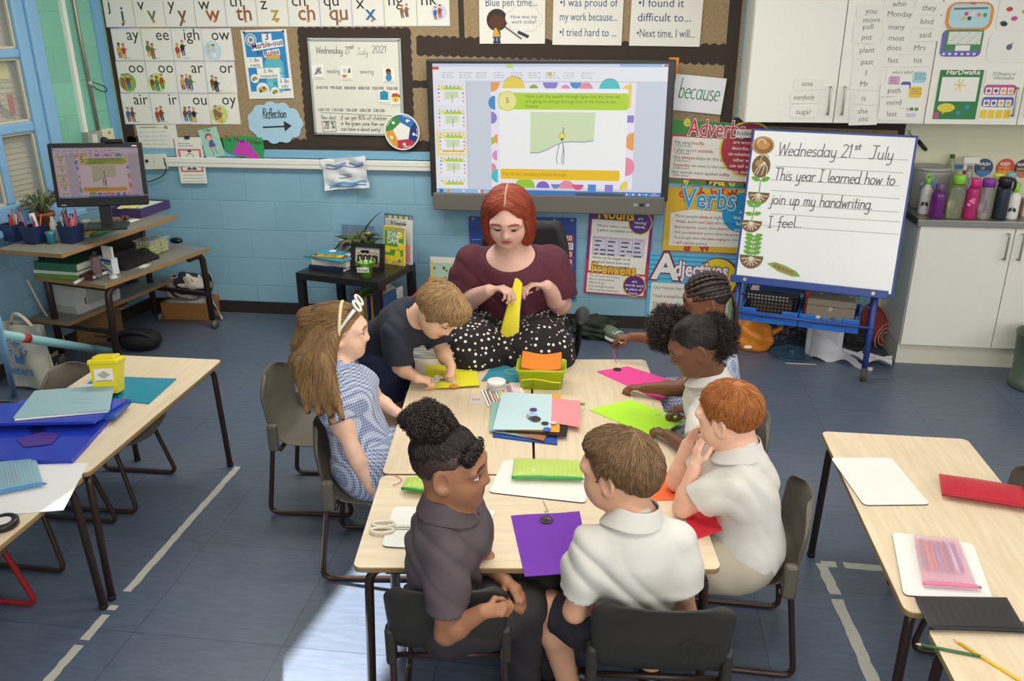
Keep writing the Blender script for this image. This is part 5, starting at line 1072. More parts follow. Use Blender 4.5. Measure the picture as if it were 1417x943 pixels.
BR1, BR2, GL1 = M('9a744c', .6), M('7a6142', .8), M('6fae3c', .6); ROOT = M('e6dcc4')
def soil(mb, fr, r):
 mb.disc(0, 0, r, BR2, fr, 0, .002, a0=180, a1=360, seg=16, ry=r*1.05); mb.rect(0, r*.04, 2*r, r*.12, BR2, fr, .0)
 for q in (-60, -35, -15, 0, 15, 35, 60): mb.line([(0, 0), (r*.4*math.sin(math.radians(q)), -r*.4*math.cos(math.radians(q))), (r*.85*math.sin(math.radians(q*1.2)), -r*.8*math.cos(math.radians(q*1.2)))], .006, ROOT, fr, .0008)
def leaf(mb, fr, a, b, s_, rot):
 f2 = fr.at(a, b, 0, rot); mb.poly([(0, 0), (s_*.4, s_*.28), (s_*.8, s_*.2), (s_, 0), (s_*.7, -s_*.2), (s_*.3, -s_*.22)], GL1, f2, .0006); mb.line([(0, 0), (s_, 0)], .003, M('4f8a2c'), f2, .0009)
def magnet(X, Y, lab, build):
 mb = MB(); a, b = ep(X, Y); build(mb, EF.at(a, b, .004)); return solo('plant_picture', mb, lab, 'picture', 'bean growing pictures on the easel')
def b1(mb, fr): mb.disc(0, 0, .073, M('b8935c', .5), fr, 0, .002, ry=.06); mb.disc(.005, -.005, .06, M('8f6233', .5), fr, .0006, ry=.048); mb.disc(.0, .005, .045, M('c08e50', .5), fr, .0008, ry=.032); mb.line(_arc(-.01, .02, .025, .018, 200, -20), .008, M('f0dcb0'), fr, .001)
def b2(mb, fr): mb.disc(0, 0, .06, BR2, fr, 0, .002, ry=.075); mb.disc(-.01, .02, .03, M('b58a52', .5), fr, .0006, ry=.022); [mb.line([(.02, .03), (.02+.04*math.sin(q), -.01), (.01+.055*math.sin(q), -.055)], .005, ROOT, fr, .0008) for q in (-1.2, -.6, 0, .6)]; mb.line(_arc(.02, .05, .025, .03, 200, 20), .007, M('c8cc6a'), fr, .001)
def b3(mb, fr): soil(mb, fr, .07); mb.line([(0, 0), (0, .085)], .006, GL1, fr, .0008); leaf(mb, fr, 0, .085, .065, .35); leaf(mb, fr, 0, .085, .065, PI-.35)
def b4(mb, fr): soil(mb, fr, .07); mb.line([(0, 0), (.01, .13)], .006, GL1, fr, .0008); [leaf(mb, fr, .005, z, .055, q) for z, q in ((.05, .2), (.05, PI-.1), (.10, .5), (.10, PI-.5), (.125, .15), (.125, PI-.2))]
def b5(mb, fr): soil(mb, fr, .078); mb.line([(0, 0), (0, .14)], .006, GL1, fr, .0008); [leaf(mb, fr, 0, z, .06, q) for z in (.02, .05, .08, .11, .135) for q in (.3, PI-.3)]
def b6(mb, fr): f2 = fr.at(0, 0, 0, -.28); mb.poly([(-.115, .0), (-.07, .028), (.0, .03), (.08, .022), (.12, .0), (.07, -.02), (-.03, -.022)], M('7aa83c', .5), f2, 0, .002); [mb.disc(-.06+k*.028, .004, .012, M('b05a4a', .5), f2, .0008, seg=9) for k in range(5)]
for X, Y, lab, bf in ((120, 82, 'picture of a brown bean at the top of the easel', b1), (113, 158, 'picture of a sprouting bean with white roots, second on the easel', b2), (105, 256, 'picture of a seedling with two leaves in soil', b3), (78, 358, 'picture of a young plant with paired leaves in soil', b4), (78, 485, 'picture of a bushy plant in soil at the bottom left of the easel', b5), (194, 533, 'picture of a green bean pod on the easel', b6)): magnet(X, Y, lab, bf)
mb = MB(); rl = ep(20, 570); rr_ = ep(553, 632);
mb.box(((rl[0]+rr_[0])/2, -EHt/2+.01, .03), (rr_[0]-rl[0]+.06, .05, .05), ES, EF, bev=.004)
for s_ in (-.42, .38): mb.disc(s_*EWd, -EHt/2+.012, .012, M('c8b89a', .4, .4), EF, .056)
mb.build('tray_rail', easel)
zt = EB0[2]-.02
def gp(a, b, z): return G0+gx*a+gy*b+V(0, 0, z)
for a, b in ((.03, -.03), (GW-.10, -.03), (.03, .42), (GW-.10, .42)):
 mb = MB(); mb.tube([gp(a, b+.02, zt), gp(a, b, .06)], .019, ES, 4); l_ = mb.build('leg', easel)
 mb = MB(); mb.lathe([(.001, -.02), (.042, -.02), (.048, 0), (.042, .02), (.001, .02)], M('4a4238', .8), gp(a, b-.01, .048), gx, seg=14); mb.build('castor', l_)
TZ = .315
for nm, b in (('shelf_rod', -.03), ('shelf_rod', .42)): mb = MB(); mb.tube([gp(.0, b, TZ+.06), gp(GW-.08, b, TZ+.06)], .009, M('4a569a', .4, .4), 6); mb.build(nm, easel)
def tray(a0, a1, lab):
 t = thing('plastic_tray', lab, 'tray', gp((a0+a1)/2, .18, TZ), 'blue trays in the easel'); m = M('2c6cc4', .4); mb = MB(); w = a1-a0; F = Fr(gp((a0+a1)/2, .19, TZ), gx, gy)
 mb.box((0, 0, .004), (w*.86, .36, .008), m, F)
 for e in ((0, -.19, w, .012), (0, .19, w, .012)): mb.box((e[0], e[1], .045 if e[1] > 0 else .035), (e[2], e[3], .09 if e[1] > 0 else .07), m, F)
 for s_ in (-1, 1): mb.box((s_*w*.49, 0, .045), (.012, .38, .09), m, F)
 for s_ in (-1, 1): mb.box((s_*w*.36, -.19, .08), (w*.27, .014, .03), m, F, bev=.004)
 mb.box((0, -.205, .02), (w*.55, .012, .035), m, F); mb.build('tray_body', t); return F
tr1 = tray(.06, .44, 'blue plastic tray in the easel holding the black mesh basket'); tr2 = tray(.45, .83, 'blue plastic tray in the easel holding the elephant box')
t = thing('mesh_basket', 'black plastic mesh basket of papers in the easel tray', 'basket', tr1.p(0, 0, .01)); mb = MB(); BK = M('1f2024', .5)
for z in np.linspace(.015, .19, 8):
 for s_ in (-1, 1): mb.box((0, s_*.14, z), (.33, .006, .008), BK, tr1); mb.box((s_*.165, 0, z), (.006, .28, .008), BK, tr1)
for k in range(15):
 for s_ in (-1, 1): mb.box((-.165+.33*k/14, s_*.14, .10), (.008, .006, .18), BK, tr1)
for k in range(11):
 for s_ in (-1, 1): mb.box((s_*.165, -.14+.28*k/10, .10), (.006, .008, .18), BK, tr1)
mb.box((0, 0, .012), (.32, .28, .006), BK, tr1); mb.box((0, -.14, .195), (.35, .014, .022), BK, tr1); mb.box((0, .14, .195), (.35, .014, .022), BK, tr1); mb.build('basket_mesh', t)
mb = MB(); mb.box((-.02, -.03, .165), (.28, .20, .035), M('dfdcd4', .7), tr1); mb.box((.06, .02, .195), (.32, .2, .012), M('2e437e', .5), tr1.at(0, 0, 0, .12)); mb.box((0, 0, .08), (.27, .2, .12), M('a98f6a', .7), tr1); solo('ring_binder', mb, 'dark blue binder and papers lying in the black mesh basket', 'binder')
t = thing('gift_box', 'grey brown lidded box printed with blue elephants in the easel tray', 'box', tr2.p(0, -.02, .01)); F = tr2.at(0, -.03, .015); mb = MB(); mb.box((0, 0, .065), (.31, .22, .13), M('8d8170', .6), F, bev=.004); mb.build('box_body', t)
mb = MB(); mb.box((0, .0, .155), (.315, .225, .05), M('958a78', .6), F, bev=.012); mb.build('lid', t); mb = MB(); fv = Fr(F.p(0, -.1135, 0), gx, (0, 0, 1)); fu = F.at(0, 0, .1806)
for k in range(6):
 c_ = M(('5aa8d8', 'd8e0e4', '3f98d0', '4a6a8a')[k % 4])
 for q, b in ((fv, .055), (fu, .03)): mb.disc(-.12+k*.048, b, .015, c_, q, ry=.012, seg=8); mb.rect(-.12+k*.048, b-.012, .018, .012, c_, q); mb.disc(-.137+k*.048, b-.004, .005, c_, q, seg=6)
mb.disc(0, .12, .012, WHITE, fv, seg=10, rin=.008); mb.build('print', t)
mb = MB(); mb.box((-.03, .10, .19), (.12, .08, .14), M('1e2238', .6), tr2); solo('dark_bag', mb, 'dark blue block behind the elephant box', 'bag'); mb = MB(); mb.box((.09, .12, .16), (.1, .05, .12), M('4a4a48', .7), tr2.at(0, 0, 0, -.1)); solo('grey_case', mb, 'dark grey case beside the dark blue block behind the elephant box', 'case')
mb = MB(); mb.box((-.165, .05, .14), (.03, .22, .16), M('b8463c', .7), tr2.at(0, 0, 0, .1)); solo('picture_book', mb, 'red book leaning beside the elephant box', 'book'); mb = MB(); mb.box((-.0, .165, .2), (.34, .02, .14), M('4a9a4a', .7), tr2.at(0, 0)); solo('green_folder', mb, 'green folder standing at the back of the easel tray', 'folder')
# marker pen at the board edge
p0 = aty(1258, 180, 5.75); p1 = aty(1281, 207, 5.72); t = thing('marker_pen', 'black capped white marker pen stuck on the cream wall by the easel corner', 'pen', aty(1281, 207, YW)); q0 = aty(1259, 181, YW-.014); q1 = aty(1270, 194, YW-.014); q2 = aty(1282, 208, YW-.014)
mb = MB(); mb.tube([q0, q0+(q1-q0)*.1, q1], [.008, .012, .012], M('e8e8e4', .3)); mb.build('barrel', t); mb = MB(); mb.tube([q1, q1+(q2-q1)*.9, q2], [.0135, .0135, .01], M('1c1c1c', .3)); mb.build('cap', t)
# things on the floor under the easel
def blob(name, lab, cat, c, r, m, seed, amp=.25, freq=9, flat=True, mbx=None):
 mb = MB(); r_ = np.random.default_rng(seed); ph = r_.uniform(0, 6, 6)
 vs = []; seg, rings = 40, 24
 for j in range(rings+1):
  t_ = PI*j/rings
  for k in range(seg):
   q = 2*PI*k/seg; d = V(math.sin(t_)*math.cos(q), math.sin(t_)*math.sin(q), math.cos(t_))
   f = 1+amp*(math.sin(freq*d[0]+ph[0])*math.sin(freq*d[1]+ph[1])+.6*math.sin(1.9*freq*d[2]+ph[2]+4*d[0])+.4*math.sin(2.7*freq*d[1]+ph[3]-5*d[2]))*.7
   p = V(c[0], c[1], 0)+d*V(*r)*f; p[2] = max(.002, p[2]+c[2]); vs.append(p)
 mb.add(vs, [(j*seg+k, (j+1)*seg+k, (j+1)*seg+(k+1) % seg, j*seg+(k+1) % seg) for j in range(rings) for k in range(seg)], m, True)
 if mbx: mbx(mb)
 return solo(name, mb, lab, cat)
ORG = M('e0882a', .3, bump=.5, scale=25, bdist=.02)
o = atz(1040, 480, 0);
def ears(mb): mb.tube(bez(o+V(.1, 0, .1), o+V(.16, -.02, .14), o+V(.2, -.02, .17), 8), [.035, .03, .022, .028, .02, .024, .016, .02, .012], ORG); mb.disc(-.02, .05, .03, M('e8e0d0'), Fr(o+V(-.03, -.145, 0), (1, 0, 0), (0, .3, 1)), .02, ry=.012)
blob('carrier_bag', 'crumpled orange plastic carrier bag on the floor by the easel leg', 'bag', o+V(0, 0, .08), (.15, .13, .15), ORG, 3, .12, 5, mbx=ears)
t = thing('plate_lid', 'round clear blue plastic lid lying on the floor under the easel', 'lid', atz(1095, 490, 0)); o = atz(1095, 490, 0); mb = MB(); LB = M('6f9cc0', .15, trans=.6); mb.lathe([(0, .004), (.15, .004), (.155, .012), (.15, .008), (.03, .008)], LB, o, seg=36); mb.build('disc', t); mb = MB(); mb.lathe([(.03, .008), (.022, .03), (.024, .036), (0, .036)], LB, o); mb.build('knob', t)
o = atz(1148, 500, 0); WB = M('d2d2d6', .6, bump=.4, scale=14, bdist=.02); mb = MB(); F = Fr(o+V(-.02, .14, 0), gx, gy); mb.box((0, 0, .15), (.25, .2, .30), WB, F, bev=.03)
mb.grid(lambda u, v: F.p(-.08+.42*u, -.12-.07*u-.03*math.sin(u*9), .012+(.24*(1-u)**1.5)*v+.015*math.sin(u*14+v*4)), 18, 8, WB); mb.grid(lambda u, v: F.p(.12+.34*u, -.12+.12*v, .012+.06*abs(math.sin(u*6+v*5))*(1-.3*u)), 14, 8, WB); solo('white_sack', mb, 'white cloth bag slumped under the right easel tray', 'bag')
mb = MB(); mb.tube([atz(1088, 503, .006), atz(1130, 505, .006)], .004, M('c8c0a0')); solo('wooden_stick', mb, 'thin pale stick lying on the floor beside the blue lid', 'stick')
o = atz(1085, 468, 0); mb = MB(); FE = M('5a5258', .9)
for k in range(150): q = V(o[0]+random.uniform(-.16, .2), o[1]+random.uniform(-.1, .12), random.uniform(.02, .12)); mb.tube([q, q+V(random.uniform(-.05, .05), random.uniform(-.06, .02), random.uniform(-.04, .04))], .006, M(random.choice(('6a6268', '8a7f84', '4a4448')), .9), 4)
tag(mb.build('feather_boa', loc=tuple(o)), 'grey shaggy feather boa heaped behind the orange bag', 'boa')
o = atz(1125, 463, 0); blob('paper_sack', 'crumpled brown paper sack behind the blue trays', 'sack', o+V(0, .12, .09), (.14, .08, .1), M('9a8a6a', .8), 8)
blob('dark_bundle', 'dark grey bundle on the floor behind the white cloth bag', 'bundle', atz(1190, 482, 0)+V(0, .1, .05), (.11, .1, .07), M('3c3d38', .9), 12)
# rolled rug
o = atz(1222, 482, 0); t = thing('rolled_rug', 'red patterned rug rolled up between easel and base cupboard', 'rug', o); mb = MB(); d = unit(V(-.25, 1, .28)); sp = [(.02+.0033*k, k*.55) for k in range(34)]
a = unit(np.cross(d, (0, 0, 1))); b = np.cross(a, d); vs = []
for L_ in (0, .42): vs += [o+V(0, 0, .10)+d*L_+(a*math.cos(q)*r*.62+b*math.sin(q)*r*1.05) for r, q in sp]
n_ = len(sp); mb.add(vs, [(i, i+1, i+1+n_, i+n_) for i in range(n_-1)], M('a5463f', .9, var=.4, scale=14), True); ob = mb.build('rug_body', t); md = ob.modifiers.new('s', 'SOLIDIFY'); md.thickness = .009
mb = MB(); mb.tube([o+V(0, 0, .10)-d*.001+(a*math.cos(q)*r*.62+b*math.sin(q)*r*1.05) for r, q in sp], .0035, M('d8cdb8', .9), 5); mb.build('fringe_edge', t)
# CORNER WORKSTATION
WOODT = M('8a857b', .45, var=.05, scale=20); WEDGE = M('a07c4c', .55); BRN = M('3b2c27', .4, .3)
def dshelf(zs, pts):
 a, b, c = [atz(*p, zs) for p in pts]; d = a+(c-b); return [a, b, c, d]
SHV = [dshelf(.93, [(8, 342), (85, 352), (245, 298)]), dshelf(.655, [(22, 380), (145, 395), (290, 343)]), dshelf(.335, [(36, 437), (95, 447), (240, 386)])]
desk = thing('workstation_trolley', 'three tier grey and brown computer workstation in the left corner', 'workstation', V(*((SHV[1][1]+SHV[1][3])/2)[:2], 0))
GFR = Fr((0, 0, 0), (1, 0, 0), (0, 1, 0))
for q in SHV:
 mb = MB(); o = q[1]; u = unit(q[2]-q[1]); F = Fr(o, u, np.cross((0, 0, 1.), u)); L_ = np.linalg.norm(q[2]-q[1]); W_ = min(.62, np.linalg.norm(q[0]-q[1]))
 W_ = max(W_, .5); mb.rect(L_/2, W_/2, L_, W_, WOODT, F, 0, .004, WEDGE); mb.rect(L_/2, W_/2, L_, W_, WEDGE, F, -.004, .022, WEDGE); mb.build('shelf', desk)
 if q is SHV[1]: DK = F; DL, DW = L_, W_
for a, b in ((.06, .04), (DL-.06, .04), (.06, DW-.04), (DL-.06, DW-.04)):
 mb = MB(); zt_ = -.03 if b < .3 else .25; s_ = 1 if a < DL/2 else -1
 mb.tube(fillet([DK.p(a+s_*.14, b, -.045), DK.p(a-s_*.01, b, -.045), DK.p(a-s_*.03, b, -.58)], .07) if b < .3 else [DK.p(a, b, zt_), DK.p(a, b, -.58)], .024, BRN, 8); lg = mb.build('leg', desk)
 mb = MB(); mb.lathe([(.001, -.012), (.03, -.012), (.034, 0), (.03, .012), (.001, .012)], M('6f6a5f', .5, .3), DK.p(a-s_*.03, b-.02, -.621), DK.v, seg=14); mb.build('castor', lg)
for z, a in ((-.045, .06), (-.36, .06), (-.36, DL-.06)): mb = MB(); mb.box((a, DW/2, z), (.03, DW-.06, .03), BRN, DK); mb.build('crossbar', desk)
mb = MB(); mb.box((DL/2, DW-.05, .1), (DL*.8, .02, .25), BRN, DK); mb.build('back_panel', desk)
SZ = [.931, .656, .336]
def dz(px, py, k): return atz(px, py, SZ[k])
def dfr(px, py, k, rz=0.):   # frame standing on a shelf: u along the wide side facing the room
 o = dz(px, py, k); f = Fr(o, DK.u, DK.v); c, s_ = math.cos(rz), math.sin(rz); return Fr(o, DK.u*c+DK.v*s_, DK.v*c-DK.u*s_)
# monitor
m0 = atd(137, 243, 5.35); mf = unit(V(.42, -.90, 0)); mu = V(-mf[1], mf[0], 0); MF = Fr(m0, mu, (0, 0, 1.))
MF = MF.at(0, 0, 0, -.03)
t = thing('computer_monitor', 'black computer monitor on the workstation mirroring the sewing slide', 'monitor', V(m0[0], m0[1], .93)); MWd, MHt = .545, .40
mb = MB(); mb.box((0, 0, -.03), (MWd, MHt, .05), M('1a1a1a', .4), MF, bev=.008); mb.rect(-MWd*.42, -MHt*.46, .03, .008, M('9a9a9a'), MF, .0005); mb.rect(MWd*.42, MHt*.46, .03, .008, M('cfcfcf'), MF, .0005); mb.build('casing', t)
mb = MB(); mb.box((0, -MHt/2-.07, -.05), (.07, .16, .03), M('1d1d1d', .4), MF); mb.box((0, -MHt/2-.135, -.03), (.26, .018, .2), M('1d1d1d', .4), MF, bev=.006); mb.build('stand', t)
mb = MB(); mb.box((-.01, MHt/2+.012, -.02), (.11, .024, .03), M('151515', .3), MF.at(.12, 0, 0), bev=.008); mb.build('webcam', t)
_E = E
def E(c, s=.42): return M(''.join('%02x' % int(int(c[i:i+2], 16)*k_) for i, k_ in ((0, .98), (2, .86), (4, .88))), .4, emit=.36)
sw, sh = MWd-.05, MHt-.085; SF = MF.at(0, .018, .001); mb = MB(); screen_slide(); mb.build('display', t); E = _E
# pen pots (bottom shelf order left to right)
PENC = ('c8352c', 'e0b030', '2f6ab0', '3a9a4a', 'f0ede4', 'e07a2a', '8a3a8a', '222222', 'd85a8a')
def penpot(px, py, lab, n, seed, fat=None, w=.12):
 r = random.Random(seed); F = dfr(px, py, 0, -PI/2); t = thing('pencil_pot', lab, 'pot', F.o, 'pen pots on the workstation'); NV = M('232f58', .35); mb = MB(); o = F.o; h = .115
 def ring(s_, z): return [F.p(a*w/2*s_, b*.055*s_, z) for a, b in ((-1, -1), (1, -1), (1, 1), (-1, 1))]
 rings = ring(.82, .002)+ring(1, h)+ring(.93, h)+ring(.78, .01); fs = [(3, 2, 1, 0), (12, 13, 14, 15)]
 for k in range(3): fs += [(k*4+i, k*4+(i+1) % 4, k*4+4+(i+1) % 4, k*4+4+i) for i in range(4)]
 mb.add(rings, fs, NV); mb.build('pot_body', t)
 for k in range(n):
  a, b = r.uniform(-.35, .35)*w, r.uniform(-.035, .035); q0 = F.p(a*.6, b*.6, .015); q1 = F.p(a+r.uniform(-.05, .05), b+r.uniform(-.02, .02), h+r.uniform(.02, .09)); c_ = M(r.choice(PENC), .4); rr = r.choice((.004, .004, .006)) if not fat or k else .018
  mb = MB(); mb.tube([q0, q1], rr, c_ if not (fat and k == 0) else M('e8e6e0', .4), 7); d = unit(q1-q0); mb.tube([q1, q1+d*.018], [rr, rr*.25], M(r.choice(('d8b080', '222222', 'c8352c')), .5), 7); tag(mb.build('pen' if rr > .004 else 'pencil', loc=tuple(q0)), 'one of the pens and pencils crowded in the blue pots on the workstation', 'pencil', 'pens and pencils in the blue pots')
penpot(22, 333, 'dark blue pot of pens at the window end of the workstation', 9, 1); penpot(50, 336, 'dark blue pot holding a fat white marker', 8, 2, fat=1); penpot(101, 335, 'dark blue pot crammed with colouring pencils', 14, 3)
o = dz(72, 337, 0); t = thing('pencil_sharpener', 'small teal tub pencil sharpener in front of the pots', 'sharpener', o); mb = MB(); mb.lathe([(.026, 0), (.03, .06), (.031, .062), (.031, .08), (0, .081)], M('2f8292', .35), o); mb.build('tub', t)
o = dz(78, 333, 0); mb = MB(); mb.lathe([(.024, 0), (.024, .11), (.012, .14), (.012, .16), (0, .161)], M('dddad0', .5), o); solo('glue_stick', mb, 'white glue stick standing between the blue pots', 'glue')
o = dz(122, 327, 0); t = thing('small_jar', 'small clear jar with a yellow label beside the colouring pencils', 'jar', o); mb = MB(); mb.lathe([(.035, 0), (.036, .01), (.036, .085), (.03, .095)], CLEAR('d8d4c4'), o); mb.build('body', t); mb = MB(); mb.lathe([(.0372, .02), (.0372, .06)], M('d8a83a', .6), o); mb.build('label', t); mb = MB(); mb.lathe([(.033, .095), (.033, .11), (0, .111)], M('d4d2c8', .4), o); mb.build('lid', t)
# plant on the sill end
o = dz(65, 318, 0); t = thing('potted_plant', 'spider plant in a terracotta pot behind the pen pots', 'plant', o); mb = MB(); mb.lathe([(.05, 0), (.065, .10), (.07, .10), (.07, .125), (.06, .125), (.055, .11), (0, .11)], M('a05a3c', .7), o); mb.build('pot', t); mb = MB(); r = random.Random(4)
for k in range(34):
 q = r.uniform(0, 6.3); L_ = r.uniform(.12, .24); zz = r.uniform(.10, .24); d = V(math.cos(q), math.sin(q), 0); P = bez(o+V(0, 0, .11)+d*.02, o+d*L_*.45+V(0, 0, .12+zz), o+d*L_+V(0, 0, .12+zz*.35), 8); mb.tube(P, [.004, .007, .009, .01, .009, .008, .007, .005, .002], M(r.choice(('6f7a52', '8a9068', '5a6444', '7a5a50')), .6), 4)
mb.build('foliage', t)
# purple tray, papers, odds
F = dfr(208, 297, 0, .1); PUR2 = M('4a3566', .4); t = thing('letter_tray', 'purple paper tray on the far end of the workstation top', 'tray', F.o); F = F.at(.05, .12, .002); mb = MB(); mb.box((0, 0, .003), (.34, .26, .006), PUR2, F)
for e in ((0, -.13, .35, .012), (0, .13, .35, .012)): mb.box((e[0], e[1], .032), (e[2], e[3], .064), PUR2, F)
for e in (-.17, .17): mb.box((e, 0, .032), (.012, .26, .064), PUR2, F)
mb.build('tray_body', t); mb = MB(); mb.box((.03, 0, .05), (.26, .22, .01), M('cfe4c4', .8), F); solo('green_paper', mb, 'pale green paper lying in the purple tray', 'paper'); mb = MB(); mb.box((-.10, .05, .064), (.12, .13, .006), M('e4e08a', .8), F.at(0, 0, 0, .4)); solo('yellow_paper', mb, 'pale yellow papers spilling over the purple tray corner', 'paper')
F = dfr(160, 313, 0); mb = MB(); mb.box((0, 0, .012), (.14, .09, .004), WHITE, F.at(0, .04, 0, .3)); mb.box((.1, -.02, .006), (.2, .06, .003), WHITE, F.at(0, 0, 0, .1)); solo('paper_scraps', mb, 'white paper slips lying before the monitor', 'paper')
mb = MB(); r = random.Random(2)
for k in range(26): p = F.p(r.uniform(-.09, .16), r.uniform(.0, .07), .014+r.uniform(0, .02)); mb.ball(p, .014, M('6a3f28', .7), 7, 5)
solo('beads', mb, 'heap of brown wooden beads beside the paper slips', 'beads')['kind'] = 'stuff'
F = dfr(140, 324, 0); mb = MB(); mb.box((.02, 0, .012), (.22, .05, .024), M('3f7a44', .6), F.at(0, 0, 0, .05), bev=.01); solo('green_case', mb, 'green fabric pencil case lying on the workstation top', 'pencil case')
# middle shelf
def folder(px, py, k, a, b, z, w, d, h, m, lab, name='ring_binder', rz=0., pages=None):
 F = dfr(px, py, k, -PI/2+rz); mb = MB(); mb.box((a, b, z+.003), (w, d, .005), m, F); mb.box((a, b, z+h-.003), (w, d, .005), m, F); mb.box((a, b-d/2, z+h/2), (w, .006, h), m, F); mb.box((a, b+.008, z+h/2), (w-.012, d-.02, h-.012), pages or PAPER, F)
 return solo(name, mb, lab, 'folder' if name == 'ring_binder' else 'book')
folder(78, 387, 1, 0, .15, 0, .34, .26, .035, M('6f9a3a', .5), 'lime green folder at the bottom of the binder stack', rz=.1); folder(78, 387, 1, 0, .14, .036, .34, .26, .022, M('e2e0d8', .5), 'white folder in the middle of the binder stack', rz=.16); folder(78, 387, 1, .01, .13, .06, .33, .26, .055, M('2f7252', .5), 'dark green ring binder on top of the binder stack', rz=.12)
folder(122, 387, 1, 0, .06, 0, .1, .15, .035, M('5a2a2a', .5), 'small brown book beside the binder stack', 'small_book', rz=.1)
F = dfr(107, 391, 1); mb = MB(); mb.tube([F.p(-.05, -.03, .012), F.p(.05, .0, .012)], .011, M('e6e4dc', .4)); mb.tube([F.p(.05, 0, .012), F.p(.065, .005, .012)], .011, M('c8402c', .4)); solo('marker_pen', mb, 'white marker lying before the small brown book', 'pen')
o = dz(136, 385, 1); t = thing('sanitiser_bottle', 'clear flat bottle with pink label edges and black cap on the middle shelf', 'bottle', o); F = dfr(136, 384, 1, -.7); mb = MB(); mb.box((0, 0, .075), (.055, .085, .15), CLEAR('b9b4b4', .15), F, bev=.015); mb.build('body', t); mb = MB(); mb.box((0, .044, .07), (.058, .006, .14), M('d86a8a', .5), F); mb.build('label', t); mb = MB(); mb.box((0, 0, .168), (.03, .045, .035), M('2a2224', .4), F, bev=.006); mb.build('cap', t)
o = dz(154, 380, 1); F = dfr(154, 378, 1, -PI/2-.1); t = thing('pen_box', 'white box of whiteboard markers beside the clear bottle', 'box', o); mb = MB(); mb.box((0, 0, .055), (.105, .05, .11), M('e9eef0', .5), F); fv = Fr(F.p(0, -.026, 0), F.u, (0, 0, 1)); mb.rect(0, .095, .1, .02, M('3f6ac0'), fv); mb.rect(.01, .075, .06, .018, M('6aae4a'), fv); mb.line([(-.04, .06), (.035, .015)], .014, M('4a9ac8'), fv); mb.build('box_body', t)
for k in range(8): mb = MB(); mb.tube([F.p(-.042+.012*k, .0, .06), F.p(-.046+.013*k, .0, .19)], .0085, M('eceae6', .3)); mb.build('marker', t)
o = dz(157, 385, 1); mb = MB(); mb.lathe([(.03, 0), (.03, .006), (.02, .02), (0, .028)], M('dcdad2', .4), o); solo('white_dome', mb, 'small white plastic dome in front of the marker box', 'dome')
F = dfr(196, 367, 1, .05); t = thing('keyboard', 'black computer keyboard propped on the middle shelf', 'keyboard', F.o); mb = MB(); K_ = F.at(.02, .07, .03); K_ = Fr(K_.o, K_.u, K_.v+.5*K_.n); mb.box((0, 0, 0), (.36, .15, .02), M('1b1b1c', .5), K_, bev=.004); mb.build('case', t); mb = MB()
for i in range(14):
 for j in range(5): mb.box((-.165+i*.0255, -.055+j*.027, .013), (.02, .021, .008), M('2a2a2c', .5), K_)
mb.build('key', t)
o = dz(217, 352, 1); t = thing('grape_box', 'clear plastic punnet of green grapes on the middle shelf', 'punnet', o); F = dfr(217, 351, 1, .05); GB = F.at(0, .03, 0); mb = MB(); mb.box((0, 0, .055), (.21, .15, .11), M('e8eee0', .1, alpha=.22), GB, bev=.02); mb.build('punnet', t); mb = MB(); mb.box((0, 0, .112), (.22, .16, .012), M('e4e8dc', .15, alpha=.4), GB, bev=.005); mb.build('lid', t)
r = random.Random(3)
for L_ in range(4):
 for i in range(8):
  for j in range(5):
   if L_ < 3 and 0 < i < 7 and 0 < j < 4: continue
   mb = MB(); p = GB.p(-.086+.0245*i+r.uniform(-.004, .004), -.056+.028*j+r.uniform(-.004, .004), .017+.025*L_); mb.ball(p, (.012, .012, .0135), M(r.choice(('b4b658', 'a5ad4c', 'c0c068')), .25), 9, 6); tag(mb.build('grape', loc=tuple(p)), 'one of the green grapes filling the clear punnet on the middle shelf', 'grape', 'green grapes in the punnet')
o = dz(246, 334.5, 1); mb = MB(); mb.ball(o+V(0, -.02, .014), (.035, .058, .024), M('161616', .35), 14, 8, (DK.u, DK.v, V(0, 0, 1))); solo('computer_mouse', mb, 'black computer mouse beyond the grapes', 'mouse')
F = dfr(188, 368, 1); mb = MB(); mb.box((0, -.02, .002), (.09, .05, .003), PAPER, F.at(0, -.05, 0, .3)); solo('white_card', mb, 'small white card on the shelf edge before the grapes', 'card')
# lower shelf: printer, shoes
F = dfr(98, 440, 2, 0); t = thing('printer', 'light grey laser printer on the lowest workstation shelf', 'printer', F.o); PG = M('c9c9c6', .45); F = F.at(.27, .15, 0); pr = [(-.20, 0), (.19, 0), (.2, .03), (.2, .2), (.1, .23), (-.14, .23), (-.19, .18), (-.215, .06)]
PFr = Fr(F.p(.0, -.15, 0), F.u, (0, 0, 1)); mb = MB(); mb.poly(pr, PG, PFr, 0, .24); mb.build('body', t); mb = MB(); mb.box((.03, .11, .0), (.27, .13, .008), M('a6a6a5', .5), PFr, bev=.003); mb.rect(-.12, .08, .012, .05, INK, PFr, .001); mb.rect(-.06, .2, .02, .02, INK, PFr, .002); mb.build('front_panel', t)
o = dz(185, 397, 2); F = dfr(185, 395, 2); mb = MB(); mb.ball(F.p(.0, .1, .05), (.11, .06, .05), M('1d1d1e', .7), 14, 8, (F.u, F.v, F.n)); mb.tube([F.p(-.1, .06, .0), F.p(.1, .06, .0)], .02, M('26262a', .7)); solo('dark_shoe', mb, 'dark shoe on the lowest shelf right of the printer', 'shoe'); mb = MB(); mb.box((.2, .1, .04), (.13, .1, .08), M('cfc7b8', .7), F.at(0, 0, 0, .3), bev=.02); solo('cream_box', mb, 'cream paper bundle at the far end of the lowest shelf', 'paper')
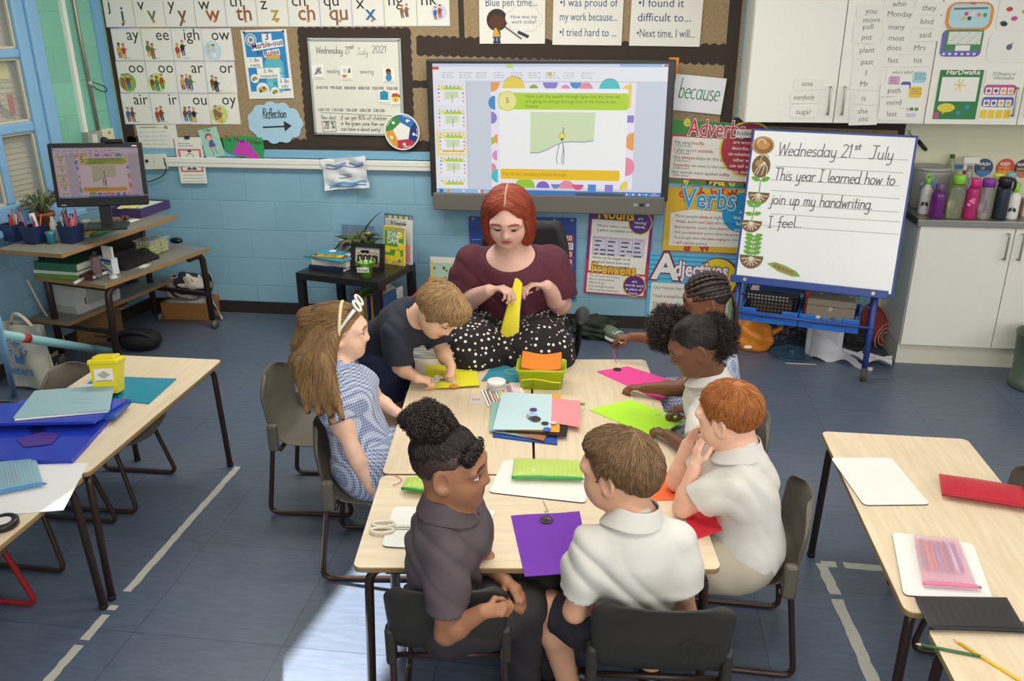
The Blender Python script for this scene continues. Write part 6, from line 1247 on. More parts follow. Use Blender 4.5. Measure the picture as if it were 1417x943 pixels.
# floor around the desk
def carton(px, py, w, d, h, rz, m, lab, z=0., open_=False):
 o = atz(px, py, z); F = Fr(o, (math.cos(rz), math.sin(rz), 0), (-math.sin(rz), math.cos(rz), 0)); t = thing('cardboard_box', lab, 'box', o); mb = MB()
 for e in ((0, .004, w, .008, h), (0, d-.004, w, .008, h*.98)): mb.box((e[0], e[1], e[4]/2), (e[2], e[3], e[4]), m, F)
 for s_ in (-1, 1): mb.box((s_*w/2, d/2, h/2), (.008, d, h), m, F)
 mb.box((0, d/2, .006), (w, d, .008), m, F); mb.build('carton', t); return F, t
F, t = carton(256, 444, .37, .27, .15, .02, M('a5743f', .7, var=.08), 'brown cardboard box of magazines under the striped top');
for k in range(9): mb = MB(); mb.box((random.uniform(-.02, .02), .13, .03+k*.014), (.30, .21, .010), M(('d8d6d0', 'b8bcc4', '8a94a8', 'cfcac0')[k % 4], .5), F.at(0, 0, 0, random.uniform(-.08, .08))); tag(mb.build('magazine', loc=tuple(F.o)), 'one of the magazines stacked in the brown box below the workstation', 'magazine', 'magazines in the brown box')
def stripes():
 m = bpy.data.materials.new('striped_knit'); m.use_nodes = True; nt = m.node_tree; L = nt.links; tc = nt.nodes.new('ShaderNodeTexCoord'); w = nt.nodes.new('ShaderNodeTexWave'); w.inputs['Scale'].default_value = 3.4; w.inputs['Distortion'].default_value = 5; w.inputs['Detail'].default_value = 1; mp = nt.nodes.new('ShaderNodeMapping'); mp.inputs['Rotation'].default_value = (0, .8, .5); L.new(tc.outputs['Object'], mp.inputs[0]); L.new(mp.outputs[0], w.inputs[0])
 cr = nt.nodes.new('ShaderNodeValToRGB'); cr.color_ramp.interpolation = 'CONSTANT'; e = cr.color_ramp.elements; e[0].color = lin('2a2c3c'); e[1].position = .3; e[1].color = lin('d8d0c4'); e.new(.58).color = lin('b07a74'); e.new(.72).color = lin('d8d0c4'); L.new(w.outputs['Fac'], cr.inputs[0]); L.new(cr.outputs[0], nt.nodes['Principled BSDF'].inputs['Base Color']); nt.nodes['Principled BSDF'].inputs['Roughness'].default_value = .9; return m
SRT = stripes()
def drape(mb): mb.grid(lambda u, v: V(*atz(290, 440, 0))+V(-.02+.09*u+.05*v, .05-.1*u, .40*(1-v)+.01)+V(.02*math.sin(v*8), .02*math.sin(u*9+v*4), 0), 10, 14, SRT)
blob('striped_top', 'navy, pink and cream striped jumper dumped over the magazine box', 'jumper', atz(272, 432, 0)+V(-.02, -.07, .25), (.17, .12, .10), SRT, 5, .2, 6, mbx=drape)
blob('dark_coat', 'dark coat heaped behind the striped jumper', 'coat', atz(240, 425, 0)+V(0, .12, .24), (.2, .1, .15), M('1d1d24', .9), 6)
F, t = carton(134, 475, .26, .22, .25, .25, M('8f6f45', .7, var=.08), 'brown cardboard box on the floor under the printer shelf'); mb = MB(); mb.box((.12, .12, .256), (.22, .2, .006), M('9c7a4e', .7), F.at(0, 0, 0, .1)); mb.build('flap', t); mb = MB(); mb.line([(.0, .06), (.08, .05), (.12, .09)], .01, INK, Fr(F.p(.0, -.006, 0), F.u, (0, 0, 1)), .004); mb.build('print', t)
mb = MB(); mb.tube(fillet([LF.p(-1.25, .62, .06), LF.p(-1.2, .35, .1), LF.p(-1.1, .1, .15), V(*atz(60, 500, .01)), V(*atz(90, 485, .01)), V(*atz(75, 510, .01))], .1), .008, M('c8c0a8', .5)); solo('power_cable', mb, 'pale power cable hanging from the wall down behind the printer', 'cable')
# tote bag, roll of paper, rucksack
o = atz(44, 536, 0); t = thing('tote_bag', "cream cloth tote bag printed 'Peters' on the floor by the left wall", 'bag', o); CB = M('cfc8b6', .85, bump=.2, scale=120, bdist=.002); F = Fr(o+V(.02, .02, 0), unit(V(.97, -.2, 0)), (0, 0, 1)); mb = MB()
def bagf(u, v, s_): a = (u-.5)*(.38-.05*v); return F.p(a, .015+.43*v, s_*(.06*(1-(2*u-1)**4)*(1-.6*v)+.004)+.012*math.sin(u*9+v*5)*s_)
mb.grid(lambda u, v: bagf(u, v, 1), 16, 16, CB); mb.grid(lambda u, v: bagf(1-u, v, -1), 16, 16, CB); mb.build('bag_body', t); mb = MB(); mb.tube(bez(F.p(-.1, .43, .0), F.p(-.02, .60, .03), F.p(.08, .43, .0), 10), .012, CB, 6); mb.build('handle', t)
mb = MB(); PB = M('4f8fc8', .7); P2 = F.at(.0, 0, .075); mb.text('Peters', -.02, .11, .09, PB, P2, bold=.02, maxw=.25, rot=.06)
for k in range(26): q = random.uniform(-.2, 3.4); rr = random.uniform(.05, .085); mb.disc(-.01+rr*math.cos(q), .26+rr*math.sin(q), random.uniform(.005, .012), PB, P2, seg=5)
mb.disc(-.01, .255, .03, PB, P2, seg=14); mb.rect(-.01, .215, .07, .05, PB, P2); mb.disc(-.01, .26, .022, CB, P2, .0006, seg=12); mb.line(_arc(-.01, .262, .012, .012, 200, 340, 6), .004, PB, P2, .001); mb.text('libraries', -.02, .075, .03, M('a5b8c4'), P2); mb.build('print', t)
q0, q1 = V(-4.3, 4.25, .44), atz(153, 487, .06); q0 = atd(2, 463, 4.9); t = thing('paper_roll', 'long roll of pale blue wrapping paper leaning across the tote bag', 'roll', q1); mb = MB(); mb.tube([q0, q1], .028, M('8fc0c4', .4, var=.06, scale=60), 14); mb.build('paper', t); mb = MB(); f_ = .28; p_ = q0+(q1-q0)*.15; mb.tube([p_, q0+(q1-q0)*.21], .0285, M('c23a32', .6), 14); mb.build('sticker', t)
o = atz(198, 486, 0); t = thing('rucksack', 'black rucksack lying on the floor beyond the left table', 'rucksack', o); mb = MB(); mb.ball(o+V(-.05, .06, .07), (.17, .12, .085), M('19191a', .8, bump=.3, scale=60), 20, 12); mb.build('bag_body', t)
for k in range(2): mb = MB(); mb.tube(bez(o+V(-.25, -.02, .08), o+V(-.1+.1*k, -.05, .24), o+V(.1, .02, .07), 10), .014, M('232325', .8), 6); mb.build('strap', t)
# blue panel with painting at the left edge
t = thing('wall_panel', 'blue painted panel with a blue post at the left picture edge', 'panel', atz(0, 552, 0)); p_ = atz(0, 540, 0); mb = MB(); mb.box(V(-4.36, 4.35, .33), (.40, .62, .66), M('7fb0d0', .5)); mb.build('panel_body', t);
mb = MB(); q0 = atd(-4, 440, 4.6); q1 = atz(20, 548, 0); mb.tube([q0, q1], .018, M('7fb0d4', .4), 10); mb.build('post', t)
F = Fr(V(-4.158, 4.40, .0), (0, 1, 0), (0, 0, 1)); mb = MB(); mb.rect(0, .42, .34, .34, M('a3a83a', .8, var=.4, scale=14), F, .002, .002); mb.rect(0, .31, .34, .12, M('b8608a', .8, var=.3, scale=20), F, .003)
for k in range(6): mb.line([(-.15+.05*k, .26), (-.14+.05*k, .36)], .012, M(('d8d2cc', 'c04a8a')[k % 2]), F, .0045)
solo('painting', mb, 'yellow, green and pink painting stuck on the blue panel at the left edge', 'painting')
# BLACK SIDE TABLE
BT = M('1f1c1c', .4); SX = V(-2.01, 5.80, 0); sa = math.atan2(-.175, .69); SFr = Fr(V(-1.97, 5.87, .55), (math.cos(sa), math.sin(sa), 0), (-math.sin(sa), math.cos(sa), 0)); SW_, SD_ = .70, .56
t = thing('side_table', 'small black square side table against the back wall', 'side table', SFr.p(0, 0, -.55)); mb = MB(); mb.box((0, 0, -.025), (SW_, SD_, .05), BT, SFr, bev=.003); mb.build('table_top', t)
for i in (-1, 1):
 for j in (-1, 1): mb = MB(); mb.box((i*(SW_/2-.027), j*(SD_/2-.027), -.30), (.053, .053, .50), BT, SFr); mb.build('leg', t)
mb = MB(); mb.box((0, 0, -.40), (SW_-.02, SD_-.02, .02), BT, SFr); mb.build('shelf', t)
BKC = ('c8c4b8', '3a6a9a', 'b84a3a', '5a8a4a', 'e0c050', 'dcd8d0', '2f4a6a', '8a5a8a', 'd89a4a', 'e8e4dc')
def book(c, w, d, h, fr, cover, lab, group=None, rz=0., deco=None):
 """lying or standing book: w x d x h in the frame's axes, spine on -v side"""
 F = fr.at(*c[:2], c[2], rz); mb = MB(); m = M(cover, .4)
 mb.box((0, 0, .002), (w, d, .003), m, F); mb.box((0, 0, h-.002), (w, d, .003), m, F); mb.box((0, -d/2+.0015, h/2), (w, .003, h), m, F); mb.box((0, .003, h/2), (w-.008, d-.008, h-.006), PAPER, F)
 if deco: deco(mb, F, h)
 return solo('book', mb, lab, 'book', group)
book((-.16, -.06, .001), .30, .21, .03, SFr, '1f2a4a', 'thick navy book at the bottom of the pile on the side table'); book((-.15, -.05, .033), .29, .19, .045, SFr, 'd2cfc8', 'thick white paged book in the pile on the side table', rz=.05)
book((-.17, -.04, .08), .36, .25, .012, SFr, '3f9ab8', 'wide light blue picture book near the top of the pile on the side table', rz=-.12, deco=lambda mb, F, h: (mb.disc(-.08, .09, .03, WHITE, F, h), mb.poly([(.05, -.06), (.16, -.02), (.12, .03)], M('b8503a'), F, h), mb.disc(.1, .06, .03, M('e0e4e4'), F, h)))
def tk(mb, F, h): mb.rect(0, 0, .25, .08, M('b8932e'), F, h); mb.rect(0, 0, .24, .07, M('d8b84a'), F, h+.0003); mb.rect(-.1, 0, .03, .05, INK, F, h+.0006); hand(mb, 'golden ticket', -.07, .0, .03, .004, INK, F, h+.0008, maxw=.14); [mb.rect(-.02+.04*k, -.02, .03, .012, INK, F, h+.0008) for k in range(3)]
book((-.18, -.09, .094), .27, .10, .004, SFr, 'd8b84a', 'yellow golden ticket card on top of the book pile', rz=.1, deco=tk)
# photo frame
F0 = SFr.at(.13, -.06, .002, .12); PFm = Fr(F0.p(0, 0, .0), F0.u, F0.n+F0.v*.22); t = thing('photo_frame', 'black photo frame showing a group in dark clothes on the side table', 'photo frame', F0.o); mb = MB()
for e in ((0, .017, .26, .035), (0, .19, .26, .035)): mb.box((e[0], e[1], 0), (e[2], e[3], .02), M('211c1b', .35), PFm)
for s_ in (-1, 1): mb.box((s_*.115, .104, 0), (.035, .17, .02), M('211c1b', .35), PFm)
mb.box((0, .1, -.012), (.24, .19, .005), BT, PFm); mb.build('frame', t); mb = MB(); mb.rect(0, .104, .195, .14, M('b8b2aa', .3), PFm, .001); mb.rect(0, .05, .195, .035, M('7a5848', .3), PFm, .0013)
for k in range(9): x = -.075+k*.0185; mb.rect(x, .085+.006*(k % 2), .018, .06, M('221f24'), PFm, .002); mb.disc(x, .124+.008*(k % 2), .007, M('c89a80'), PFm, .0024, seg=8); mb.disc(x, .128+.008*(k % 2), .007, M('3a2a22'), PFm, .0026, a0=0, a1=180, seg=6)
mb.build('photo', t); mb = MB(); mb.box((-.02, .07, -.06), (.06, .14, .004), BT, Fr(PFm.p(0, 0, 0), PFm.u, PFm.v+PFm.n*.5)); mb.build('stand', t)
F0 = SFr.at(.20, -.19, .0005); o = F0.o; t = thing('bucket_pot', "small lime green bucket labelled with a name, holding pens in front of the photo frame", 'pot', o); mb = MB(); LG = M('7ac23a', .35); mb.lathe([(.04, 0), (.055, .11), (.058, .112), (.052, .11), (.04, .01), (0, .01)], LG, o, seg=24); mb.build('tub', t)
R_ = Fr(o+V(-.005, -.052, .065), (1, .1, 0), (0, -.12, 1)); mb = MB(); mb.box((0, 0, .0), (.085, .035, .006), WHITE, R_); hand(mb, 'Mr Feech', -.036, -.008, .02, .002, INK, R_, .0036, maxw=.072); mb.build('label', t)
for s_ in (-1, 1): mb = MB(); mb.tube(bez(o+V(s_*.05, 0, .1), o+V(s_*.09, 0, .12), o+V(s_*.06, 0, .14), 8), .004, LG); mb.build('handle', t)
for k in range(5): mb = MB(); q = o+V(-.02+.01*k, .0, .02); mb.tube([q, q+V(-.02+.012*k, .0, .13)], .004, M(('c8b890', '3a3a3a')[k % 2], .5)); mb.build('pencil', t)
o = SFr.p(-.06, .15, 0); t = thing('potted_plant', 'leafy dark green plant in a glass jar behind the photo frame', 'plant', o); mb = MB(); mb.lathe([(.05, 0), (.06, .03), (.06, .1), (.045, .13)], CLEAR('d6dcd8'), o); mb.build('pot', t); mb = MB(); r = random.Random(9)
for k in range(60):
 q = r.uniform(0, 6.3); L_ = r.uniform(.08, .22); d = V(math.cos(q), .6*math.sin(q), 0); P = bez(o+V(0, 0, .1), o+d*L_*.5+V(0, 0, .16+r.uniform(0, .12)), o+d*L_+V(0, 0, r.uniform(.04, .22)), 7); mb.tube(P, [.003, .007, .013, .016, .014, .010, .006, .002], M(r.choice(('3f5a30', '54683a', '2f4426', '6a6a44')), .6), 4)
mb.tube(bez(o+V(0, 0, .1), o+V(.04, 0, .3), o+V(.20, 0, .40), 8), [.003, .004, .006, .007, .007, .006, .004, .003, .001], M('3f4a30', .6), 4); mb.build('foliage', t)
def standing(a, b, w, h, th_, cover, lab, tilt=.2, rz=0., deco=None, group=None):
 F0 = SFr.at(a, b, .001, rz); F = Fr(F0.o, F0.u, F0.n+F0.v*tilt); mb = MB(); mb.box((0, h/2, -th_/2), (w, h, th_), PAPER, F); mb.box((0, h/2, -.0015), (w+.006, h+.006, .003), M(cover, .35), F); mb.box((0, h/2, -th_), (w+.006, h+.006, .003), M(cover, .35), F)
 if deco: deco(mb, F.at(0, h/2, .0003), w, h)
 return solo('book', mb, lab, 'book', group)
def d1(mb, F, w, h): mb.rect(0, h*.0, w*.9, h*.8, M('4f9a3c'), F); [mb.disc(w*a, h*b, .03, M('e6d42a'), F, .0004, seg=7) for a, b in ((-.3, -.1), (.3, .3), (.2, -.2), (-.2, -.4), (.35, 0))]; mb.rect(0, -h*.33, w*.9, h*.14, M('e6d42a'), F, .0006); mb.text('ROALD', .0, h*.24, .06, WHITE, F, .001, bold=.02, maxw=w*.6); mb.text('DAHL', .0, h*.06, .07, WHITE, F, .001, bold=.02, maxw=w*.62); mb.rect(0, -h*.06, w*.4, .025, M('e6c83a'), F, .0008); mb.disc(w*.3, -h*.38, .014, M('3a6ac0'), F, .001, seg=6)
def d2(mb, F, w, h): hand(mb, 'Mr Remarkable', -w*.3, h*.38, .03, .003, INK, F, maxw=w*.6); mb.rect(w*.3, -h*.25, w*.3, h*.4, M('d88a84'), F)
def d3(mb, F, w, h): mb.rect(0, h*.45, w*.95, .02, M('d8b83a'), F); [mb.rect(-w*.4+k*w*.2, h*.45, .02, .02, M('3f7a9a'), F, .0005) for k in range(5)]
standing(.22, .25, .24, .36, .015, '2f5a8a', 'tall blue book with a yellow band at the very back of the side table', .08, -.05, d3); standing(.235, .22, .23, .33, .015, 'dfe2e2', 'white and pink book leaning behind the green and yellow one', .1, -.05, d2); standing(.22, .17, .185, .285, .02, 'e6d42a', 'green and yellow story book with big white author lettering', .12, -.1, d1)
def d4(mb, F, w, h): mb.poly([(-w*.4, -h*.3), (w*.45, -h*.1), (w*.4, h*.35), (-w*.3, h*.2)], M('e0c83a'), F); mb.poly([(-w*.4, -h*.3), (w*.2, -h*.16), (.0, h*.25), (-w*.35, h*.2)], M('5a9a4a'), F, .0005); mb.text('Roald Dahl', .0, -.0, .05, WHITE, F, .001, bold=.02, maxw=w*.7, rot=.2)
standing(-.13, .24, .26, .25, .015, '2f7ab0', 'blue, yellow and green book leaning behind the leafy plant', .1, .15, d4)
mb = MB(); F0 = SFr.at(-.22, .2, 0); mb.box((0, 0, .075), (.1, .03, .15), M('a58ac0', .6), F0, bev=.01); solo('purple_card', mb, 'small lilac card standing left of the leafy plant', 'card'); mb = MB(); mb.box((.09, .12, .08), (.1, .05, .16), M('a82e32', .5), SFr, bev=.006); solo('red_box', mb, 'red box half hidden behind the leafy plant', 'box')
for k in range(12): h_ = random.uniform(.2, .27); mb = MB(); mb.box((.02+k*.025, -.05+random.uniform(-.03, .03), -.39+h_/2), (.02, .2, h_), M(BKC[k % 10], .5), SFr); mb.box((.02+k*.025, .05, -.39+h_/2), (.014, .2, h_-.01), PAPER, SFr); tag(mb.build('book', loc=tuple(SFr.p(.02+k*.025, 0, -.39))), 'one of the thin books standing on the shelf of the black side table', 'book', 'books under the side table')
# book box beside the side table
o = atz(600, 470, 0); BX = Fr(V(-1.33, 5.85, 0), (1, -.05, 0), (.05, 1, 0)); t = thing('book_box', 'low red book box of picture books between side table and teacher', 'box', BX.o); mb = MB(); RB = M('b8323a', .5)
for e in ((0, -.26, .32, .012), (0, .26, .32, .012)): mb.box((e[0], e[1], .20), (e[2], e[3], .40), RB, BX)
for s_ in (-1, 1): mb.box((s_*.16, 0, .20), (.012, .53, .40), RB, BX)
mb.box((0, 0, .01), (.32, .52, .012), RB, BX); mb.build('box_body', t)
def gib(mb, F, w, h): mb.rect(0, 0, w*.86, h*.84, M('a8c4b0'), F); [mb.disc(w*random.uniform(-.4, .4), h*random.uniform(-.35, .4), random.uniform(.006, .014), M(random.choice(('3f5a3a', '5a7a4a', '2a3a2e'))), F, .0004, seg=5) for _ in range(40)]; mb.text('Gibbon', 0, -h*.12, .035, INK, F, .001, bold=.01); mb.rect(-w*.46, 0, w*.05, h*.9, M('d8b83a'), F, .0005)
for k in range(9):
 F0 = BX.at(0, .2-k*.045, .02); F = Fr(F0.o, F0.u, V(0, .10, 1)); w, h = .28, (.57 if k == 0 else .44-.02*k); mb = MB(); mb.box((0, h/2, -.008), (w-.006, h-.006, .016), PAPER, F); mb.box((0, h/2, .001), (w, h, .003), M(BKC[(k*3+5) % 10], .4), F)
 (gib(mb, F.at(0, h/2, .003), w, h) if k == 0 else (mb.rect(0, h*.8, w*.9, h*.3, M(('e0a040', 'f0ede4', 'd8c8a0')[k % 3]), F, .003), mb.text(('Wild', 'Boats', 'Sea', 'Night')[k % 4], 0, h*.8, .03, M('3a4a8a'), F, .0035)))
 solo('book', mb, 'pale green picture book with monkeys in leaves, rearmost in the red book box' if k == 0 else 'one of the picture books packed in the red book box', 'book', None if k == 0 else 'picture books in the red box')
# pile of books on the floor by the blond boy
o = atz(592, 502, 0)
for k in range(13): mb = MB(); F = Fr(o+V(0, .02, .003+k*.0195), (1, random.uniform(-.15, .15), 0), (0, 1, 0)); w = random.uniform(.2, .25); mb.box((0, 0, .008), (w, .26, .015), PAPER, F); mb.box((0, .002, .0015), (w+.006, .262, .003), M(BKC[k % 10], .4), F); mb.box((0, .002, .0155), (w+.006, .262, .003), M(BKC[(k+4) % 10], .4), F); tag(mb.build('book', loc=tuple(F.o)), 'one of the thin books in the floor pile behind the blond boy', 'book', 'books piled on the floor')
# shoes and coat beside the teacher chair
blob('dark_coat', 'dark green and black coat heap on the floor right of the teacher', 'coat', atz(822, 466, 0)+V(0, .03, .06), (.17, .13, .09), M('2a3228', .9, bump=.5, scale=20, bdist=.01), 21, .3, 8)
o = atz(843, 474, 0); t = thing('trainer_shoe', 'grey and black trainer lying on the coat heap', 'shoe', o); mb = MB(); F = Fr(o+V(.02, .02, .03), unit(V(.55, -.8, 0)), unit(V(.8, .55, 0))); mb.ball(F.p(0, 0, .04), (.13, .05, .05), M('6c7a6a', .7), 16, 10, (F.u, F.v, F.n)); mb.build('upper', t); mb = MB(); mb.ball(F.p(0, 0, .0), (.14, .055, .025), M('d2d2ca', .6), 16, 8, (F.u, F.v, F.n)); mb.build('sole', t)
for k in range(4): mb = MB(); mb.tube(bez(F.p(.0+.03*k, -.04, .06), F.p(.0+.03*k, 0, .1), F.p(.0+.03*k, .04, .06), 6), .004, WHITE, 5); mb.build('lace', t)
# THINGS ON THE TABLES
def felt(name, px, col, lab, cat, z=.001, th=.0022, frame=TBL, conv=None, lift=None, rough=.95):
 """a soft sheet laid on a table, its corners (tl, tr, br, bl) given where the photo shows them; lift raises corners"""
 conv = conv or (lambda p: on_table(*p)); q = [V(*conv(p)) for p in px]; lift = lift or (0, 0, 0, 0); mb = MB(); m = M(col, rough, bump=.25, scale=220, bdist=.001) if rough > .8 else M(col, rough)
 def f(u, v, dz=0):
  p = (q[0]*(1-u)+q[1]*u)*(1-v)+(q[3]*(1-u)+q[2]*u)*v; l = (lift[0]*(1-u)+lift[1]*u)*(1-v)**2+(lift[3]*(1-u)+lift[2]*u)*v**2
  return frame.p(p[0], p[1], z+dz+l+(.0015*math.sin(u*7)*math.sin(v*5+1) if rough > .8 else 0))
 n = 10; mb.grid(lambda u, v: f(u, 1-v, th), n, n, m, True); mb.grid(lambda u, v: f(u, v), n, n, m, True)
 for e in (lambda t: (t, 0), lambda t: (1, t), lambda t: (1-t, 1), lambda t: (0, 1-t)):
  a = [f(*e(t/n), th) for t in range(n+1)]; b = [f(*e(t/n)) for t in range(n+1)]; mb.add(a+b, [(i, i+1, i+n+2, i+n+1) for i in range(n)], m)
 return mb, solo(name, mb, lab, cat) if lab else None
def button(px, py, r, col, lab, z=.003, n=4, conv=None, frame=TBL):
 a, b = (conv or (lambda p: on_table(*p)))((px, py)); o = frame.p(a, b, z); mb = MB(); m = M(col, .3); mb.lathe([(r*.92, 0), (r, .0012), (r, .003), (r*.9, .0042), (r*.7, .003), (0, .003)], m, o, seg=20)
 for k in range(n): q = 2*PI*k/max(n, 1)+.6; mb.disc(r*.22*math.cos(q), r*.22*math.sin(q), r*.1, M('15100e'), Fr(o, frame.u, frame.v), .0034, seg=7)
 return solo('button', mb, lab, 'button', 'sewing buttons')
felt('felt_sheet', [(589, 507), (657, 504), (664, 537), (592, 541)], 'e3dc2c', 'bright yellow felt sheet being cut by the blond boy', 'felt', lift=(0, 0, .012, .008)); button(628, 538, .022, 'e0922a', 'orange button at the edge of the yellow felt under the hands of the blond boy', z=.012)
felt('felt_sheet', [(685, 502), (778, 507), (772, 531), (666, 528)], '2f88a0', 'teal felt sheet behind the white pot and lime tub', 'felt'); a = on_table(711, 516); mb = MB(); mb.tube([TBL.p(a[0]+.045*math.cos(q), a[1]+.032*math.sin(q)*(1+.2*math.cos(3*q)), .0048) for q in np.linspace(0, 2*PI, 24)[:-1]], .0018, M('c8c83a'), 5, closed=True); solo('thread_loop', mb, 'loop of yellow thread on the teal felt', 'thread')
# lime tub with orange felt
a = on_table(748, 541); TF = TBL.at(a[0]+.005, a[1]+.075, .0008, -.06); t = thing('plastic_tub', 'translucent lime green tub holding orange felt', 'tub', TF.o); LM = M('b4cc22', .15, alpha=.82); mb = MB(); h = .105
def rr_ring(s_, z, w=.115, d=.075, r=.02):
 out = []
 for cx, cy, a0 in ((w-r, -d+r, -90), (w-r, d-r, 0), (-w+r, d-r, 90), (-w+r, -d+r, 180)): out += [TF.p((cx+r*math.cos(math.radians(a0+90*i/4)))*s_, (cy+r*math.sin(math.radians(a0+90*i/4)))*s_, z) for i in range(5)]
 return out
R5 = [rr_ring(.86, .001), rr_ring(.98, h*.85), rr_ring(1.04, h*.87), rr_ring(1.05, h), rr_ring(.98, h), rr_ring(.83, .005)]; mb.add([p for q in R5 for p in q], [(k*20+i, k*20+(i+1) % 20, k*20+20+(i+1) % 20, k*20+20+i) for k in range(5) for i in range(20)]+[tuple(range(19, -1, -1)), tuple(range(100, 120))], LM, True); mb.build('tub_body', t)
for k, (dz_, c_, ln) in enumerate(((.02, 'e8e040', -.04), (.05, 'e8762a', .0), (.075, 'f08028', .01))):
 mb = MB(); mb.grid(lambda u, v: TF.p((u-.5)*.19, (v-.5)*.125+ln*.3, dz_+.03+.035*v+.008*math.sin(u*5+k)), 8, 8, M(c_, .95, bump=.2, scale=200, bdist=.001)); ob = mb.build('felt_sheet', loc=tuple(TF.p(0, 0, dz_))); md = ob.modifiers.new('s', 'SOLIDIFY'); md.thickness = .004; tag(ob, ('yellow felt at the bottom of the lime tub', 'middle orange felt in the lime tub', 'topmost bright orange felt standing out of the lime tub')[k], 'felt')
a = on_table(687, 541); o = TBL.p(*a, .0008)+TBL.v*.012; t = thing('round_pot', 'small round white pot with a lid beside the thread card', 'pot', o); mb = MB(); mb.lathe([(.040, 0), (.042, .005), (.042, .03)], M('dcdcd6', .25, alpha=.8), o, seg=26); mb.build('tub', t); mb = MB(); mb.lathe([(.045, .03), (.045, .045), (.042, .048), (0, .047)], M('ecebe6', .4), o, seg=26); mb.build('lid', t)
# thread card
q = [V(*on_table(*p)) for p in ((665, 541), (720, 531), (727, 552), (675, 564))]; mb, _ = felt('x', [(665, 541), (720, 531), (727, 552), (675, 564)], 'f2f0ea', None, None, rough=.5, z=.004)
r = random.Random(6); TC = ('2d2626', 'f2f0ea', '3a2a3a', 'a85a6a', 'f0ede4', '5a2a30', 'e8c040', '6a4a8a', 'f2efe8', '5aa050', 'e6e080', 'd8a040', 'f2f0ea', 'd04a7a', 'e89ab0', 'e8dc4a', 'f0a8a8', '4a8ad0', 'a82a3a', 'd84a5a', '5aa0c8', 'f0d0c8', 'e6b8b0', 'e8d0b8', 'f0c8d0', 'e4ccc0', 'e8dcd0')
for k, c_ in enumerate(TC): u0, u1 = .05+.9*k/len(TC), .05+.9*(k+.75)/len(TC); mb.poly([tuple((q[0]*(1-u)+q[1]*u)*(1-v)+(q[3]*(1-u)+q[2]*u)*v) for u, v in ((u0, .04), (u1, .04), (u1, .96), (u0, .96))], M(c_, .6), TBL, .0075)
solo('thread_card', mb, 'white card wound with many coloured sewing threads', 'thread card')
mb, _ = felt('needle_packet', [(652, 548), (668, 548), (672, 560), (648, 560)], 'dcd4cc', None, None, rough=.2); [mb.rect(*(on_table(655+k*4, 554)), .008, .012, M('c87a7a'), TBL, .005) for k in range(3)]; solo('needle_packet', mb, 'small clear packet of needles left of the thread card', 'packet')
a, b = on_table(693, 533); mb = MB(); [mb.ball(TBL.p(a-.04+.0085*k, b+.004*math.sin(k), .013), .006, M('7a6228', .3, .7), 8, 5) for k in range(10)]; solo('bead_chain', mb, 'short gold bead chain lying at the top of the thread card', 'chain')
# the stack of felt and paper in the middle
for nm, px, c_, z, lab, th in (('folder', [(683, 563), (772, 572), (771, 617), (682, 606)], '2c4f9c', .001, 'dark blue folder at the bottom of the middle paper stack', .006), ('felt_sheet', [(688, 555), (780, 560), (778, 606), (686, 602)], 'c88ab8', .008, 'mauve felt low in the middle paper stack', .002), ('felt_sheet', [(680, 560), (760, 560), (745, 612), (677, 600)], '8fb8b0', .011, 'pale teal felt with a corner out left of the middle stack', .002), ('felt_sheet', [(720, 572), (775, 572), (752, 615), (715, 605)], 'a06a48', .014, 'brown felt showing below the black sheet', .002),
                              ('felt_sheet', [(705, 560), (790, 562), (784, 610), (700, 603)], '26211f', .018, 'black felt sheet in the middle paper stack', .003), ('paper_sheet', [(700, 551), (776, 552), (774, 605), (690, 602)], 'e6a03a', .022, 'orange paper just under the pale blue paper', .0015), ('paper_sheet', [(763, 558), (803, 562), (802, 599), (760, 592)], 'ef9097', .025, 'salmon pink paper overlapping the pale blue paper on the right', .0015), ('paper_sheet', [(695, 551), (764, 554), (762, 604), (682, 603)], 'bcd5da', .028, 'pale blue paper on top of the middle stack with buttons on it', .0015), ('paper_sheet', [(802, 565), (810, 565), (804, 574), (800, 575)], 'b8dcc0', .001, 'scrap of pale green paper sticking out right of the salmon pink paper', .0015)):
 felt(nm, px, c_, lab, 'folder' if nm == 'folder' else ('felt' if nm[0] == 'f' else 'paper'), z, th)
ot3 = lambda p: on_table(*p, .03)
for px, py, r_, c_, z, lab in ((738, 568, .017, '5f2d80', .031, 'purple button on the pale blue paper'), (736, 575, .022, 'a8c8ea', .034, 'pale blue button with two dark slots on the paper stack'), (731, 577, .012, 'e0b83a', .031, 'small yellow button under the pale blue button'), (734, 580, .013, '3a6ac8', .0312, 'small blue button under the pale blue button'), (741, 582, .023, '3f3038', .036, 'large dark brown button on the pale blue paper'), (754, 587, .016, '35322e', .031, 'black button right of the large dark brown button'), (757, 595, .017, '2f68c8', .031, 'bright blue button near the bottom of the pale blue paper'), (766, 586, .013, 'f0dcdc', .031, 'small white button on the edge of the salmon pink paper')): button(px, py, r_, c_, lab, z, conv=ot3)
mb = MB(); p0, p1 = on_table(782, 556), on_table(800, 560); mb.tube([TBL.p(*p0, .006), TBL.p(*p1, .006)], .005, M('26221e', .5)); mb.tube([TBL.p(*p1, .006), TBL.p(p1[0]+.03, p1[1]-.008, .006)], .005, M('8aa03a', .5)); solo('felt_tip_pen', mb, 'dark pen with a green end lying behind the salmon pink paper', 'pen')
felt('felt_sheet', [(826, 515), (868, 508), (940, 530), (915, 556)], 'ef4c9c', 'hot pink felt sheet under the hands of the girl with puffs', 'felt', lift=(0, 0, 0, .0)); button(854, 513, .021, '33221e', 'dark button on the corner of the hot pink felt', .004)
felt('felt_sheet', [(815, 568), (872, 554), (950, 582), (906, 606)], 'b6ee3c', 'lime green felt sheet on the right of the table cluster', 'felt')
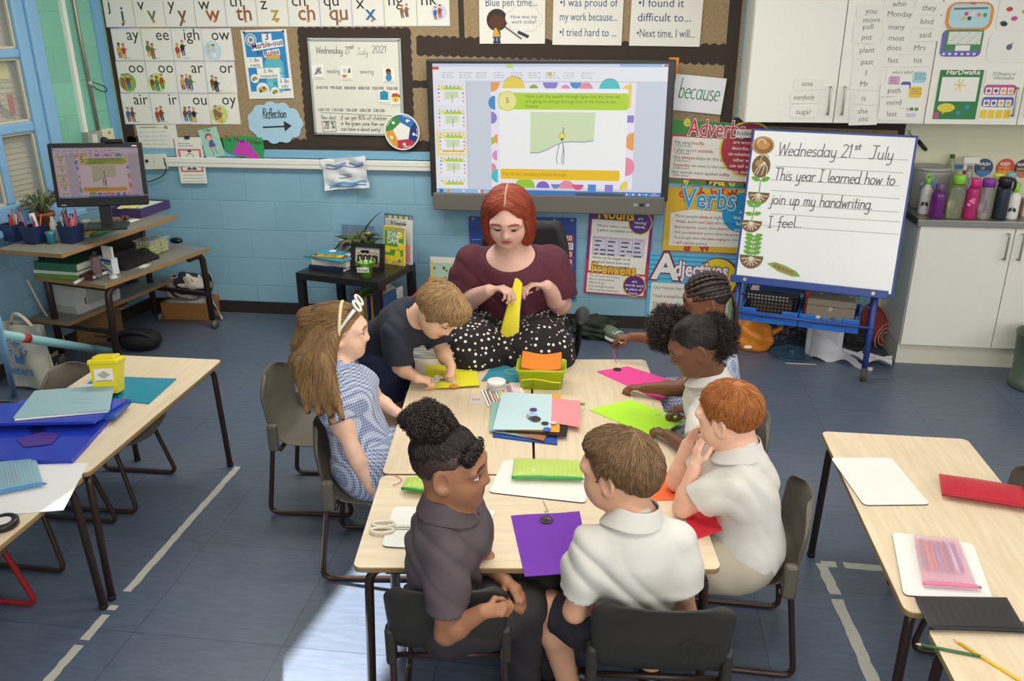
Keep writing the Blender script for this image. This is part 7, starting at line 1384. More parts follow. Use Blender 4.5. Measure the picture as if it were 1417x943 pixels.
felt('felt_sheet', [(935, 640), (1003, 652), (965, 692), (892, 694)], 'ee6a3c', 'orange red felt under the elbow of the boy with ginger hair', 'felt'); felt('felt_sheet', [(950, 712), (985, 706), (1000, 735), (950, 752)], 'd82c3c', 'red felt at the right end of the near table', 'felt')
felt('felt_sheet', [(707, 715), (802, 709), (818, 793), (726, 799)], '6f35a8', 'large purple felt sheet overhanging the near table edge', 'felt', lift=(0, 0, -.0, -.0)); button(756, 722, .024, '2c1c26', 'dark brown button on the purple felt', .004)
a = on_table(755, 722); mb = MB(); p_ = TBL.p(*a, .008); mb.tube([p_, TBL.p(a[0]-.002, a[1]+.02, .03), TBL.p(a[0]+.012, a[1]+.04, .012), TBL.p(a[0]-.006, a[1]+.13, .004)], .0011, M('6a5a3a', .5), 4); solo('sewing_thread', mb, 'short dark thread trailing from the button on the purple felt', 'thread')
def mini_board(px, lab, conv=None, frame=TBL, z=.001):
 q = [V(*(conv or (lambda p: on_table(*p)))(p)) for p in px]; mb = MB(); m = M('e9e9e4', .3, var=.02, scale=14); P = []
 for i in range(4):
  a, b, c = q[i-1], q[i], q[(i+1) % 4]; r_ = .022; p0 = b+unit(a-b)*r_; p1 = b+unit(c-b)*r_; P += [tuple(x) for x in bez(p0, b, p1, 4)]
 mb.poly(P, m, frame, z+.004, .004, M('3a3632', .6)); return solo('mini_whiteboard', mb, lab, 'whiteboard', 'mini whiteboards')
mini_board([(697, 638), (812, 648), (811, 698), (676, 683)], 'mini whiteboard under the green mesh pencil case in the middle of the near table'); mini_board([(545, 703), (685, 707), (673, 766), (528, 758)], 'mini whiteboard in front of the boy in the dark polo')
def mesh_case(px, lab, col, zipc, conv=None, frame=TBL, z=.006, th=.022, stripes=16, alpha=.75, items=()):
 conv = conv or (lambda p: on_table(*p)); q = [V(*conv(p)) for p in px]; t = thing('pencil_case', lab, 'pencil case', frame.p(*(sum(q)/4), z), 'mesh pencil cases'); mb = MB(); m = M(col, .35, alpha=alpha) if alpha < 1 else M(col, .5)
 def f(u, v, s_): p = (q[0]*(1-u)+q[1]*u)*(1-v)+(q[3]*(1-u)+q[2]*u)*v; k = (max(0, 4*u*(1-u))**.4)*(max(0, 4*v*(1-v))**.5); return frame.p(p[0], p[1], z+th*.5+s_*(th*.5*k+.0008)+(.0012*math.sin(u*PI*2*stripes)*k if s_ > 0 else 0))
 mb.grid(lambda u, v: f(u, 1-v, 1), stripes*4, 10, m); mb.grid(lambda u, v: f(u, v, -1), 12, 6, m); mb.build('mesh_body', t); mb = MB(); mb.tube([f(u, .97, .9) for u in np.linspace(0, 1, 14)], .006, M(zipc, .5), 6); mb.build('zip', t)
 mb = MB(); e = f(1, .97, .5); mb.box(e, (.022, .008, .005), M('9a9a98', .3, .7)); mb.build('zip_pull', t)
 for k, (c_, u, v0, v1, r_) in enumerate(items): mb = MB(); a, b = f(u, v0, 0), f(u+.02, v1, 0); mb.tube([a, b], r_, M(c_, .4), 7); tag(mb.build('pen', loc=tuple(a)), '%s pen seen through the mesh of the pencil case' % ('one' if False else lab.split(' ')[0]), 'pen', 'pens inside the '+' '.join(lab.split(' ')[:3]))
 return t
mesh_case([(712, 641), (806, 644), (806, 671), (708, 669)], 'lime mesh pencil case with a green zip on the mini whiteboard', 'c6e06a', '2fa858', th=.03); a = on_table(757, 658); mb = MB(); mb.rect(*a, .12, .045, M('e0e4d0', .5), TBL, .034); solo('paper_slip', mb, 'pale paper slip showing through the lime mesh pencil case', 'paper')
mesh_case([(562, 668), (660, 660), (655, 700), (556, 684)], 'lime mesh pencil case half hidden behind the boy in the dark polo', 'b8dc58', '2f9a4a', th=.03); a = on_table(545, 668); mb = MB(); mb.tube([TBL.p(a[0]+.05*math.sin(k*.5)*.6, a[1]+.012*k-.03, .004) for k in range(8)], .0014, M('e05a7a', .5), 5); solo('pink_thread', mb, 'curl of pink thread beside the half hidden lime pencil case', 'thread')
# plastic scissors handles on the left board
a = on_table(542, 733); t = thing('scissors', 'white handled scissors at the left end of the near table', 'scissors', TBL.p(*a, .006)); SCW = M('e6e2d2', .4)
for s_ in (-1, 1): mb = MB(); mb.tube([TBL.p(a[0]-.03+.04*math.cos(q), a[1]+s_*.02+.017*math.sin(q), .01) for q in np.linspace(0, 2*PI, 17)[:-1]], .0055, SCW, 6, closed=True); mb.build('handle', t)
for s_ in (-1, 1): mb = MB(); mb.box((a[0]+.065, a[1]+s_*.004, .009+s_*.001), (.11, .011, .0016), STEEL, TBL); mb.build('blade', t)
# ---- right-hand tables
RTF = Fr((0, 0, TH), (1, 0, 0), (0, 1, 0)); rt = lambda p: tuple(atz(*p, TH)[:2])
mini_board([(1149, 635), (1233, 635), (1287, 700), (1195, 701)], 'mini whiteboard at the far left of the right-hand table', rt, RTF); mini_board([(1234, 738), (1346, 754), (1374, 832), (1250, 826)], 'mini whiteboard under the pink pencil case on the right', rt, RTF)
mesh_case([(1298, 662), (1414, 680), (1424, 712), (1302, 692)], 'red mesh pencil case stuffed with pens on the right-hand table', 'c82a3c', 'a01a2a', rt, RTF, .002, .035, 20, .82, [(c_, .1+.1*k, .15, .85, .005) for k, c_ in enumerate(('2a2a4a', '7a4a9a', '2a3a8a', '8a5aaa', 'b84a6a'))])
mesh_case([(1263, 746), (1325, 752), (1352, 822), (1276, 817)], 'pink mesh pencil case with coloured pens on the mini whiteboard', 'eab8c8', 'e07aa0', rt, RTF, .006, .022, 14, .5, [(c_, .12+.1*k, .12, .68, .006) for k, c_ in enumerate(('5a7a5a', 'e07a4a', 'd8584a', '4a8ac8', 'b84a5a', '4a3a7a', 'e4e4ea', '6a5ab0'))])
mesh_case([(1264, 830), (1392, 832), (1420, 880), (1286, 876)], 'black zip pencil case across the join of the right-hand tables', '2d2c2e', '1a1a1c', rt, RTF, .002, .02, 12, 1.)
def pencil(p0, p1, col, lab, tip=True, conv=rt, fr=RTF, z=.005): a = fr.p(*conv(p0), z); b = fr.p(*conv(p1), z); d = unit(b-a); t = thing('pencil', lab, 'pencil', a); mb = MB(); mb.tube([a+d*.018, b], .0043, M(col, .35), 6); mb.build('barrel', t); mb = MB(); mb.tube([a+d*.005, a+d*.018], [.0013, .0043], M('d8b080', .6), 6); mb.build('tip', t); mb = MB(); mb.tube([a, a+d*.005], [.0004, .0013], M('2a2a2a', .5), 6); mb.build('lead', t)
pencil((1264, 893), (1356, 911), '2f6a3c', 'dark green pencil on the right foreground table'); pencil((1318, 887), (1412, 945), 'e0b82a', 'yellow pencil with black lines on the right foreground table')
# ---- left-hand tables
q = [rt(p) for p in ((150, 521), (244, 525), (206, 562), (110, 560))]
mb, _ = felt('x', [(135, 522), (244, 526), (206, 560), (100, 548)], '1f8aa6', None, None, frame=RTF, conv=rt, rough=.12, th=.006); mb.rect(*rt((122, 537)), .09, .05, M('d8dad4', .5), RTF, .009); solo('plastic_wallet', mb, 'shiny teal plastic folder beneath the yellow tub', 'folder')
o = atz(163, 548, TH); t = thing('yellow_tub', 'yellow lidded plastic tub with a white label tipped on the teal folder', 'tub', o); YT = M('e8d820', .35); TQ = Fr(o+V(-.03, -.01, .025), unit(V(.97, .22, 0)), unit(V(-.2, .95, -.2))); mb = MB()
def sq(s_, z): return [TQ.p(a*s_, b*s_, z) for a, b in ((-.062, -.05), (.062, -.05), (.062, .05), (-.062, .05))]
mb.add(sq(.84, 0)+sq(1, .14), [(3, 2, 1, 0), (4, 5, 6, 7)]+[(i, (i+1) % 4, (i+1) % 4+4, i+4) for i in range(4)], YT); mb.build('tub_body', t); mb = MB(); mb.box((0, 0, .15), (.14, .115, .024), YT, TQ, bev=.008); mb.box((0, .0, .168), (.1, .08, .016), YT, TQ, bev=.006); mb.build('lid', t)
mb = MB(); LQ = Fr(TQ.p(0, -.0475, .075), TQ.u, TQ.n-.06*TQ.v); mb.rect(0, .015, .085, .06, WHITE, LQ, .002); mb.poly([(-.03, .015), (0, .035), (.03, .015), (0, -.005)], M('b8b2a0'), LQ, .0024); mb.rect(0, -.012, .07, .005, M('a8a298'), LQ, .0024); mb.build('label', t)
for k, (px, c_, z, th, lab) in enumerate((([(-30, 584), (150, 584), (100, 640), (-40, 640)], '2238b0', .002, .018, 'thick glossy royal blue folder at the bottom of the left table pile'), ([(30, 556), (182, 556), (160, 578), (0, 588)], '2d58a8', .022, .02, 'blue folder with white pages in the middle of the left table pile'), ([(0, 560), (178, 553), (130, 585), (-20, 588)], '2a3fb4', .043, .012, 'second royal blue folder just below the pale blue exercise book'))):
 mb, _ = felt('x', px, c_, None, None, z, th, RTF, lambda p: tuple(atz(*p, TH+.01+.02*k)[:2]), rough=.15)
 if k == 0: mb.poly([rt((24, 615)), rt((60, 604)), rt((85, 608)), rt((72, 622)), rt((35, 626))], M('4a2a8a', .3), RTF, .0235); mb.poly([rt((40, 600)), rt((58, 594)), rt((66, 604)), rt((48, 608))], M('141c5a', .3), RTF, .0238)
 solo('plastic_folder', mb, lab, 'folder', 'folders on the left table')
mb, _ = felt('x', [(50, 544), (158, 537), (150, 570), (20, 582)], 'eceae4', None, None, .057, .006, RTF, lambda p: tuple(atz(*p, TH+.06)[:2]), rough=.6); solo('exercise_book', mb, 'white paged exercise book under the pale blue cover on the pile', 'book')
mb, _ = felt('x', [(48, 541), (158, 533), (152, 568), (18, 579)], '95b4bc', None, None, .064, .003, RTF, lambda p: tuple(atz(*p, TH+.066)[:2]), rough=.6); [mb.rect(*atz(115, 548+k*5, TH+.066)[:2], .13, .002, M('84a6b0'), RTF, .0675) for k in range(3)]; solo('exercise_book', mb, 'pale blue exercise book on top of the left table pile', 'book')
mb, _ = felt('x', [(20, 645), (122, 642), (88, 707), (-20, 716)], 'e8e8e6', None, None, frame=RTF, conv=rt, rough=.4, th=.003); solo('white_sheet', mb, 'large white sheet at the left edge under the blue mesh pencil case', 'paper')
mesh_case([(-14, 646), (50, 637), (62, 676), (-6, 690)], 'blue mesh pencil case on the white sheet at the left edge', '9ac0d0', '3f8ac8', rt, RTF, .005, .02, 14, .7, [(c_, .3+.1*k, .2, .7, .004) for k, c_ in enumerate(('b84a4a', '8a3a3a', 'c05a5a'))])
o = atz(4, 722, TH+.02)-V(0, 0, .02); t = thing('tape_roll', 'black roll of tape at the lower left table edge', 'tape', o); mb = MB(); mb.lathe([(.028, .004), (.045, 0), (.05, .004), (.05, .022), (.045, .027), (.028, .024), (.028, .004)], M('1c1a1a', .35), o, seg=30); mb.build('roll', t); mb = MB(); mb.lathe([(.0, .02), (.026, .02), (.027, .023)], M('d8d6d0', .4), o, seg=24); mb.build('core', t)
# PEOPLE: implicit-surface bodies
class Sdf:
 """Smooth unions of tapered limbs and ellipsoids, turned into ONE continuous mesh."""
 def __init__(s): s.p = []
 def rc(s, a, b, ra, rb, k=.02, op=0): a = np.asarray(a, float); b = np.asarray(b, float); s.p.append((0, a, b, ra, rb, k, op, (a+b)/2, np.linalg.norm(b-a)/2+max(ra, rb))); return s
 def el(s, c, r, ax=None, k=.02, op=0):
  r = np.asarray((r, r, r) if np.isscalar(r) else r, float); c = np.asarray(c, float); A = np.eye(3) if ax is None else np.array(ax, float); s.p.append((1, c, A, r, None, k, op, c, r.max())); return s
 def chain(s, pts, rs, k=.02, op=0):
  for i in range(len(pts)-1): s.rc(pts[i], pts[i+1], rs[i], rs[i+1], k, op)
  return s
 def fn(s, f, op=2): s.p.append((2, f, None, None, None, 0, op, None, None)); return s
 def ev(s, P):
  d = np.full(len(P), 1.)
  for t, a, b, ra, rb, k, op, c, R in s.p:
   if t == 2: d = a(P, d); continue
   m = np.linalg.norm(P-c, axis=1) < R+.07; Q = P[m]
   if not len(Q): continue
   if t == 0:
    ab = b-a; l2 = max(ab@ab, 1e-9); u = np.clip((Q-a)@ab/l2, 0, 1); q = np.linalg.norm(Q-a-u[:, None]*ab, axis=1)-(ra+(rb-ra)*u)
   else:
    L = (Q-a)@b.T; k0 = np.linalg.norm(L/ra, axis=1); k1 = np.maximum(np.linalg.norm(L/ra**2, axis=1), 1e-6); q = k0*(k0-1)/k1
   e = d[m]
   if op == 0: h = np.clip(.5+.5*(e-q)/k, 0, 1); d[m] = e*(1-h)+q*h-k*h*(1-h)
   else: h = np.clip(.5-.5*(e+q)/k, 0, 1); d[m] = e*(1-h)-q*h+k*h*(1-h)
  return d
 def bounds(s): B = [(c-R, c+R) for t, a, b, ra, rb, k, op, c, R in s.p if op == 0]; return np.min([x[0] for x in B], 0)-.02, np.max([x[1] for x in B], 0)+.02
 def mesh(s, vx):
  lo, hi = s.bounds(); n4 = np.ceil((hi-lo)/(vx*4)).astype(int)+1; I = np.stack(np.meshgrid(*[np.arange(n) for n in n4], indexing='ij'), -1).reshape(-1, 3)
  cd = s.ev(lo+(I*4+1.5)*vx).reshape(n4); fl = np.abs(cd) < vx*7.5
  D = np.repeat(np.repeat(np.repeat(cd, 4, 0), 4, 1), 4, 2).astype(np.float32)
  off = np.stack(np.meshgrid(*[np.arange(4)]*3, indexing='ij'), -1).reshape(-1, 3); idx = (np.argwhere(fl)[:, None, :]*4+off[None]).reshape(-1, 3)
  D[idx[:, 0], idx[:, 1], idx[:, 2]] = s.ev(lo+idx*vx)
  S = D < 0; C = [(i, j, k) for i in (0, 1) for j in (0, 1) for k in (0, 1)]; nx, ny, nz = np.array(D.shape)-1
  cnt = sum(S[i:nx+i, j:ny+j, k:nz+k].astype(np.int8) for i, j, k in C); A = np.argwhere((cnt > 0) & (cnt < 8)); num = np.full((nx, ny, nz), -1, np.int32); num[A[:, 0], A[:, 1], A[:, 2]] = np.arange(len(A))
  val = [D[A[:, 0]+i, A[:, 1]+j, A[:, 2]+k] for i, j, k in C]; acc = np.zeros((len(A), 3)); w = np.zeros(len(A))
  for x in range(8):
   for y in range(x+1, 8):
    if sum(abs(C[x][q]-C[y][q]) for q in range(3)) != 1: continue
    cr = (val[x] < 0) != (val[y] < 0); t = np.where(cr, val[x]/np.where(cr, val[x]-val[y], 1), 0)[:, None]; acc += np.where(cr[:, None], np.array(C[x])*(1-t)+np.array(C[y])*t, 0); w += cr
  Vt = lo+(A+acc/w[:, None])*vx; F = []
  for ax in range(3):
   sl0 = [slice(1, -1)]*3; sl1 = [slice(1, -1)]*3; sl0[ax] = slice(0, -1); sl1[ax] = slice(1, None); a, b = S[tuple(sl0)], S[tuple(sl1)]; e = np.argwhere(a != b); o = np.ones(3, int); o[ax] = 0; e = e+o
   u, v = (ax+1) % 3, (ax+2) % 3; du = np.zeros(3, int); du[u] = 1; dv = np.zeros(3, int); dv[v] = 1
   q = [num[tuple((e-x).T)] for x in (du*0, du, du+dv, dv)]; q = np.stack(q, 1); ins = S[tuple(e.T)]; q[~ins] = q[~ins][:, ::-1]; F.append(q[(q >= 0).all(1)])
  return Vt, np.concatenate(F)
 def grad(s, P, e=.002): return np.stack([s.ev(P+d)-s.ev(P-d) for d in np.eye(3)*e], 1)/(2*e)
 def proj(s, P, L=0., n=3):
  for _ in range(n): g = s.grad(P); q = (s.ev(P)-L)[:, None]*g/np.maximum((g*g).sum(1), .05)[:, None]; P = P-q*np.minimum(1, .015/np.maximum(np.linalg.norm(q, axis=1), 1e-9))[:, None]
  return P
def np_mesh(name, Vt, F, mats, parent, mi=None, col=None, smooth=True):
 me = bpy.data.meshes.new(name); me.vertices.add(len(Vt)); me.vertices.foreach_set('co', (Vt-root_off(parent)).astype('f').ravel()); k = F.shape[1]
 me.loops.add(F.size); me.loops.foreach_set('vertex_index', F.astype('i').ravel()); me.polygons.add(len(F)); me.polygons.foreach_set('loop_start', np.arange(0, F.size, k, dtype='i'))
 me.polygons.foreach_set('use_smooth', np.full(len(F), smooth))
 for m in mats: me.materials.append(m)
 if mi is not None: me.polygons.foreach_set('material_index', mi.astype('i'))
 me.update(calc_edges=True)
 if col is not None: a = me.color_attributes.new('Col', 'FLOAT_COLOR', 'POINT'); a.data.foreach_set('color', np.c_[col, np.ones(len(col))].astype('f').ravel())
 o = bpy.data.objects.new(name, me); COL.objects.link(o); o.parent = parent; return o
SKIN = {}
def skin_mat():
 if 'm' in SKIN: return SKIN['m']
 m = bpy.data.materials.new('skin'); m.use_nodes = True; nt = m.node_tree; b = nt.nodes['Principled BSDF']; a = nt.nodes.new('ShaderNodeVertexColor'); a.layer_name = 'Col'; tc = nt.nodes.new('ShaderNodeTexCoord'); n = nt.nodes.new('ShaderNodeTexNoise'); n.inputs['Scale'].default_value = 45; n.inputs['Detail'].default_value = 4; r = nt.nodes.new('ShaderNodeMapRange'); r.inputs[3].default_value = .92; r.inputs[4].default_value = 1.08
 mx = nt.nodes.new('ShaderNodeVectorMath'); mx.operation = 'SCALE'; L = nt.links; L.new(tc.outputs['Object'], n.inputs['Vector']); L.new(n.outputs['Fac'], r.inputs[0]); L.new(a.outputs[0], mx.inputs[0]); L.new(r.outputs[0], mx.inputs['Scale']); L.new(mx.outputs[0], b.inputs['Base Color'])
 b.inputs['Roughness'].default_value = .5; b.inputs['Subsurface Weight'].default_value = .12; b.inputs['Subsurface Scale'].default_value = .008; b.inputs['Subsurface Radius'].default_value = (1, .4, .25); SKIN['m'] = m; return m
def axes(F, U): F = unit(F); U = unit(np.asarray(U, float)-F*np.dot(U, F)); return np.array([np.cross(F, U), F, U])      # right, forward, up
class Head:
 def __init__(s, c, F, U, h): s.c = np.asarray(c, float); s.A = axes(F, U); s.h = h
 def w(s, x, y, z): return s.c+(s.A[0]*x+s.A[1]*y+s.A[2]*z)*s.h
 def loc(s, P): return (P-s.c)@s.A.T/s.h
 def skull(s, B, g=0.): h = s.h; B.el(s.w(0, -.06, .13), ((.335+g)*h, (.425+g)*h, (.365+g)*h), s.A, k=.03*h/.24)
 def build(s, B, neck, nr, adult=False, cheeks=1.):
  h = s.h; e = lambda x, y, z, r, k=.02, op=0, ax=None: B.el(s.w(x, y, z), np.array(r)*h, s.A if ax is None else ax, k*h/.24, op)
  s.skull(B); e(0, .10, -.14, (.275, .28, .34), .05); e(0, .245, -.385, (.115, .115, .095), .05); e(0, .02, -.28, (.225, .22, .17), .05)
  for x in (-1, 1): e(x*.155, .22, -.17, (.10, .10, .105*cheeks), .05); e(x*.15, .40, .03, (.085, .07, .06), .035, 1); e(x*.14, .285, .015, (.068, .068, .068), .012); e(x*.15, .325, .105, (.12, .05, .03), .04)
  B.rc(s.w(0, .36, .03), s.w(0, .435, -.115), .026*h, .042*h, .022*h/.24)
  for x in (-1, 1): e(x*.045, .385, -.128, (.036, .042, .03), .01)
  e(0, .355, -.235, (.11, .05, .026), .01); e(0, .347, -.28, (.095, .05, .03), .01); e(0, .395, -.257, (.10, .03, .007), .005, 1)
  for x in (-1, 1):
   ax = axes(s.A[1]*.93+s.A[0]*x*-.35, s.A[2]-s.A[1]*.2); e(x*.335, -.04, -.04, (.035, .095, .145), .012, 0, ax); e(x*.37, -.02, -.03, (.036, .062, .10), .008, 1, ax); e(x*.325, -.02, -.15, (.035, .045, .045), .015)
  nb = np.asarray(neck, float); B.chain([s.w(0, -.12, -.2), s.w(0, -.12, -.42)*.6+nb*.4, nb], [nr*1.02, nr*.97, nr*1.12], .03)
 def paint(s, P, base, lip, brow=None):
  C = np.tile(base, (len(P), 1)); L = s.loc(P); m = (np.abs(L[:, 0]) < .6) & (np.abs(L[:, 1]) < .6) & (np.abs(L[:, 2]) < .65)
  w = np.exp(-((L[:, 0]/.115)**4+((L[:, 2]+.257)/.05)**4))*(L[:, 1] > .27)*m; C += w[:, None]*(np.array(lip)-C)
  ck = np.exp(-(((np.abs(L[:, 0])-.17)/.09)**2+((L[:, 2]+.14)/.09)**2))*(L[:, 1] > .1)*m*.35; C += ck[:, None]*(np.array(lip)-C)*.5
  if brow is not None: zc = .135-.35*(np.abs(L[:, 0])-.15)**2/.15; wb = ((np.abs(L[:, 0]) > .06) & (np.abs(L[:, 0]) < .26) & (np.abs(L[:, 2]-zc) < .024) & (L[:, 1] > .2) & m)*.9; C += wb[:, None]*(np.array(brow)-C)
  return C
 def eyes(s, parent, iris, lid, open_=.5, look=0.):
  for x in (-1, 1):
   c = s.w(x*.145, .302, .012); R = .090*s.h; vs = []; fs = []; mi = []; n1, n2 = 20, 16; mats = [M('eceae6', .2), M(iris, .2), M('120d0b', .15), lid, M('1d1512', .6)]
   for j in range(n2+1):
    for k in range(n1): t = PI*j/n2; q = 2*PI*k/n1; d = s.A[1]*math.cos(t)+(s.A[0]*math.cos(q)+s.A[2]*math.sin(q))*math.sin(t); vs.append(c+d*R)
   for j in range(n2//2+1):
    for k in range(n1):
     fs.append((j*n1+k, j*n1+(k+1) % n1, (j+1)*n1+(k+1) % n1, (j+1)*n1+k)); t = PI*(j+.5)/n2; q = 2*PI*(k+.5)/n1; zz = math.sin(t)*math.sin(q); xx = math.sin(t)*math.cos(q)
     up, dn = .75*open_-.25-.35*xx*xx, -.42+.3*xx*xx; g = math.hypot(xx-look, zz+.08+.1*(1-open_)); mi.append(3 if zz > up+.24 or zz < dn else (4 if zz > up else (2 if g < .26 else (1 if g < .56 else 0))))
   np_mesh('eye', np.array(vs), np.array(fs), mats, parent, np.array(mi))
def hand_sdf(B, w, d, n, side, sc, curl, spread=.12, thumb=.5, pinch=False):
 """palm, four unequal fingers and a thumb; d finger direction, n palm normal, side +1: thumb along n x d"""
 d = unit(d); n = unit(np.asarray(n, float)-d*np.dot(n, d)); t = np.cross(n, d)*side; w = np.asarray(w, float); L = sc; tips = []
 B.el(w+d*.40*L, (.235*L, .42*L, .125*L), np.array([t, d, n]), .015)
 for i, (off, ln, r) in enumerate(((.17, .86, .075), (.06, .97, .08), (-.055, .90, .076), (-.165, .70, .066))):
  c = curl[i] if hasattr(curl, '__len__') else curl; p = w+d*(.72-.05*abs(i-1))*L+t*off*L; a = 0.; dd = unit(d+t*off*spread*3); pts = [w+d*.4*L+t*off*.7*L, p]; rs = [r*1.05*L, r*1.08*L]
  for j, f in enumerate((.45, .32, .25)): a += c*(1., 1.1, .7)[j]; q = dd*math.cos(a)+n*math.sin(a); p = p+q*ln*f*L; pts.append(p); rs.append(r*(1., .92, .8)[j]*L)
  B.chain(pts, rs, .006); tips.append(p)
 b0 = w+d*.22*L+t*.15*L; d1 = unit(d*.62+t*.75+n*(.25+.5*thumb)); p1 = b0+d1*.36*L; d2 = unit(d*.9+t*(.35-.6*thumb)+n*(.15+.6*thumb)); p2 = p1+d2*.28*L; p3 = p2+unit(d2-t*.3*thumb)*.24*L
 B.chain([b0, p1, p2, p3], [.105*L, .092*L, .082*L, .066*L], .01); tips.append(p3); return tips
def strands(sd, roots, dirf, n, step, L0, L1, r, jit, rs, curl=0., project=True):
 """n-step hair strands along a surface; returns verts, faces"""
 P = roots.copy(); pts = [P.copy()]; J = rs.normal(0, jit, P.shape); m = len(P)
 for i in range(n):
  d = dirf(P)+J
  if project: g = sd.grad(P); g /= np.maximum(np.linalg.norm(g, axis=1), 1e-6)[:, None]; d = d-g*(d*g).sum(1)[:, None]
  d /= np.maximum(np.linalg.norm(d, axis=1), 1e-6)[:, None]; P = P+d*step
  if project: P = sd.proj(P, (L0+(L1-L0)*(i+1)/n)*(.6+.8*rs.random(m)) if i > 0 else L0, 1)
  pts.append(P.copy())
 X = np.array(pts); T = np.gradient(X, axis=0); T /= np.maximum(np.linalg.norm(T, axis=2), 1e-9)[..., None]
 if curl:
  a = np.cross(T, [0.3, .2, 1.]); a /= np.maximum(np.linalg.norm(a, axis=2), 1e-9)[..., None]; b = np.cross(T, a); ph = rs.uniform(0, 6.3, m)[None]+np.arange(n+1)[:, None]*1.25; X = X+curl*(a*np.cos(ph)[..., None]+b*np.sin(ph)[..., None]); T = np.gradient(X, axis=0); T /= np.maximum(np.linalg.norm(T, axis=2), 1e-9)[..., None]
 a = np.cross(T, [.31, .17, .93]); a /= np.maximum(np.linalg.norm(a, axis=2), 1e-9)[..., None]; b = np.cross(T, a); rad = r*np.interp(np.arange(n+1), [0, n*.2, n*.7, n], [.6, 1, .8, .15]); K = 3; R = []
 for k in range(K): q = 2*PI*k/K; R.append(X+rad[:, None, None]*(a*math.cos(q)+b*math.sin(q)))
 R = np.stack(R, 2); vs = R.transpose(1, 0, 2, 3).reshape(-1, 3); f = np.array([(i*K+k, i*K+(k+1) % K, (i+1)*K+(k+1) % K, (i+1)*K+k) for i in range(n) for k in range(K)]); F = (f[None]+np.arange(m)[:, None, None]*(n+1)*K).reshape(-1, 4); return vs, F, np.repeat(np.arange(m), len(f))
def hair(parent, sd, cols, vx=.0045, ns=1500, dirf=None, n=6, step=.012, L=(.001, .006), r=.0016, jit=.25, seed=1, curl=0., sel=None, project=True, name='hair', rough=.5):
 """a scalp-hugging mass plus strands combed along it, joined in one mesh"""
 rs = np.random.default_rng(seed); Vt, F = sd.mesh(vx); mats = [M(c, rough, bump=.4, scale=260, bdist=.001) for c in cols]; MI = np.zeros(len(F), int)
 if ns:
  W = Vt if sel is None else Vt[sel(Vt)]; roots = W[rs.integers(0, len(W), ns)]+rs.normal(0, vx*.4, (ns, 3)); v2, f2, own = strands(sd, roots, dirf, n, step, L[0], L[1], r, jit, rs, curl, project); pick = rs.integers(0, len(cols), ns)
  MI = np.r_[MI, pick[own]]; F = np.r_[F, f2+len(Vt)]; Vt = np.r_[Vt, v2]
 return np_mesh(name, Vt, F, mats, parent, MI)
def cap_sdf(H, t, line, noise=0., extra=None, part=None):
 B = Sdf(); h = H.h; B.el(H.w(0, -.06, .13), ((.335+t)*h, (.425+t)*h, (.365+t)*h), H.A, k=.02)
 if extra: extra(B)
 ys, zs = zip(*line)
 def cut(P, d):
  L = H.loc(P); z = np.interp(L[:, 1], ys, zs); q = np.random.default_rng(0); wob = .012*np.sin(L[:, 0]*37+L[:, 1]*29)+.01*np.sin(L[:, 1]*61)
  e = (z+wob-L[:, 2])*h*.75; d = d+t*h*.75*np.exp(np.minimum(e, 0)/(h*.09)); d = np.maximum(d, e)
  if noise: d = d+noise*(np.sin(P[:, 0]*95+P[:, 2]*60)*np.sin(P[:, 1]*88+1)*np.sin(P[:, 2]*101+2))
  return d
 return B.fn(cut)
def comb(H, crown, grav=.35, fwd=0., side=0.):
 c = H.w(*crown)
 def f(P): d = P-c; d /= np.maximum(np.linalg.norm(d, axis=1), 1e-6)[:, None]; return d-H.A[2]*grav+H.A[1]*fwd+H.A[0]*side
 return f
def fold(amp, dirs=((23, 11, 17), (9, 27, 13), (31, 5, 22)), seed=0):
 """soft cloth folds"""
 ph = np.random.default_rng(seed).uniform(0, 6, 3)
 def f(P, d):
  n = 0
  for i, v in enumerate(dirs): n = n+np.sin(P@np.array(v, float)+ph[i]+1.6*np.sin(P@np.array(v[::-1], float)*.6+ph[i]))*(1, .8, .6)[i]
  return d-amp*(np.abs(n)*.9-.6)
 return f
def cutplane(o, n): o = np.asarray(o, float); n = unit(n); return lambda P, d: np.maximum(d, (P-o)@n)
def cloth(name, col, B, parent, vx=.007, rough=.85, mat=None): Vt, F = B.mesh(vx); return np_mesh(name, Vt, F, [mat or M(col, rough, bump=.25, scale=420, bdist=.0008)], parent)
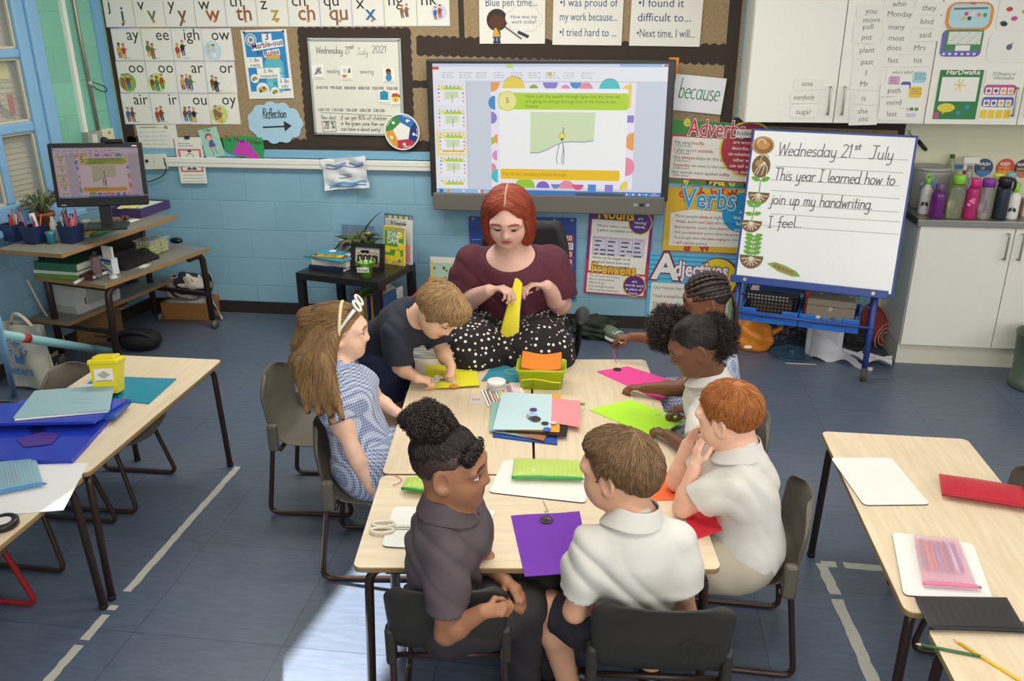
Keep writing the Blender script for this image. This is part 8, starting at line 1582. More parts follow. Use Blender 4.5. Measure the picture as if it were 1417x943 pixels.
def gingham(c1, c2, sc):
 m = bpy.data.materials.new('gingham'); m.use_nodes = True; nt = m.node_tree; L = nt.links; b = nt.nodes['Principled BSDF']; tc = nt.nodes.new('ShaderNodeTexCoord'); sp = nt.nodes.new('ShaderNodeSeparateXYZ'); mp = nt.nodes.new('ShaderNodeMapping'); mp.inputs['Rotation'].default_value = (.1, .12, .6); L.new(tc.outputs['Object'], mp.inputs[0]); L.new(mp.outputs[0], sp.inputs[0]); outs = []
 for ax in (0, 1, 2):
  s_ = nt.nodes.new('ShaderNodeMath'); s_.operation = 'MULTIPLY'; s_.inputs[1].default_value = sc; L.new(sp.outputs[ax], s_.inputs[0]); f = nt.nodes.new('ShaderNodeMath'); f.operation = 'FRACT'; L.new(s_.outputs[0], f.inputs[0]); g = nt.nodes.new('ShaderNodeMath'); g.operation = 'GREATER_THAN'; g.inputs[1].default_value = .5; L.new(f.outputs[0], g.inputs[0]); outs.append(g)
 a = nt.nodes.new('ShaderNodeMath'); a.operation = 'ADD'; L.new(outs[0].outputs[0], a.inputs[0]); L.new(outs[2].outputs[0], a.inputs[1]); h = nt.nodes.new('ShaderNodeMath'); h.operation = 'ADD'; L.new(a.outputs[0], h.inputs[0]); L.new(outs[1].outputs[0], h.inputs[1]); q = nt.nodes.new('ShaderNodeMath'); q.operation = 'DIVIDE'; q.inputs[1].default_value = 3; L.new(h.outputs[0], q.inputs[0])
 mx = nt.nodes.new('ShaderNodeMix'); mx.data_type = 'RGBA'; L.new(q.outputs[0], mx.inputs[0]); mx.inputs[6].default_value = lin(c1); mx.inputs[7].default_value = lin(c2); L.new(mx.outputs[2], b.inputs['Base Color']); b.inputs['Roughness'].default_value = .85; return m
def polka():
 m = bpy.data.materials.new('polka_dots'); m.use_nodes = True; nt = m.node_tree; L = nt.links; b = nt.nodes['Principled BSDF']; tc = nt.nodes.new('ShaderNodeTexCoord'); v = nt.nodes.new('ShaderNodeTexVoronoi'); v.inputs['Scale'].default_value = 36; v.inputs['Randomness'].default_value = .55; L.new(tc.outputs['Object'], v.inputs['Vector']); g = nt.nodes.new('ShaderNodeMath'); g.operation = 'LESS_THAN'; g.inputs[1].default_value = .27; L.new(v.outputs['Distance'], g.inputs[0])
 mx = nt.nodes.new('ShaderNodeMix'); mx.data_type = 'RGBA'; L.new(g.outputs[0], mx.inputs[0]); mx.inputs[6].default_value = lin('1d1718'); mx.inputs[7].default_value = lin('eae4e0'); L.new(mx.outputs[2], b.inputs['Base Color']); b.inputs['Roughness'].default_value = .85; return m
def collar(name, col, H, nb, up, fwd, r0, r1, ht, parent, th=.004, open_=.12):
 """a turned-down polo collar: a flaring band round the neck, open at the front"""
 up = unit(up); A = axes(np.asarray(fwd, float), up); mb = MB(); m = M(col, .85, bump=.25, scale=420, bdist=.0008); n = 36
 def f(u, v): a = PI/2+open_+(2*PI-2*open_)*u; fr_ = max(0, math.sin(a)); r = (r0*(1-v)+r1*v)*1.04; z = ht*(1-v)+.022-.022*v-.03*fr_*v-.02*fr_*(1-v); return nb+(A[0]*math.cos(a)*1.0+A[1]*math.sin(a))*r+A[2]*z+A[1]*.012*v
 mb.grid(f, n, 6, m); o = mb.build(name, parent); md = o.modifiers.new('s', 'SOLIDIFY'); md.thickness = th; md.offset = 1; md = o.modifiers.new('b', 'SUBSURF'); md.levels = 1; md.render_levels = 1; return o
def person(label, J, H, skin, lip, brow, sc=1.0, adult=False, cheeks=1.):
 """J: joints; builds the single skin mesh from head to feet"""
 root = thing('person', label, 'person', V(*J['pelvis'][:2], 0)); B = Sdf(); g = lambda *k: [np.asarray(J[x], float) for x in k]; nb, ch, pv = g('neck', 'chest', 'pelvis'); w = J.get('w', 1.)
 H.build(B, nb, (.043 if not adult else .060)*sc, adult, cheeks); sl, sr = g('shL', 'shR'); ax = axes(np.cross(sr-sl, nb-pv)*-1 if J.get('flip') else np.cross(nb-pv, sr-sl), nb-pv)
 B.el((sl+sr)/2*.75+ch*.25, (.135*sc*w, .072*sc*w, .10*sc), ax, .05); B.el(ch, (.125*sc*w, .088*sc*w, .14*sc), ax, .06); B.el(pv+(ch-pv)*.35, (.112*sc*w, .088*sc*w, .12*sc), ax, .06); B.el(pv, (.13*sc*w, .095*sc*w, .10*sc), ax, .06); B.rc(nb, (sl+sr)/2-(nb-pv)*.08, .05*sc, .07*sc, .05)
 J['hands'] = {}
 aw = J.get('aw', 1.)
 for s_ in 'LR':
  sh, el, wr = g('sh'+s_, 'el'+s_, 'wr'+s_); B.chain([sh, sh*.5+el*.5, el], [.044*sc*aw, .037*sc*aw, .030*sc*aw], .03); m = el+(wr-el)*.3; B.chain([el, m, wr], [.031*sc*aw, .031*sc*aw, .021*sc*(.6+.4*aw)], .02)
  hd = J['hand'+s_]; J['hands'][s_] = hand_sdf(B, wr, hd[0], hd[1], hd[2], hd[3] if len(hd) > 3 else .088*sc, hd[4] if len(hd) > 4 else .45, thumb=hd[5] if len(hd) > 5 else .5)
  hp, kn, an, to = g('hip'+s_, 'kn'+s_, 'an'+s_, 'to'+s_); B.chain([hp, hp*.5+kn*.5, kn], [.082*sc*w, .070*sc*w, .050*sc*w], .04); c = kn+(an-kn)*.3; B.chain([kn, c, an], [.050*sc, .050*sc, .032*sc], .02); B.chain([an, an*.4+to*.6-V(0, 0, .01), to], [.036*sc, .03*sc, .022*sc], .02)
 J['B'] = B; Vt, F = B.mesh(.0037 if not adult else .0042); o = np_mesh('body', Vt, F, [skin_mat()], root, col=H.paint(Vt, np.array(lin(skin)[:3]), lin(lip)[:3], None if brow is None else lin(brow)[:3])); J['ax'] = ax; return root
def torso_cloth(B, J, sc, infl, w=None, drop=0.):
 w = w or J.get('w', 1.); g = lambda k: np.asarray(J[k], float); ax = J['ax']; nb, ch, pv, sl, sr = map(g, ('neck', 'chest', 'pelvis', 'shL', 'shR')); i = infl
 B.el((sl+sr)/2*.75+ch*.25, (.135*sc*w+i, .072*sc*w+i, .10*sc+i*.6), ax, .05); B.el(ch, (.125*sc*w+i, .088*sc*w+i, .14*sc+i), ax, .06); B.el(pv+(ch-pv)*.35, (.112*sc*w+i*1.6, .088*sc*w+i*1.6, .12*sc+i), ax, .06); B.el(pv+(ch-pv)*.02, (.125*sc*w+i*1.7, .095*sc*w+i*1.7, .11*sc), ax, .06); B.rc(nb-unit(nb-pv)*.02, (sl+sr)/2-(nb-pv)*.08, .046*sc+i*.5, .075*sc+i, .05)
 return B
def sleeve(B, J, s_, sc, infl, t, aw=None):
 """sleeve from the shoulder, t of the way to the elbow, open at the cuff"""
 sh, el = np.asarray(J['sh'+s_], float), np.asarray(J['el'+s_], float); aw = aw or J.get('aw', 1.); e = sh+(el-sh)*t; B.chain([sh, (sh+e)/2, e], [.047*sc*aw+infl, .046*sc*aw+infl*1.2, .045*sc*aw+infl*1.35], .035); return e, unit(el-sh)
def smin(a, b, k): h = np.clip(.5+.5*(a-b)/k, 0, 1); return a*(1-h)+b*h-k*h*(1-h)
def top(name, col, J, sc, root, infl=.012, t=.62, hem=None, folds=.0035, seed=0, mat=None, necks=.055, vx=.0062, w=None, scoop=None):
 B = torso_cloth(Sdf(), J, sc, infl, w); nb = np.asarray(J['neck'], float); nu = unit(nb-np.asarray(J['pelvis'], float)); aw = J.get('aw', 1.)
 if necks: B.rc(nb-nu*.03, nb+nu*.02, .062*sc+infl*.5, .046*sc+infl*.4, .04)
 for s_ in 'LR':
  S = Sdf(); e, ax_ = sleeve(S, J, s_, sc, infl, t)
  def cut(P, d, e=e, ax_=ax_): q = (P-e)@ax_; r = np.linalg.norm(P-e-q[:, None]*ax_, axis=1); d = np.maximum(d, q); return np.where(q > -.03, np.maximum(d, .041*sc*aw-r), d)
  S.fn(cut); B.rc(J['sh'+s_], e, .002, .002, .001); B.fn(lambda P, d, S=S: smin(d, S.ev(P), .022))
 B.fn(fold(folds, seed=seed)); (scoop and B.el(*scoop, None, .01, 1));
 if hem is not None: B.fn(cutplane(*hem))
 if necks: B.fn(cutplane(nb+nu*necks*sc, nu))
 return cloth(name, col, B, root, vx, mat=mat)
def shorts(name, col, J, sc, root, infl=.014, t=.7, seed=3, mat=None, w=None, full=False):
 B = Sdf(); w = w or J.get('w', 1.); g = lambda k: np.asarray(J[k], float); ax = J['ax']; pv, ch = g('pelvis'), g('chest'); B.el(pv, (.13*sc*w+infl, .098*sc*w+infl, .105*sc+infl*.5), ax, .05); cuts = []
 for s_ in 'LR':
  hp, kn, an = g('hip'+s_), g('kn'+s_), g('an'+s_); e = hp+(kn-hp)*(1 if full else t); B.chain([hp, (hp+e)/2, e], [.083*sc*w+infl, .077*sc*w+infl*1.2, (.062*sc*w if not full else .052*sc)+infl*1.3], .04)
  if full: B.chain([kn, an], [.052*sc+infl, .045*sc+infl], .03)
  else: cuts.append((e, unit(kn-hp)))
 B.fn(fold(.004, seed=seed))
 def cut(P, d):
  for e, a in cuts: near = np.linalg.norm(P-e, axis=1) < .12*sc; d = np.where(near, np.maximum(d, (P-e-a*.015)@a), d)
  return d
 B.fn(cut); return cloth(name, col, B, root, .0075, mat=mat)
def shoes(J, col, root, sc=1.):
 for s_ in 'LR':
  an, to = np.asarray(J['an'+s_], float), np.asarray(J['to'+s_], float); d = unit((to-an)*V(1, 1, 0)); B = Sdf(); b = an*V(1, 1, 0)+V(0, 0, .03); B.rc(b-d*.03, b+d*.13*sc, .036*sc, .034*sc, .02).rc(b, an+V(0, 0, .01), .035*sc, .038*sc, .02).fn(cutplane((0, 0, .004), (0, 0, -1))); cloth('shoe', col, B, root, .007, .4)
# the eight people
LINE_ = [(-.5, -.20), (-.32, -.17), (-.17, -.04), (-.06, .10), (.05, .11), (.10, .04), (.16, .16), (.24, .27), (.34, .32), (.5, .36)]
K = 1.1
def Jn(**k): return {a: (b if a in ('w', 'aw', 'flip') or a.startswith('hand') else V(*b)) for a, b in k.items()}
# boy in white polo, his back to the camera
H = Head((.02, 2.21, 1.02), (-.88, .44, -.12), (0, 0, 1), .252); skl = M('d9a686', .5)
J = Jn(w=.9, neck=(.075, 2.16, .885), chest=(.085, 2.165, .72), pelvis=(.10, 2.22, .475), shL=(-.05, 2.125, .80), shR=(.20, 2.18, .81), elL=(-.095, 2.12, .57), elR=(.24, 2.16, .57), wrL=(-.01, 2.27, .55), wrR=(.16, 2.31, .55), hipL=(.03, 2.19, .45), hipR=(.17, 2.21, .45), knL=(-.185, 2.27, .46), knR=(.19, 2.50, .46), anL=(-.12, 2.32, .09), anR=(.17, 2.48, .09), toL=(-.13, 2.46, .03), toR=(.16, 2.62, .03), handL=((.6, .7, 0), (0, 0, -1), 1), handR=((-.3, .9, 0), (0, 0, -1), -1))
R_ = person('boy with brown hair in a white polo shirt, seated with his back to the camera', J, H, 'd9a686', 'b8655c', '6a4a34', K); H.eyes(R_, '5a4634', skl, .8)
top('polo_shirt', 'd2d0c8', J, K, R_, .013, .66, ((.1, 2.17, .45), (0, 0, -1)), .0065, 2); collar('collar', 'd4d2ca', H, J['neck'], (.0, .15, 1), (-.75, .65, 0), .062, .094, .035, R_)
shorts('shorts', '26242a', J, K, R_, .012, .82); shoes(J, '1c1c1e', R_)
def ext(B): B.el(H.w(0, .18, .34), np.array((.28, .22, .13))*H.h, H.A, .03); B.el(H.w(.0, -.38, -.02), np.array((.26, .14, .22))*H.h, H.A, .03)
hair(R_, cap_sdf(H, .045, LINE_, .0015, ext), ('7d5f44', '6a4f37', '94754f', '8a6a4a'), ns=4200, dirf=comb(H, (.05, -.22, .5), .35, .15), n=6, step=.011, L=(.001, .007), r=.0015, jit=.22)
# boy in dark polo with curls on top, turned to the right
H = Head((-.478, 2.165, 1.022), (.98, -.04, -.04), (0, 0, 1), .252); skl = M('9c6c4d', .5)
J = Jn(neck=(-.50, 2.15, .885), chest=(-.52, 2.175, .72), pelvis=(-.53, 2.26, .475), shR=(-.475, 2.045, .80), shL=(-.455, 2.27, .815), elR=(-.47, 1.985, .56), elL=(-.43, 2.33, .60), wrR=tuple(aty(668, 847, 1.975)), wrL=(-.33, 2.24, .575), hipR=(-.50, 2.14, .45), hipL=(-.50, 2.27, .45), knR=(-.26, 2.24, .48), knL=(-.22, 2.36, .48), anR=(-.28, 2.30, .09), anL=(-.2, 2.42, .09), toR=(-.16, 2.33, .03), toL=(-.08, 2.44, .03), handR=((.85, .1, .12), (.1, .75, -.6), -1, .088, (.9, 1., 1.05, 1.1), .9), handL=((.7, -.7, 0), (0, 0, -1), 1, .09, .7))
R_ = person('boy in a dark grey polo with curly hair tied on top, turned towards his neighbour', J, H, '9f6e4f', '86483e', '20140f', K); H.eyes(R_, '2a1a12', skl, .75)
top('polo_shirt', '54494f', J, K, R_, .012, .72, ((-.53, 2.2, .42), (0, 0, -1)), .006, 4); collar('collar', '51464c', H, J['neck'], (.05, 0, 1), (1, .1, 0), .06, .096, .035, R_); shorts('trousers', '2b282b', J, K, R_, .01, full=True); shoes(J, '1a1a1c', R_)
FADE = [(-.5, -.2), (-.3, -.18), (-.17, -.08), (-.06, .07), (.06, .07), (.12, -.02), (.17, .1), (.22, .24), (.34, .33), (.5, .36)]
hair(R_, cap_sdf(H, .014, FADE), ('3c2a20', '30211a'), ns=1800, dirf=comb(H, (0, -.1, .5), .8), n=2, step=.004, L=(.0005, .001), r=.0011, jit=.3, name='hair_fade')
BUN = H.w(0, -.30, .53); hair(R_, cap_sdf(H, .035, [(-.5, .10), (-.2, .20), (.1, .27), (.24, .31), (.34, .38), (.5, .5)], .001), ('1f1511', '2a1c16', '17100d'), ns=2600, dirf=lambda P: BUN-P, n=6, step=.012, L=(.001, .005), r=.0016, jit=.03)
B = Sdf(); rs = np.random.default_rng(4); B.el(BUN, .045, None, .02)
for k in range(34): d = unit(rs.normal(0, 1, 3)); d = H.A[0]*d[0]*1.05+H.A[1]*d[1]*1.1+H.A[2]*abs(d[2])*.75; B.el(BUN+d*rs.uniform(.03, .055), rs.uniform(.013, .021), None, .008)
hair(R_, B, ('241812', '1c120e', '34241a'), vx=.004, ns=2400, dirf=lambda P: (P-BUN)*6, n=7, step=.006, L=(.002, .012), r=.0018, jit=.8, curl=.008, name='curls')
B = Sdf(); [B.el(H.w(x, .30-.5*x*x, .33-.5*x*x), .014, None, .01) for x in np.linspace(-.05, .30, 6)]; hair(R_, B, ('1f1511', '2a1c16'), vx=.004, ns=260, dirf=lambda P: P*0-H.A[2]+H.A[1]*.4, n=6, step=.006, r=.0015, jit=.5, curl=.007, name='curls')
# boy with ginger hair, cheeks in his hands
H = Head((.385, 2.65, 1.01), (-.80, .5, -.22), (-.1, 0, 1), .24); skl = M('e6b399', .5)
J = Jn(neck=(.435, 2.63, .885), chest=(.475, 2.66, .71), pelvis=(.50, 2.67, .475), shL=(.405, 2.55, .80), shR=(.425, 2.76, .80), elL=(.255, 2.615, .66), elR=(.24, 2.79, .66), wrL=(.285, 2.62, .825), wrR=(.27, 2.79, .82), hipL=(.46, 2.6, .45), hipR=(.46, 2.74, .45), knL=(.17, 2.57, .47), knR=(.17, 2.74, .47), anL=(.2, 2.57, .09), anR=(.2, 2.74, .09), toL=(.07, 2.57, .03), toR=(.07, 2.74, .03), handL=((.08, .28, .95), (.75, .5, .1), 1, .088, (.3, .3, .35, .4), .3), handR=((.3, -.12, .95), (.7, -.6, .1), -1, .088, .3))
R_ = person('boy with ginger hair in a white polo shirt, cheeks resting in his hands', J, H, 'e8b79e', 'c9796e', 'b0703c', K); H.eyes(R_, '5a6a7a', skl, .6)
top('polo_shirt', 'd8d5ce', J, K, R_, .014, .62, ((.5, 2.67, .41), (0, 0, -1)), .007, 6); collar('collar', 'd8d5ce', H, J['neck'], (-.12, 0, 1), (-1, .2, 0), .06, .09, .032, R_); shorts('shorts', 'b5ab98', J, K, R_, .014, .8); shoes(J, '2a2a2c', R_)
hair(R_, cap_sdf(H, .038, LINE_, .001), ('b06c34', '9a5826', 'c47f42', 'b8743a'), ns=4200, dirf=comb(H, (0, -.2, .5), .35, .2), n=5, step=.010, L=(.001, .007), r=.0013, jit=.25)
# girl with two hair puffs
H = Head((.31, 3.22, 1.045), (-.86, -.05, -.42), (-.25, -.05, 1), .24); skl = M('6a4430', .5)
J = Jn(neck=(.385, 3.26, .895), chest=(.43, 3.32, .71), pelvis=(.45, 3.38, .475), shL=(.37, 3.15, .80), shR=(.40, 3.41, .81), elL=(.34, 3.0, .665), elR=(.36, 3.52, .68), wrL=(.225, 3.17, .66), wrR=(.31, 3.41, .675), hipL=(.40, 3.32, .45), hipR=(.40, 3.46, .45), knL=(.13, 3.28, .47), knR=(.13, 3.43, .47), anL=(.18, 3.28, .09), anR=(.18, 3.43, .09), toL=(.06, 3.28, .03), toR=(.06, 3.43, .03), handL=((-.75, .62, .0), (.1, .2, -.95), 1, .088, (.5, .6, .7, .8), .6), handR=((-.85, -.35, -.05), (.1, .5, -.85), -1, .088, (.8, .95, 1., 1.1), .8))
R_ = person('girl with two dark hair puffs in a white polo, cutting felt at the table', J, H, '6e4732', '6a3a34', '1a1210', K); H.eyes(R_, '1d120e', skl, .35)
top('polo_shirt', 'e0ded8', J, K, R_, .013, .62, ((.45, 3.36, .44), (0, 0, -1)), .004, 8); collar('collar', 'e4e2dc', H, J['neck'], (-.2, 0, 1), (-1, -.1, 0), .06, .095, .035, R_); GING = gingham('dfe4ee', '53699c', 80); shorts('skirt', '', J, K, R_, .03, .95, 5, GING); shoes(J, '1a1a1c', R_)
PF = [(.295, 3.30, 1.155), (.37, 3.19, 1.125)]; PF = [atd(926, 456, 3.50), atd(989, 467, 3.40)]
def ext(B):
 rs = np.random.default_rng(2)
 for p in PF:
  B.el(p, .068, None, .02)
  for k in range(40): d = unit(rs.normal(0, 1, 3)); B.el(p+d*.066, rs.uniform(.018, .028), None, .012)
P3 = cap_sdf(H, .022, LINE_, .0012); P3.fn(lambda P, d: np.maximum(d, .003-np.abs(H.loc(P)[:, 0]*H.h+.0)-(H.loc(P)[:, 2] < .2)*1.)); hair(R_, P3, ('1d1512', '2a1f1a'), ns=2400, dirf=lambda P: PF[0]*(H.loc(P)[:, :1] > 0)+PF[1]*(H.loc(P)[:, :1] <= 0)-P, n=5, step=.01, L=(.0006, .002), r=.0013, jit=.003)
B = Sdf(); ext(B); hair(R_, B, ('241a16', '30241e', '1a1210'), vx=.005, ns=5200, dirf=lambda P: np.where((np.linalg.norm(P-PF[0], axis=1) < np.linalg.norm(P-PF[1], axis=1))[:, None], P-PF[0], P-PF[1])*12, n=6, step=.0055, L=(0, .01), r=.0014, jit=.6, curl=.005, project=False, name='hair_puff')
mb = MB(); mb.ball(H.w(.355, .0, -.20), .006, M('d8b04a', .25, .9), 8, 6); mb.build('earring', R_)
# girl with braids at the far corner
H = Head((.40, 3.80, 1.055), (-.97, -.02, -.22), (-.2, 0, 1), .24)
J = Jn(neck=(.445, 3.82, .90), chest=(.47, 3.83, .71), pelvis=(.50, 3.86, .475), shL=(.43, 3.69, .80), shR=(.43, 3.94, .81), elL=(.29, 3.60, .685), elR=(.24, 4.03, .765), wrL=(.135, 3.635, .665), wrR=(.07, 4.085, .75), hipL=(.46, 3.80, .45), hipR=(.46, 3.93, .45), knL=(.19, 3.78, .47), knR=(.19, 3.92, .47), anL=(.22, 3.78, .09), anR=(.22, 3.92, .09), toL=(.1, 3.78, .03), toR=(.1, 3.92, .03), handL=((-1, .1, -.05), (0, .1, -1), 1, .088, (.55, .6, .7, .8), .5), handR=((-.95, -.05, -.05), (.1, .35, -.9), -1, .088, (.6, .8, 1., 1.1), .9))
R_ = person('girl with cornrow braids in a gingham dress, drawing thread at the far corner', J, H, '7a4c32', '7a4038', '1a1210', K); H.eyes(R_, '1d120e', M('7a4c32', .5), .35); shoes(J, '1a1a1c', R_)
top('gingham_dress', '', J, K, R_, .013, .5, None, .004, 9, GING); shorts('skirt', '', J, K, R_, .035, .95, 7, GING)
hair(R_, cap_sdf(H, .01, LINE_), ('2a1d18',), ns=0, name='hair_base'); mb = MB(); B = cap_sdf(H, .02, [(-.9, -.9), (.9, -.9)])
for k in range(11):
 a = -1.35+2.7*k/10; P = np.array([H.w(.37*math.sin(a)*s_, .36-.78*t, (.34+.14*math.sin(PI*t))*max(.12, math.cos(a))+.04) for t in np.linspace(0, 1, 26) for s_ in (.35+.65*math.sin(PI*min(1, t*.9+.12)),)]); P = B.proj(P, .004, 4); mb.tube(P, [.0085+.003*math.sin(i*1.9) for i in range(26)], M('2b1c17', .5), 7)
for k in range(9): q = random.uniform(-.28, .28); o = H.w(q, -.46, .08); mb.tube(bez(o, o+V(.05, .0, -.06), o+V(random.uniform(.02, .06), random.uniform(-.04, .04), -.22), 16), [.007+.002*math.sin(i*1.9) for i in range(17)], M('4a241e' if k % 3 == 0 else '261814', .5), 6)
mb.build('braids', R_); mb = MB(); mb.ball(H.w(.36, .0, -.20), .006, M('d8b04a', .25, .9), 8, 6); mb.build('earring', R_)
tip = J['hands']['R'][0]; mb = MB(); mb.tube([tip+V(-.005, 0, .01), tip+V(.03, -.09, -.1)], .0016, M('e0508a', .5), 5); solo('pink_thread', mb, 'pink thread held up by the girl with cornrow braids', 'thread')
# girl in gingham on the left
H = Head((-1.165, 3.23, 1.04), (.97, .2, -.08), (.0, 0, 1), .24); skl = M('e4b89c', .5)
J = Jn(neck=(-1.185, 3.17, .885), chest=(-1.13, 3.15, .71), pelvis=(-1.07, 3.14, .475), shR=(-1.175, 3.05, .80), shL=(-1.13, 3.27, .80), elR=(-1.075, 2.99, .595), elL=(-1.06, 3.34, .66), wrR=(-.995, 2.945, .45), wrL=(-.955, 3.245, .66), hipR=(-1.02, 3.07, .45), hipL=(-1.04, 3.21, .45), knR=(-.76, 3.05, .47), knL=(-.77, 3.22, .47), anR=(-.8, 3.05, .09), anL=(-.8, 3.22, .09), toR=(-.67, 3.06, .03), toL=(-.67, 3.23, .03), handR=((.4, -.1, -.9), (.5, .8, .1), -1, .085, .3), handL=((.95, -.1, -.05), (.05, .1, -1), 1, .085, .35))
R_ = person('girl with long light brown hair in a blue gingham dress, seated on the left', J, H, 'e6bca2', 'c4706a', '7a5636', K); H.eyes(R_, '4a5a6a', skl, .7); G2 = gingham('d2dae8', '42588f', 84); shoes(J, '1a1a1c', R_)
top('gingham_dress', '', J, K, R_, .013, .42, None, .004, 11, G2); shorts('skirt', '', J, K, R_, .04, .95, 12, G2); collar('collar', '8fa6cc', H, J['neck'], (.1, 0, 1), (1, .1, 0), .062, .092, .03, R_)
B = cap_sdf(H, .03, [(-.6, -.5), (-.3, -.25), (-.14, -.02), (-.02, .1), (.1, .06), (.2, .2), (.32, .33), (.5, .4)], .001); CH_ = [([(0, -.40, .36), (-.02, -.62, .2), (.02, -.68, -.3), (.08, -.66, -.85), (.10, -.55, -1.35)], (.10, .14, .18, .17, .06)), ([(.05, -.35, .0), (.1, -.48, -.6), (.16, -.42, -1.3)], (.2, .24, .10)), ([(.24, -.2, -.05), (.42, -.25, -.5), (.58, -.08, -.95), (.62, .14, -1.5)], (.11, .16, .14, .05)), ([(-.22, -.2, -.1), (-.33, -.1, -.6), (-.36, .12, -1.15)], (.08, .10, .05))]
for pts, rs in CH_: B.chain([H.w(*p) for p in pts], [r*H.h for r in rs], .03)
for i in range(4): B.chain([H.w(.30-.05*i, -.12-.08*i, .05), atd(448-11*i, 502, 3.42+.02*i), atd(474-16*i, 578-3*i, 3.35+.02*i)], [.026, .036, .008], .035)
hair(R_, B, ('8a6a44', '745536', 'a88558', '97784e'), ns=5200, dirf=lambda P: np.where((H.loc(P)[:, 2:] > .12), comb(H, (0, .5, .25), .1)(P), -H.A[2]+H.A[1]*.1*np.sin(P[:, :1]*30)), n=9, step=.018, L=(.0, .006), r=.0016, jit=.12)
mb = MB(); mb.tube([H.w(.395*math.sin(q), -.02, .12+.405*math.cos(q)) for q in np.linspace(-1.75, 1.75, 22)], .0075, M('e4cf9c', .5), 7); mb.build('hair_band', R_); mb = MB(); mb.lathe([(.024, 0), (.028, .012), (.024, .024)], M('2a2f4a', .7), H.w(0, -.46, .33), H.A[2]-.8*H.A[1], 14); mb.build('hair_tie', R_)
t = thing('sunglasses', 'white rimmed sunglasses pushed up on the hair of the girl in gingham', 'glasses', H.w(.2, .1, .5)); WHT = M('eceae8', .35)
for s_ in (-1, 1):
 mb = MB(); c = H.w(s_*.17, .26, .53); ax = axes(H.A[1]*.75+H.A[2]*.65, H.A[2]); mb.tube([c+ax[0]*.030*math.cos(q)+ax[2]*.024*math.sin(q) for q in np.linspace(0, 2*PI, 21)[:-1]], .006, WHT, 7, closed=True); mb.build('rim', t); mb = MB(); mb.disc(0, 0, .028, M('2a2524', .1), Fr(c, ax[0], ax[2]), ry=.022); mb.build('lens', t)
 mb = MB(); mb.tube(bez(H.w(s_*.30, .23, .50), H.w(s_*.41, .08, .32), H.w(s_*.385, -.08, .02), 10), [.008]*4+[.006]*5+[.005, .003], WHT, 6); mb.build('temple', t)
# boy with blond hair, bending over the table
H = Head((-.83, 3.645, 1.00), (.55, -.38, -.74), (.70, -.15, .62), .24); skl = M('e2b596', .5)
J = Jn(neck=(-.975, 3.76, .95), chest=(-1.07, 3.84, .87), pelvis=(-1.21, 3.96, .70), shR=(-1.055, 3.66, .88), shL=(-.935, 3.85, .895), elR=(-1.045, 3.655, .70), elL=(-.865, 3.80, .745), wrR=tuple(atz(577, 524, .68)), wrL=tuple(atz(625, 508, .69)), hipR=(-1.21, 3.89, .65), hipL=(-1.2, 4.03, .65), knR=(-1.17, 3.88, .36), knL=(-1.16, 4.02, .36), anR=(-1.2, 3.9, .09), anL=(-1.2, 4.05, .09), toR=(-1.08, 3.88, .03), toL=(-1.08, 4.02, .03), handR=((.93, .0, -.15), (-.1, .35, -.9), -1, .085, (.7, .8, .9, 1.), .7), handL=((.05, -.75, -.4), (.15, -.3, -.95), 1, .085, (1., 1.1, 1.15, 1.2), .8))
R_ = person('boy with blond hair in a navy polo, bending over to cut yellow felt', J, H, 'e4b898', 'bc6a60', '86663c', K); H.eyes(R_, '4a5a6a', skl, .4)
top('polo_shirt', '272a38', J, K, R_, .014, .85, (J['pelvis']-V(-.0, .0, .07), (-.55, .4, -.7)), .004, 14); collar('collar', '2a2d3b', H, J['neck'], J['neck']-J['pelvis'], (.5, -.4, -.74), .06, .088, .03, R_); shorts('shorts', '2b3350', J, K, R_, .018, .75); shoes(J, '1a1a1c', R_)
def ext(B): B.el(H.w(0, .24, .30), np.array((.32, .2, .24))*H.h, H.A, .03); B.el(H.w(0, -.36, .0), np.array((.33, .18, .30))*H.h, H.A, .03); [B.el(H.w(s_*.30, .0, .05), np.array((.1, .28, .24))*H.h, H.A, .03) for s_ in (-1, 1)]
hair(R_, cap_sdf(H, .06, [(-.6, -.32), (-.3, -.3), (-.1, -.16), (.1, -.12), (.2, .05), (.34, .16), (.5, .2)], .002, ext), ('a8865a', '8f6f45', 'c4a373', 'b6946a'), ns=5000, dirf=comb(H, (0, -.15, .55), .45, .25), n=8, step=.013, L=(.001, .010), r=.0017, jit=.22)
def scissors(lab, a, d, col):
 a = np.asarray(a, float); d = unit(d); s2 = unit(np.cross((0, 0, 1.), d)); t = thing('scissors', lab, 'scissors', a)
 for s_ in (-1, 1): mb = MB(); mb.tube([a+d*(.018*math.cos(q)-.03)+s2*(s_*.017+.013*math.sin(q)) for q in np.linspace(0, 2*PI, 15)[:-1]], .0045, M(col, .4), 6, closed=True); mb.build('handle', t); mb = MB(); mb.tube([a-d*.012+s2*s_*.01, a+d*.03-s2*s_*.002, a+d*.10+s2*s_*.006], [.004, .004, .001], STEEL, 5); mb.build('blade', t)
scissors('small scissors in the right hand of the boy with blond hair', atz(612, 526, .675), (.9, -.25, -.02), 'b8b6b0'); scissors('scissors with grey handles in the hand of the girl with two hair puffs', atz(937, 572, .665), (-.9, -.35, 0), '9a9aa4')
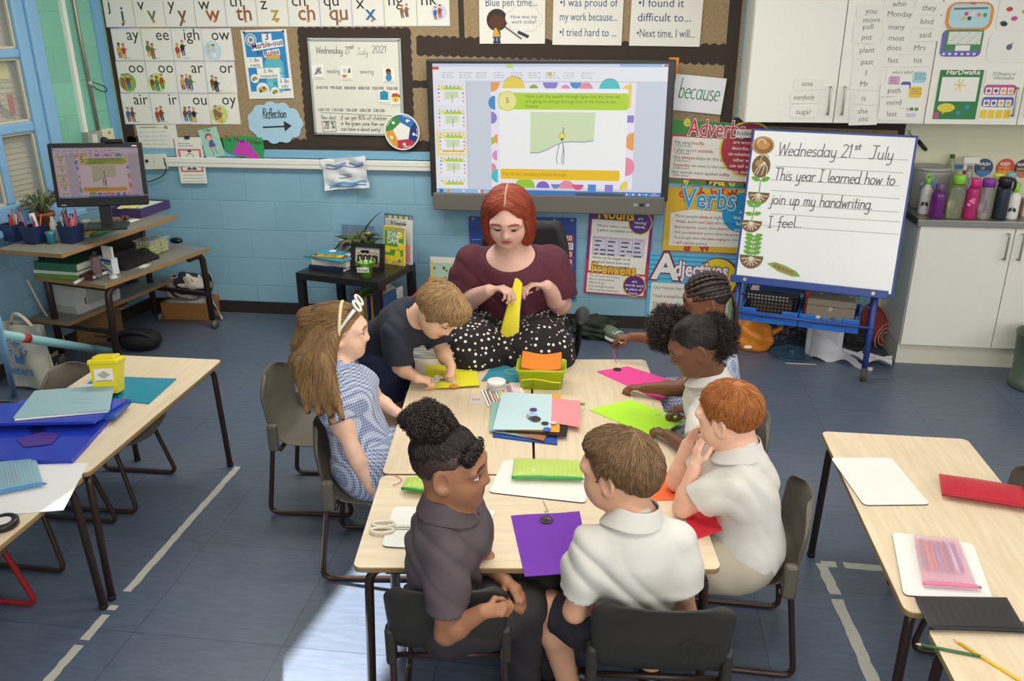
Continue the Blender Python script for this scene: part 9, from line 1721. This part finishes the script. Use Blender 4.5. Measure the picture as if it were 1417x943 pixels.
# teacher
H = Head((-.575, 4.13, 1.345), (.0, -.90, -.40), (.0, -.4, 1), .272); skl = M('d8aa98', .5); AK = 1.28
J = Jn(w=1.42, aw=1.42, neck=(-.575, 4.26, 1.155), chest=(-.575, 4.31, .95), pelvis=(-.575, 4.38, .63), shR=(-.785, 4.27, 1.065), shL=(-.365, 4.30, 1.065), elR=(-.86, 4.27, .83), elL=(-.315, 4.30, .84), wrR=tuple(atz(677, 402, .985)), wrL=tuple(atz(757, 396, .985)), hipR=(-.68, 4.33, .60), hipL=(-.47, 4.34, .60), knR=(-.75, 4.03, .64), knL=(-.40, 4.05, .64), anR=(-.72, 4.05, .1), anL=(-.43, 4.07, .1), toR=(-.72, 3.9, .03), toL=(-.43, 3.92, .03), handR=((.9, -.25, .3), (.25, -.1, -.9), -1, .112, (.6, .75, .85, .9), .7), handL=((-.93, -.25, .15), (-.2, -.3, -.9), 1, .112, (.5, .6, .65, .6), .7))
R_ = person('woman with a red bob in a maroon top and polka dot skirt, sewing yellow felt', J, H, 'dcb0a0', 'a85a54', '7a3a28', AK, True, 1.1); H.eyes(R_, '4a4a4a', skl, .3)
top('top', '582533', J, AK, R_, .014, .80, (J['pelvis']-V(0, -.1, .02), (0, 0, -1)), .006, 21, None, None, .0075, None, (J['neck']+V(0, -.10, .02), (.155, .17, .12)))
B = Sdf(); [B.chain([J['pelvis']+V(s_*.12, 0, 0), J['kn'+c], J['kn'+c]*V(1, 1, 0)+V(s_*.03, .02, .22)], [.185, .165, .17], .10) for s_, c in ((-1, 'R'), (1, 'L'))]; B.rc(J['pelvis']+V(-.12, 0, .05), J['pelvis']+V(.12, 0, .05), .16, .16, .08).rc((J['knR']+J['knL'])/2+V(0, .1, -.05), (J['knR']+J['knL'])/2+V(0, .06, -.4), .13, .14, .08); B.fn(fold(.009, ((26, 4, 3), (13, 7, 5), (38, 9, 4)), 3)).fn(cutplane((0, 0, .16), (0, 0, -1))); cloth('skirt', '', B, R_, .009, mat=polka())
B = cap_sdf(H, .07, [(-.9, -.62), (-.05, -.62), (.1, -.6), (.2, .1), (.3, .27), (.36, .33), (.6, .4)], .002, lambda B: ([B.el(H.w(s_*.34, -.03, -.2), np.array((.15, .27, .46))*H.h, H.A, .05) for s_ in (-1, 1)], B.el(H.w(0, -.3, -.15), np.array((.40, .24, .45))*H.h, H.A, .05), B.el(H.w(0, -.1, .28), np.array((.36, .38, .28))*H.h, H.A, .04)))
B.el(H.w(0, .44, -.10), np.array((.28, .34, .54))*H.h, H.A, .02, 1); mb = MB(); mb.tube(B.proj(np.array([H.w(0, q, .62-.7*max(0, q-.1)) for q in np.linspace(-.3, .3, 16)]), .001, 5), .0055, M('b98d80', .7), 6); mb.build('parting', R_)
hair(R_, B, ('9c432a', '84331f', 'b25636', '963c26'), ns=5600, dirf=lambda P: np.sign(H.loc(P)[:, :1])*H.A[0]*np.clip(H.loc(P)[:, 2:]*2.4, 0, 1)-H.A[2]*(1.1-.5*np.clip(H.loc(P)[:, 2:]*2, 0, 1))-H.A[1]*.12, n=9, step=.016, L=(0, .006), r=.0018, jit=.12)
mb = MB(); [mb.ball(tp_+V(0, -.004, .002), (.008, .006, .007), M('4a4a9a', .2), 8, 6) for tp_ in J['hands']['L'][:4]]; mb.build('nail_polish', R_)
a, b, c, d = atz(716, 375, 1.06), atz(724, 382, 1.03), atz(718, 476, .72), atz(691, 466, .74); mb = MB(); mb.grid(lambda u, v: (a*(1-u)+b*u)*(1-v)+(d*(1-u)+c*u)*v+V(0, -.035*math.sin(PI*v)-.012, .01*math.sin(PI*u)), 8, 20, M('e6d838', .95, bump=.25, scale=220, bdist=.001)); o = solo('felt_sheet', mb, 'long yellow felt strip held up in the hands of the woman', 'felt'); md = o.modifiers.new('s', 'SOLIDIFY'); md.thickness = .003
# office chair
t = thing('office_chair', 'black office chair with curved armrests under the woman', 'chair', (-.57, 4.45, 0)); BF = M('232222', .7, bump=.2, scale=200)
mb = MB(); mb.box((-.57, 4.42, .43), (.52, .50, .09), BF, bev=.035); mb.build('seat', t); mb = MB(); mb.grid(lambda u, v: V(-.57+(u-.5)*.50*(1-.25*abs(2*v-1)**3), 4.70-.05*(1-(2*u-1)**2)*-1+.03*v, .56+.62*v), 14, 14, BF); o = mb.build('backrest', t); md = o.modifiers.new('s', 'SOLIDIFY'); md.thickness = .06
for s_ in (-1, 1): mb = MB(); mb.tube(bez((-.57+s_*.27, 4.5, .40), (-.57+s_*.36, 4.5, .42), (-.57+s_*.35, 4.46, .74), 10), .018, M('1c1c1c', .5)); mb.build('arm_post', t); mb = MB(); mb.ball((-.57+s_*.37, 4.36, .76), (.042, .15, .022), M('2a2a2a', .5), 16, 8); mb.build('armrest', t)
mb = MB(); mb.lathe([(.03, .08), (.03, .4)], M('1c1c1c', .4), (-.57, 4.45, 0)); mb.build('column', t)
for k in range(5): q = 2*PI*k/5+.3; e = V(-.57+.3*math.cos(q), 4.45+.3*math.sin(q), .07); mb = MB(); mb.tube([(-.57, 4.45, .12), e], [.03, .018], M('1c1c1c', .5)); l_ = mb.build('leg', t); mb = MB(); mb.lathe([(.001, -.012), (.027, -.01), (.027, .01), (.001, .012)], M('161616', .5), e-V(0, 0, .042), (-math.sin(q), math.cos(q), 0), 12); mb.build('castor', l_)
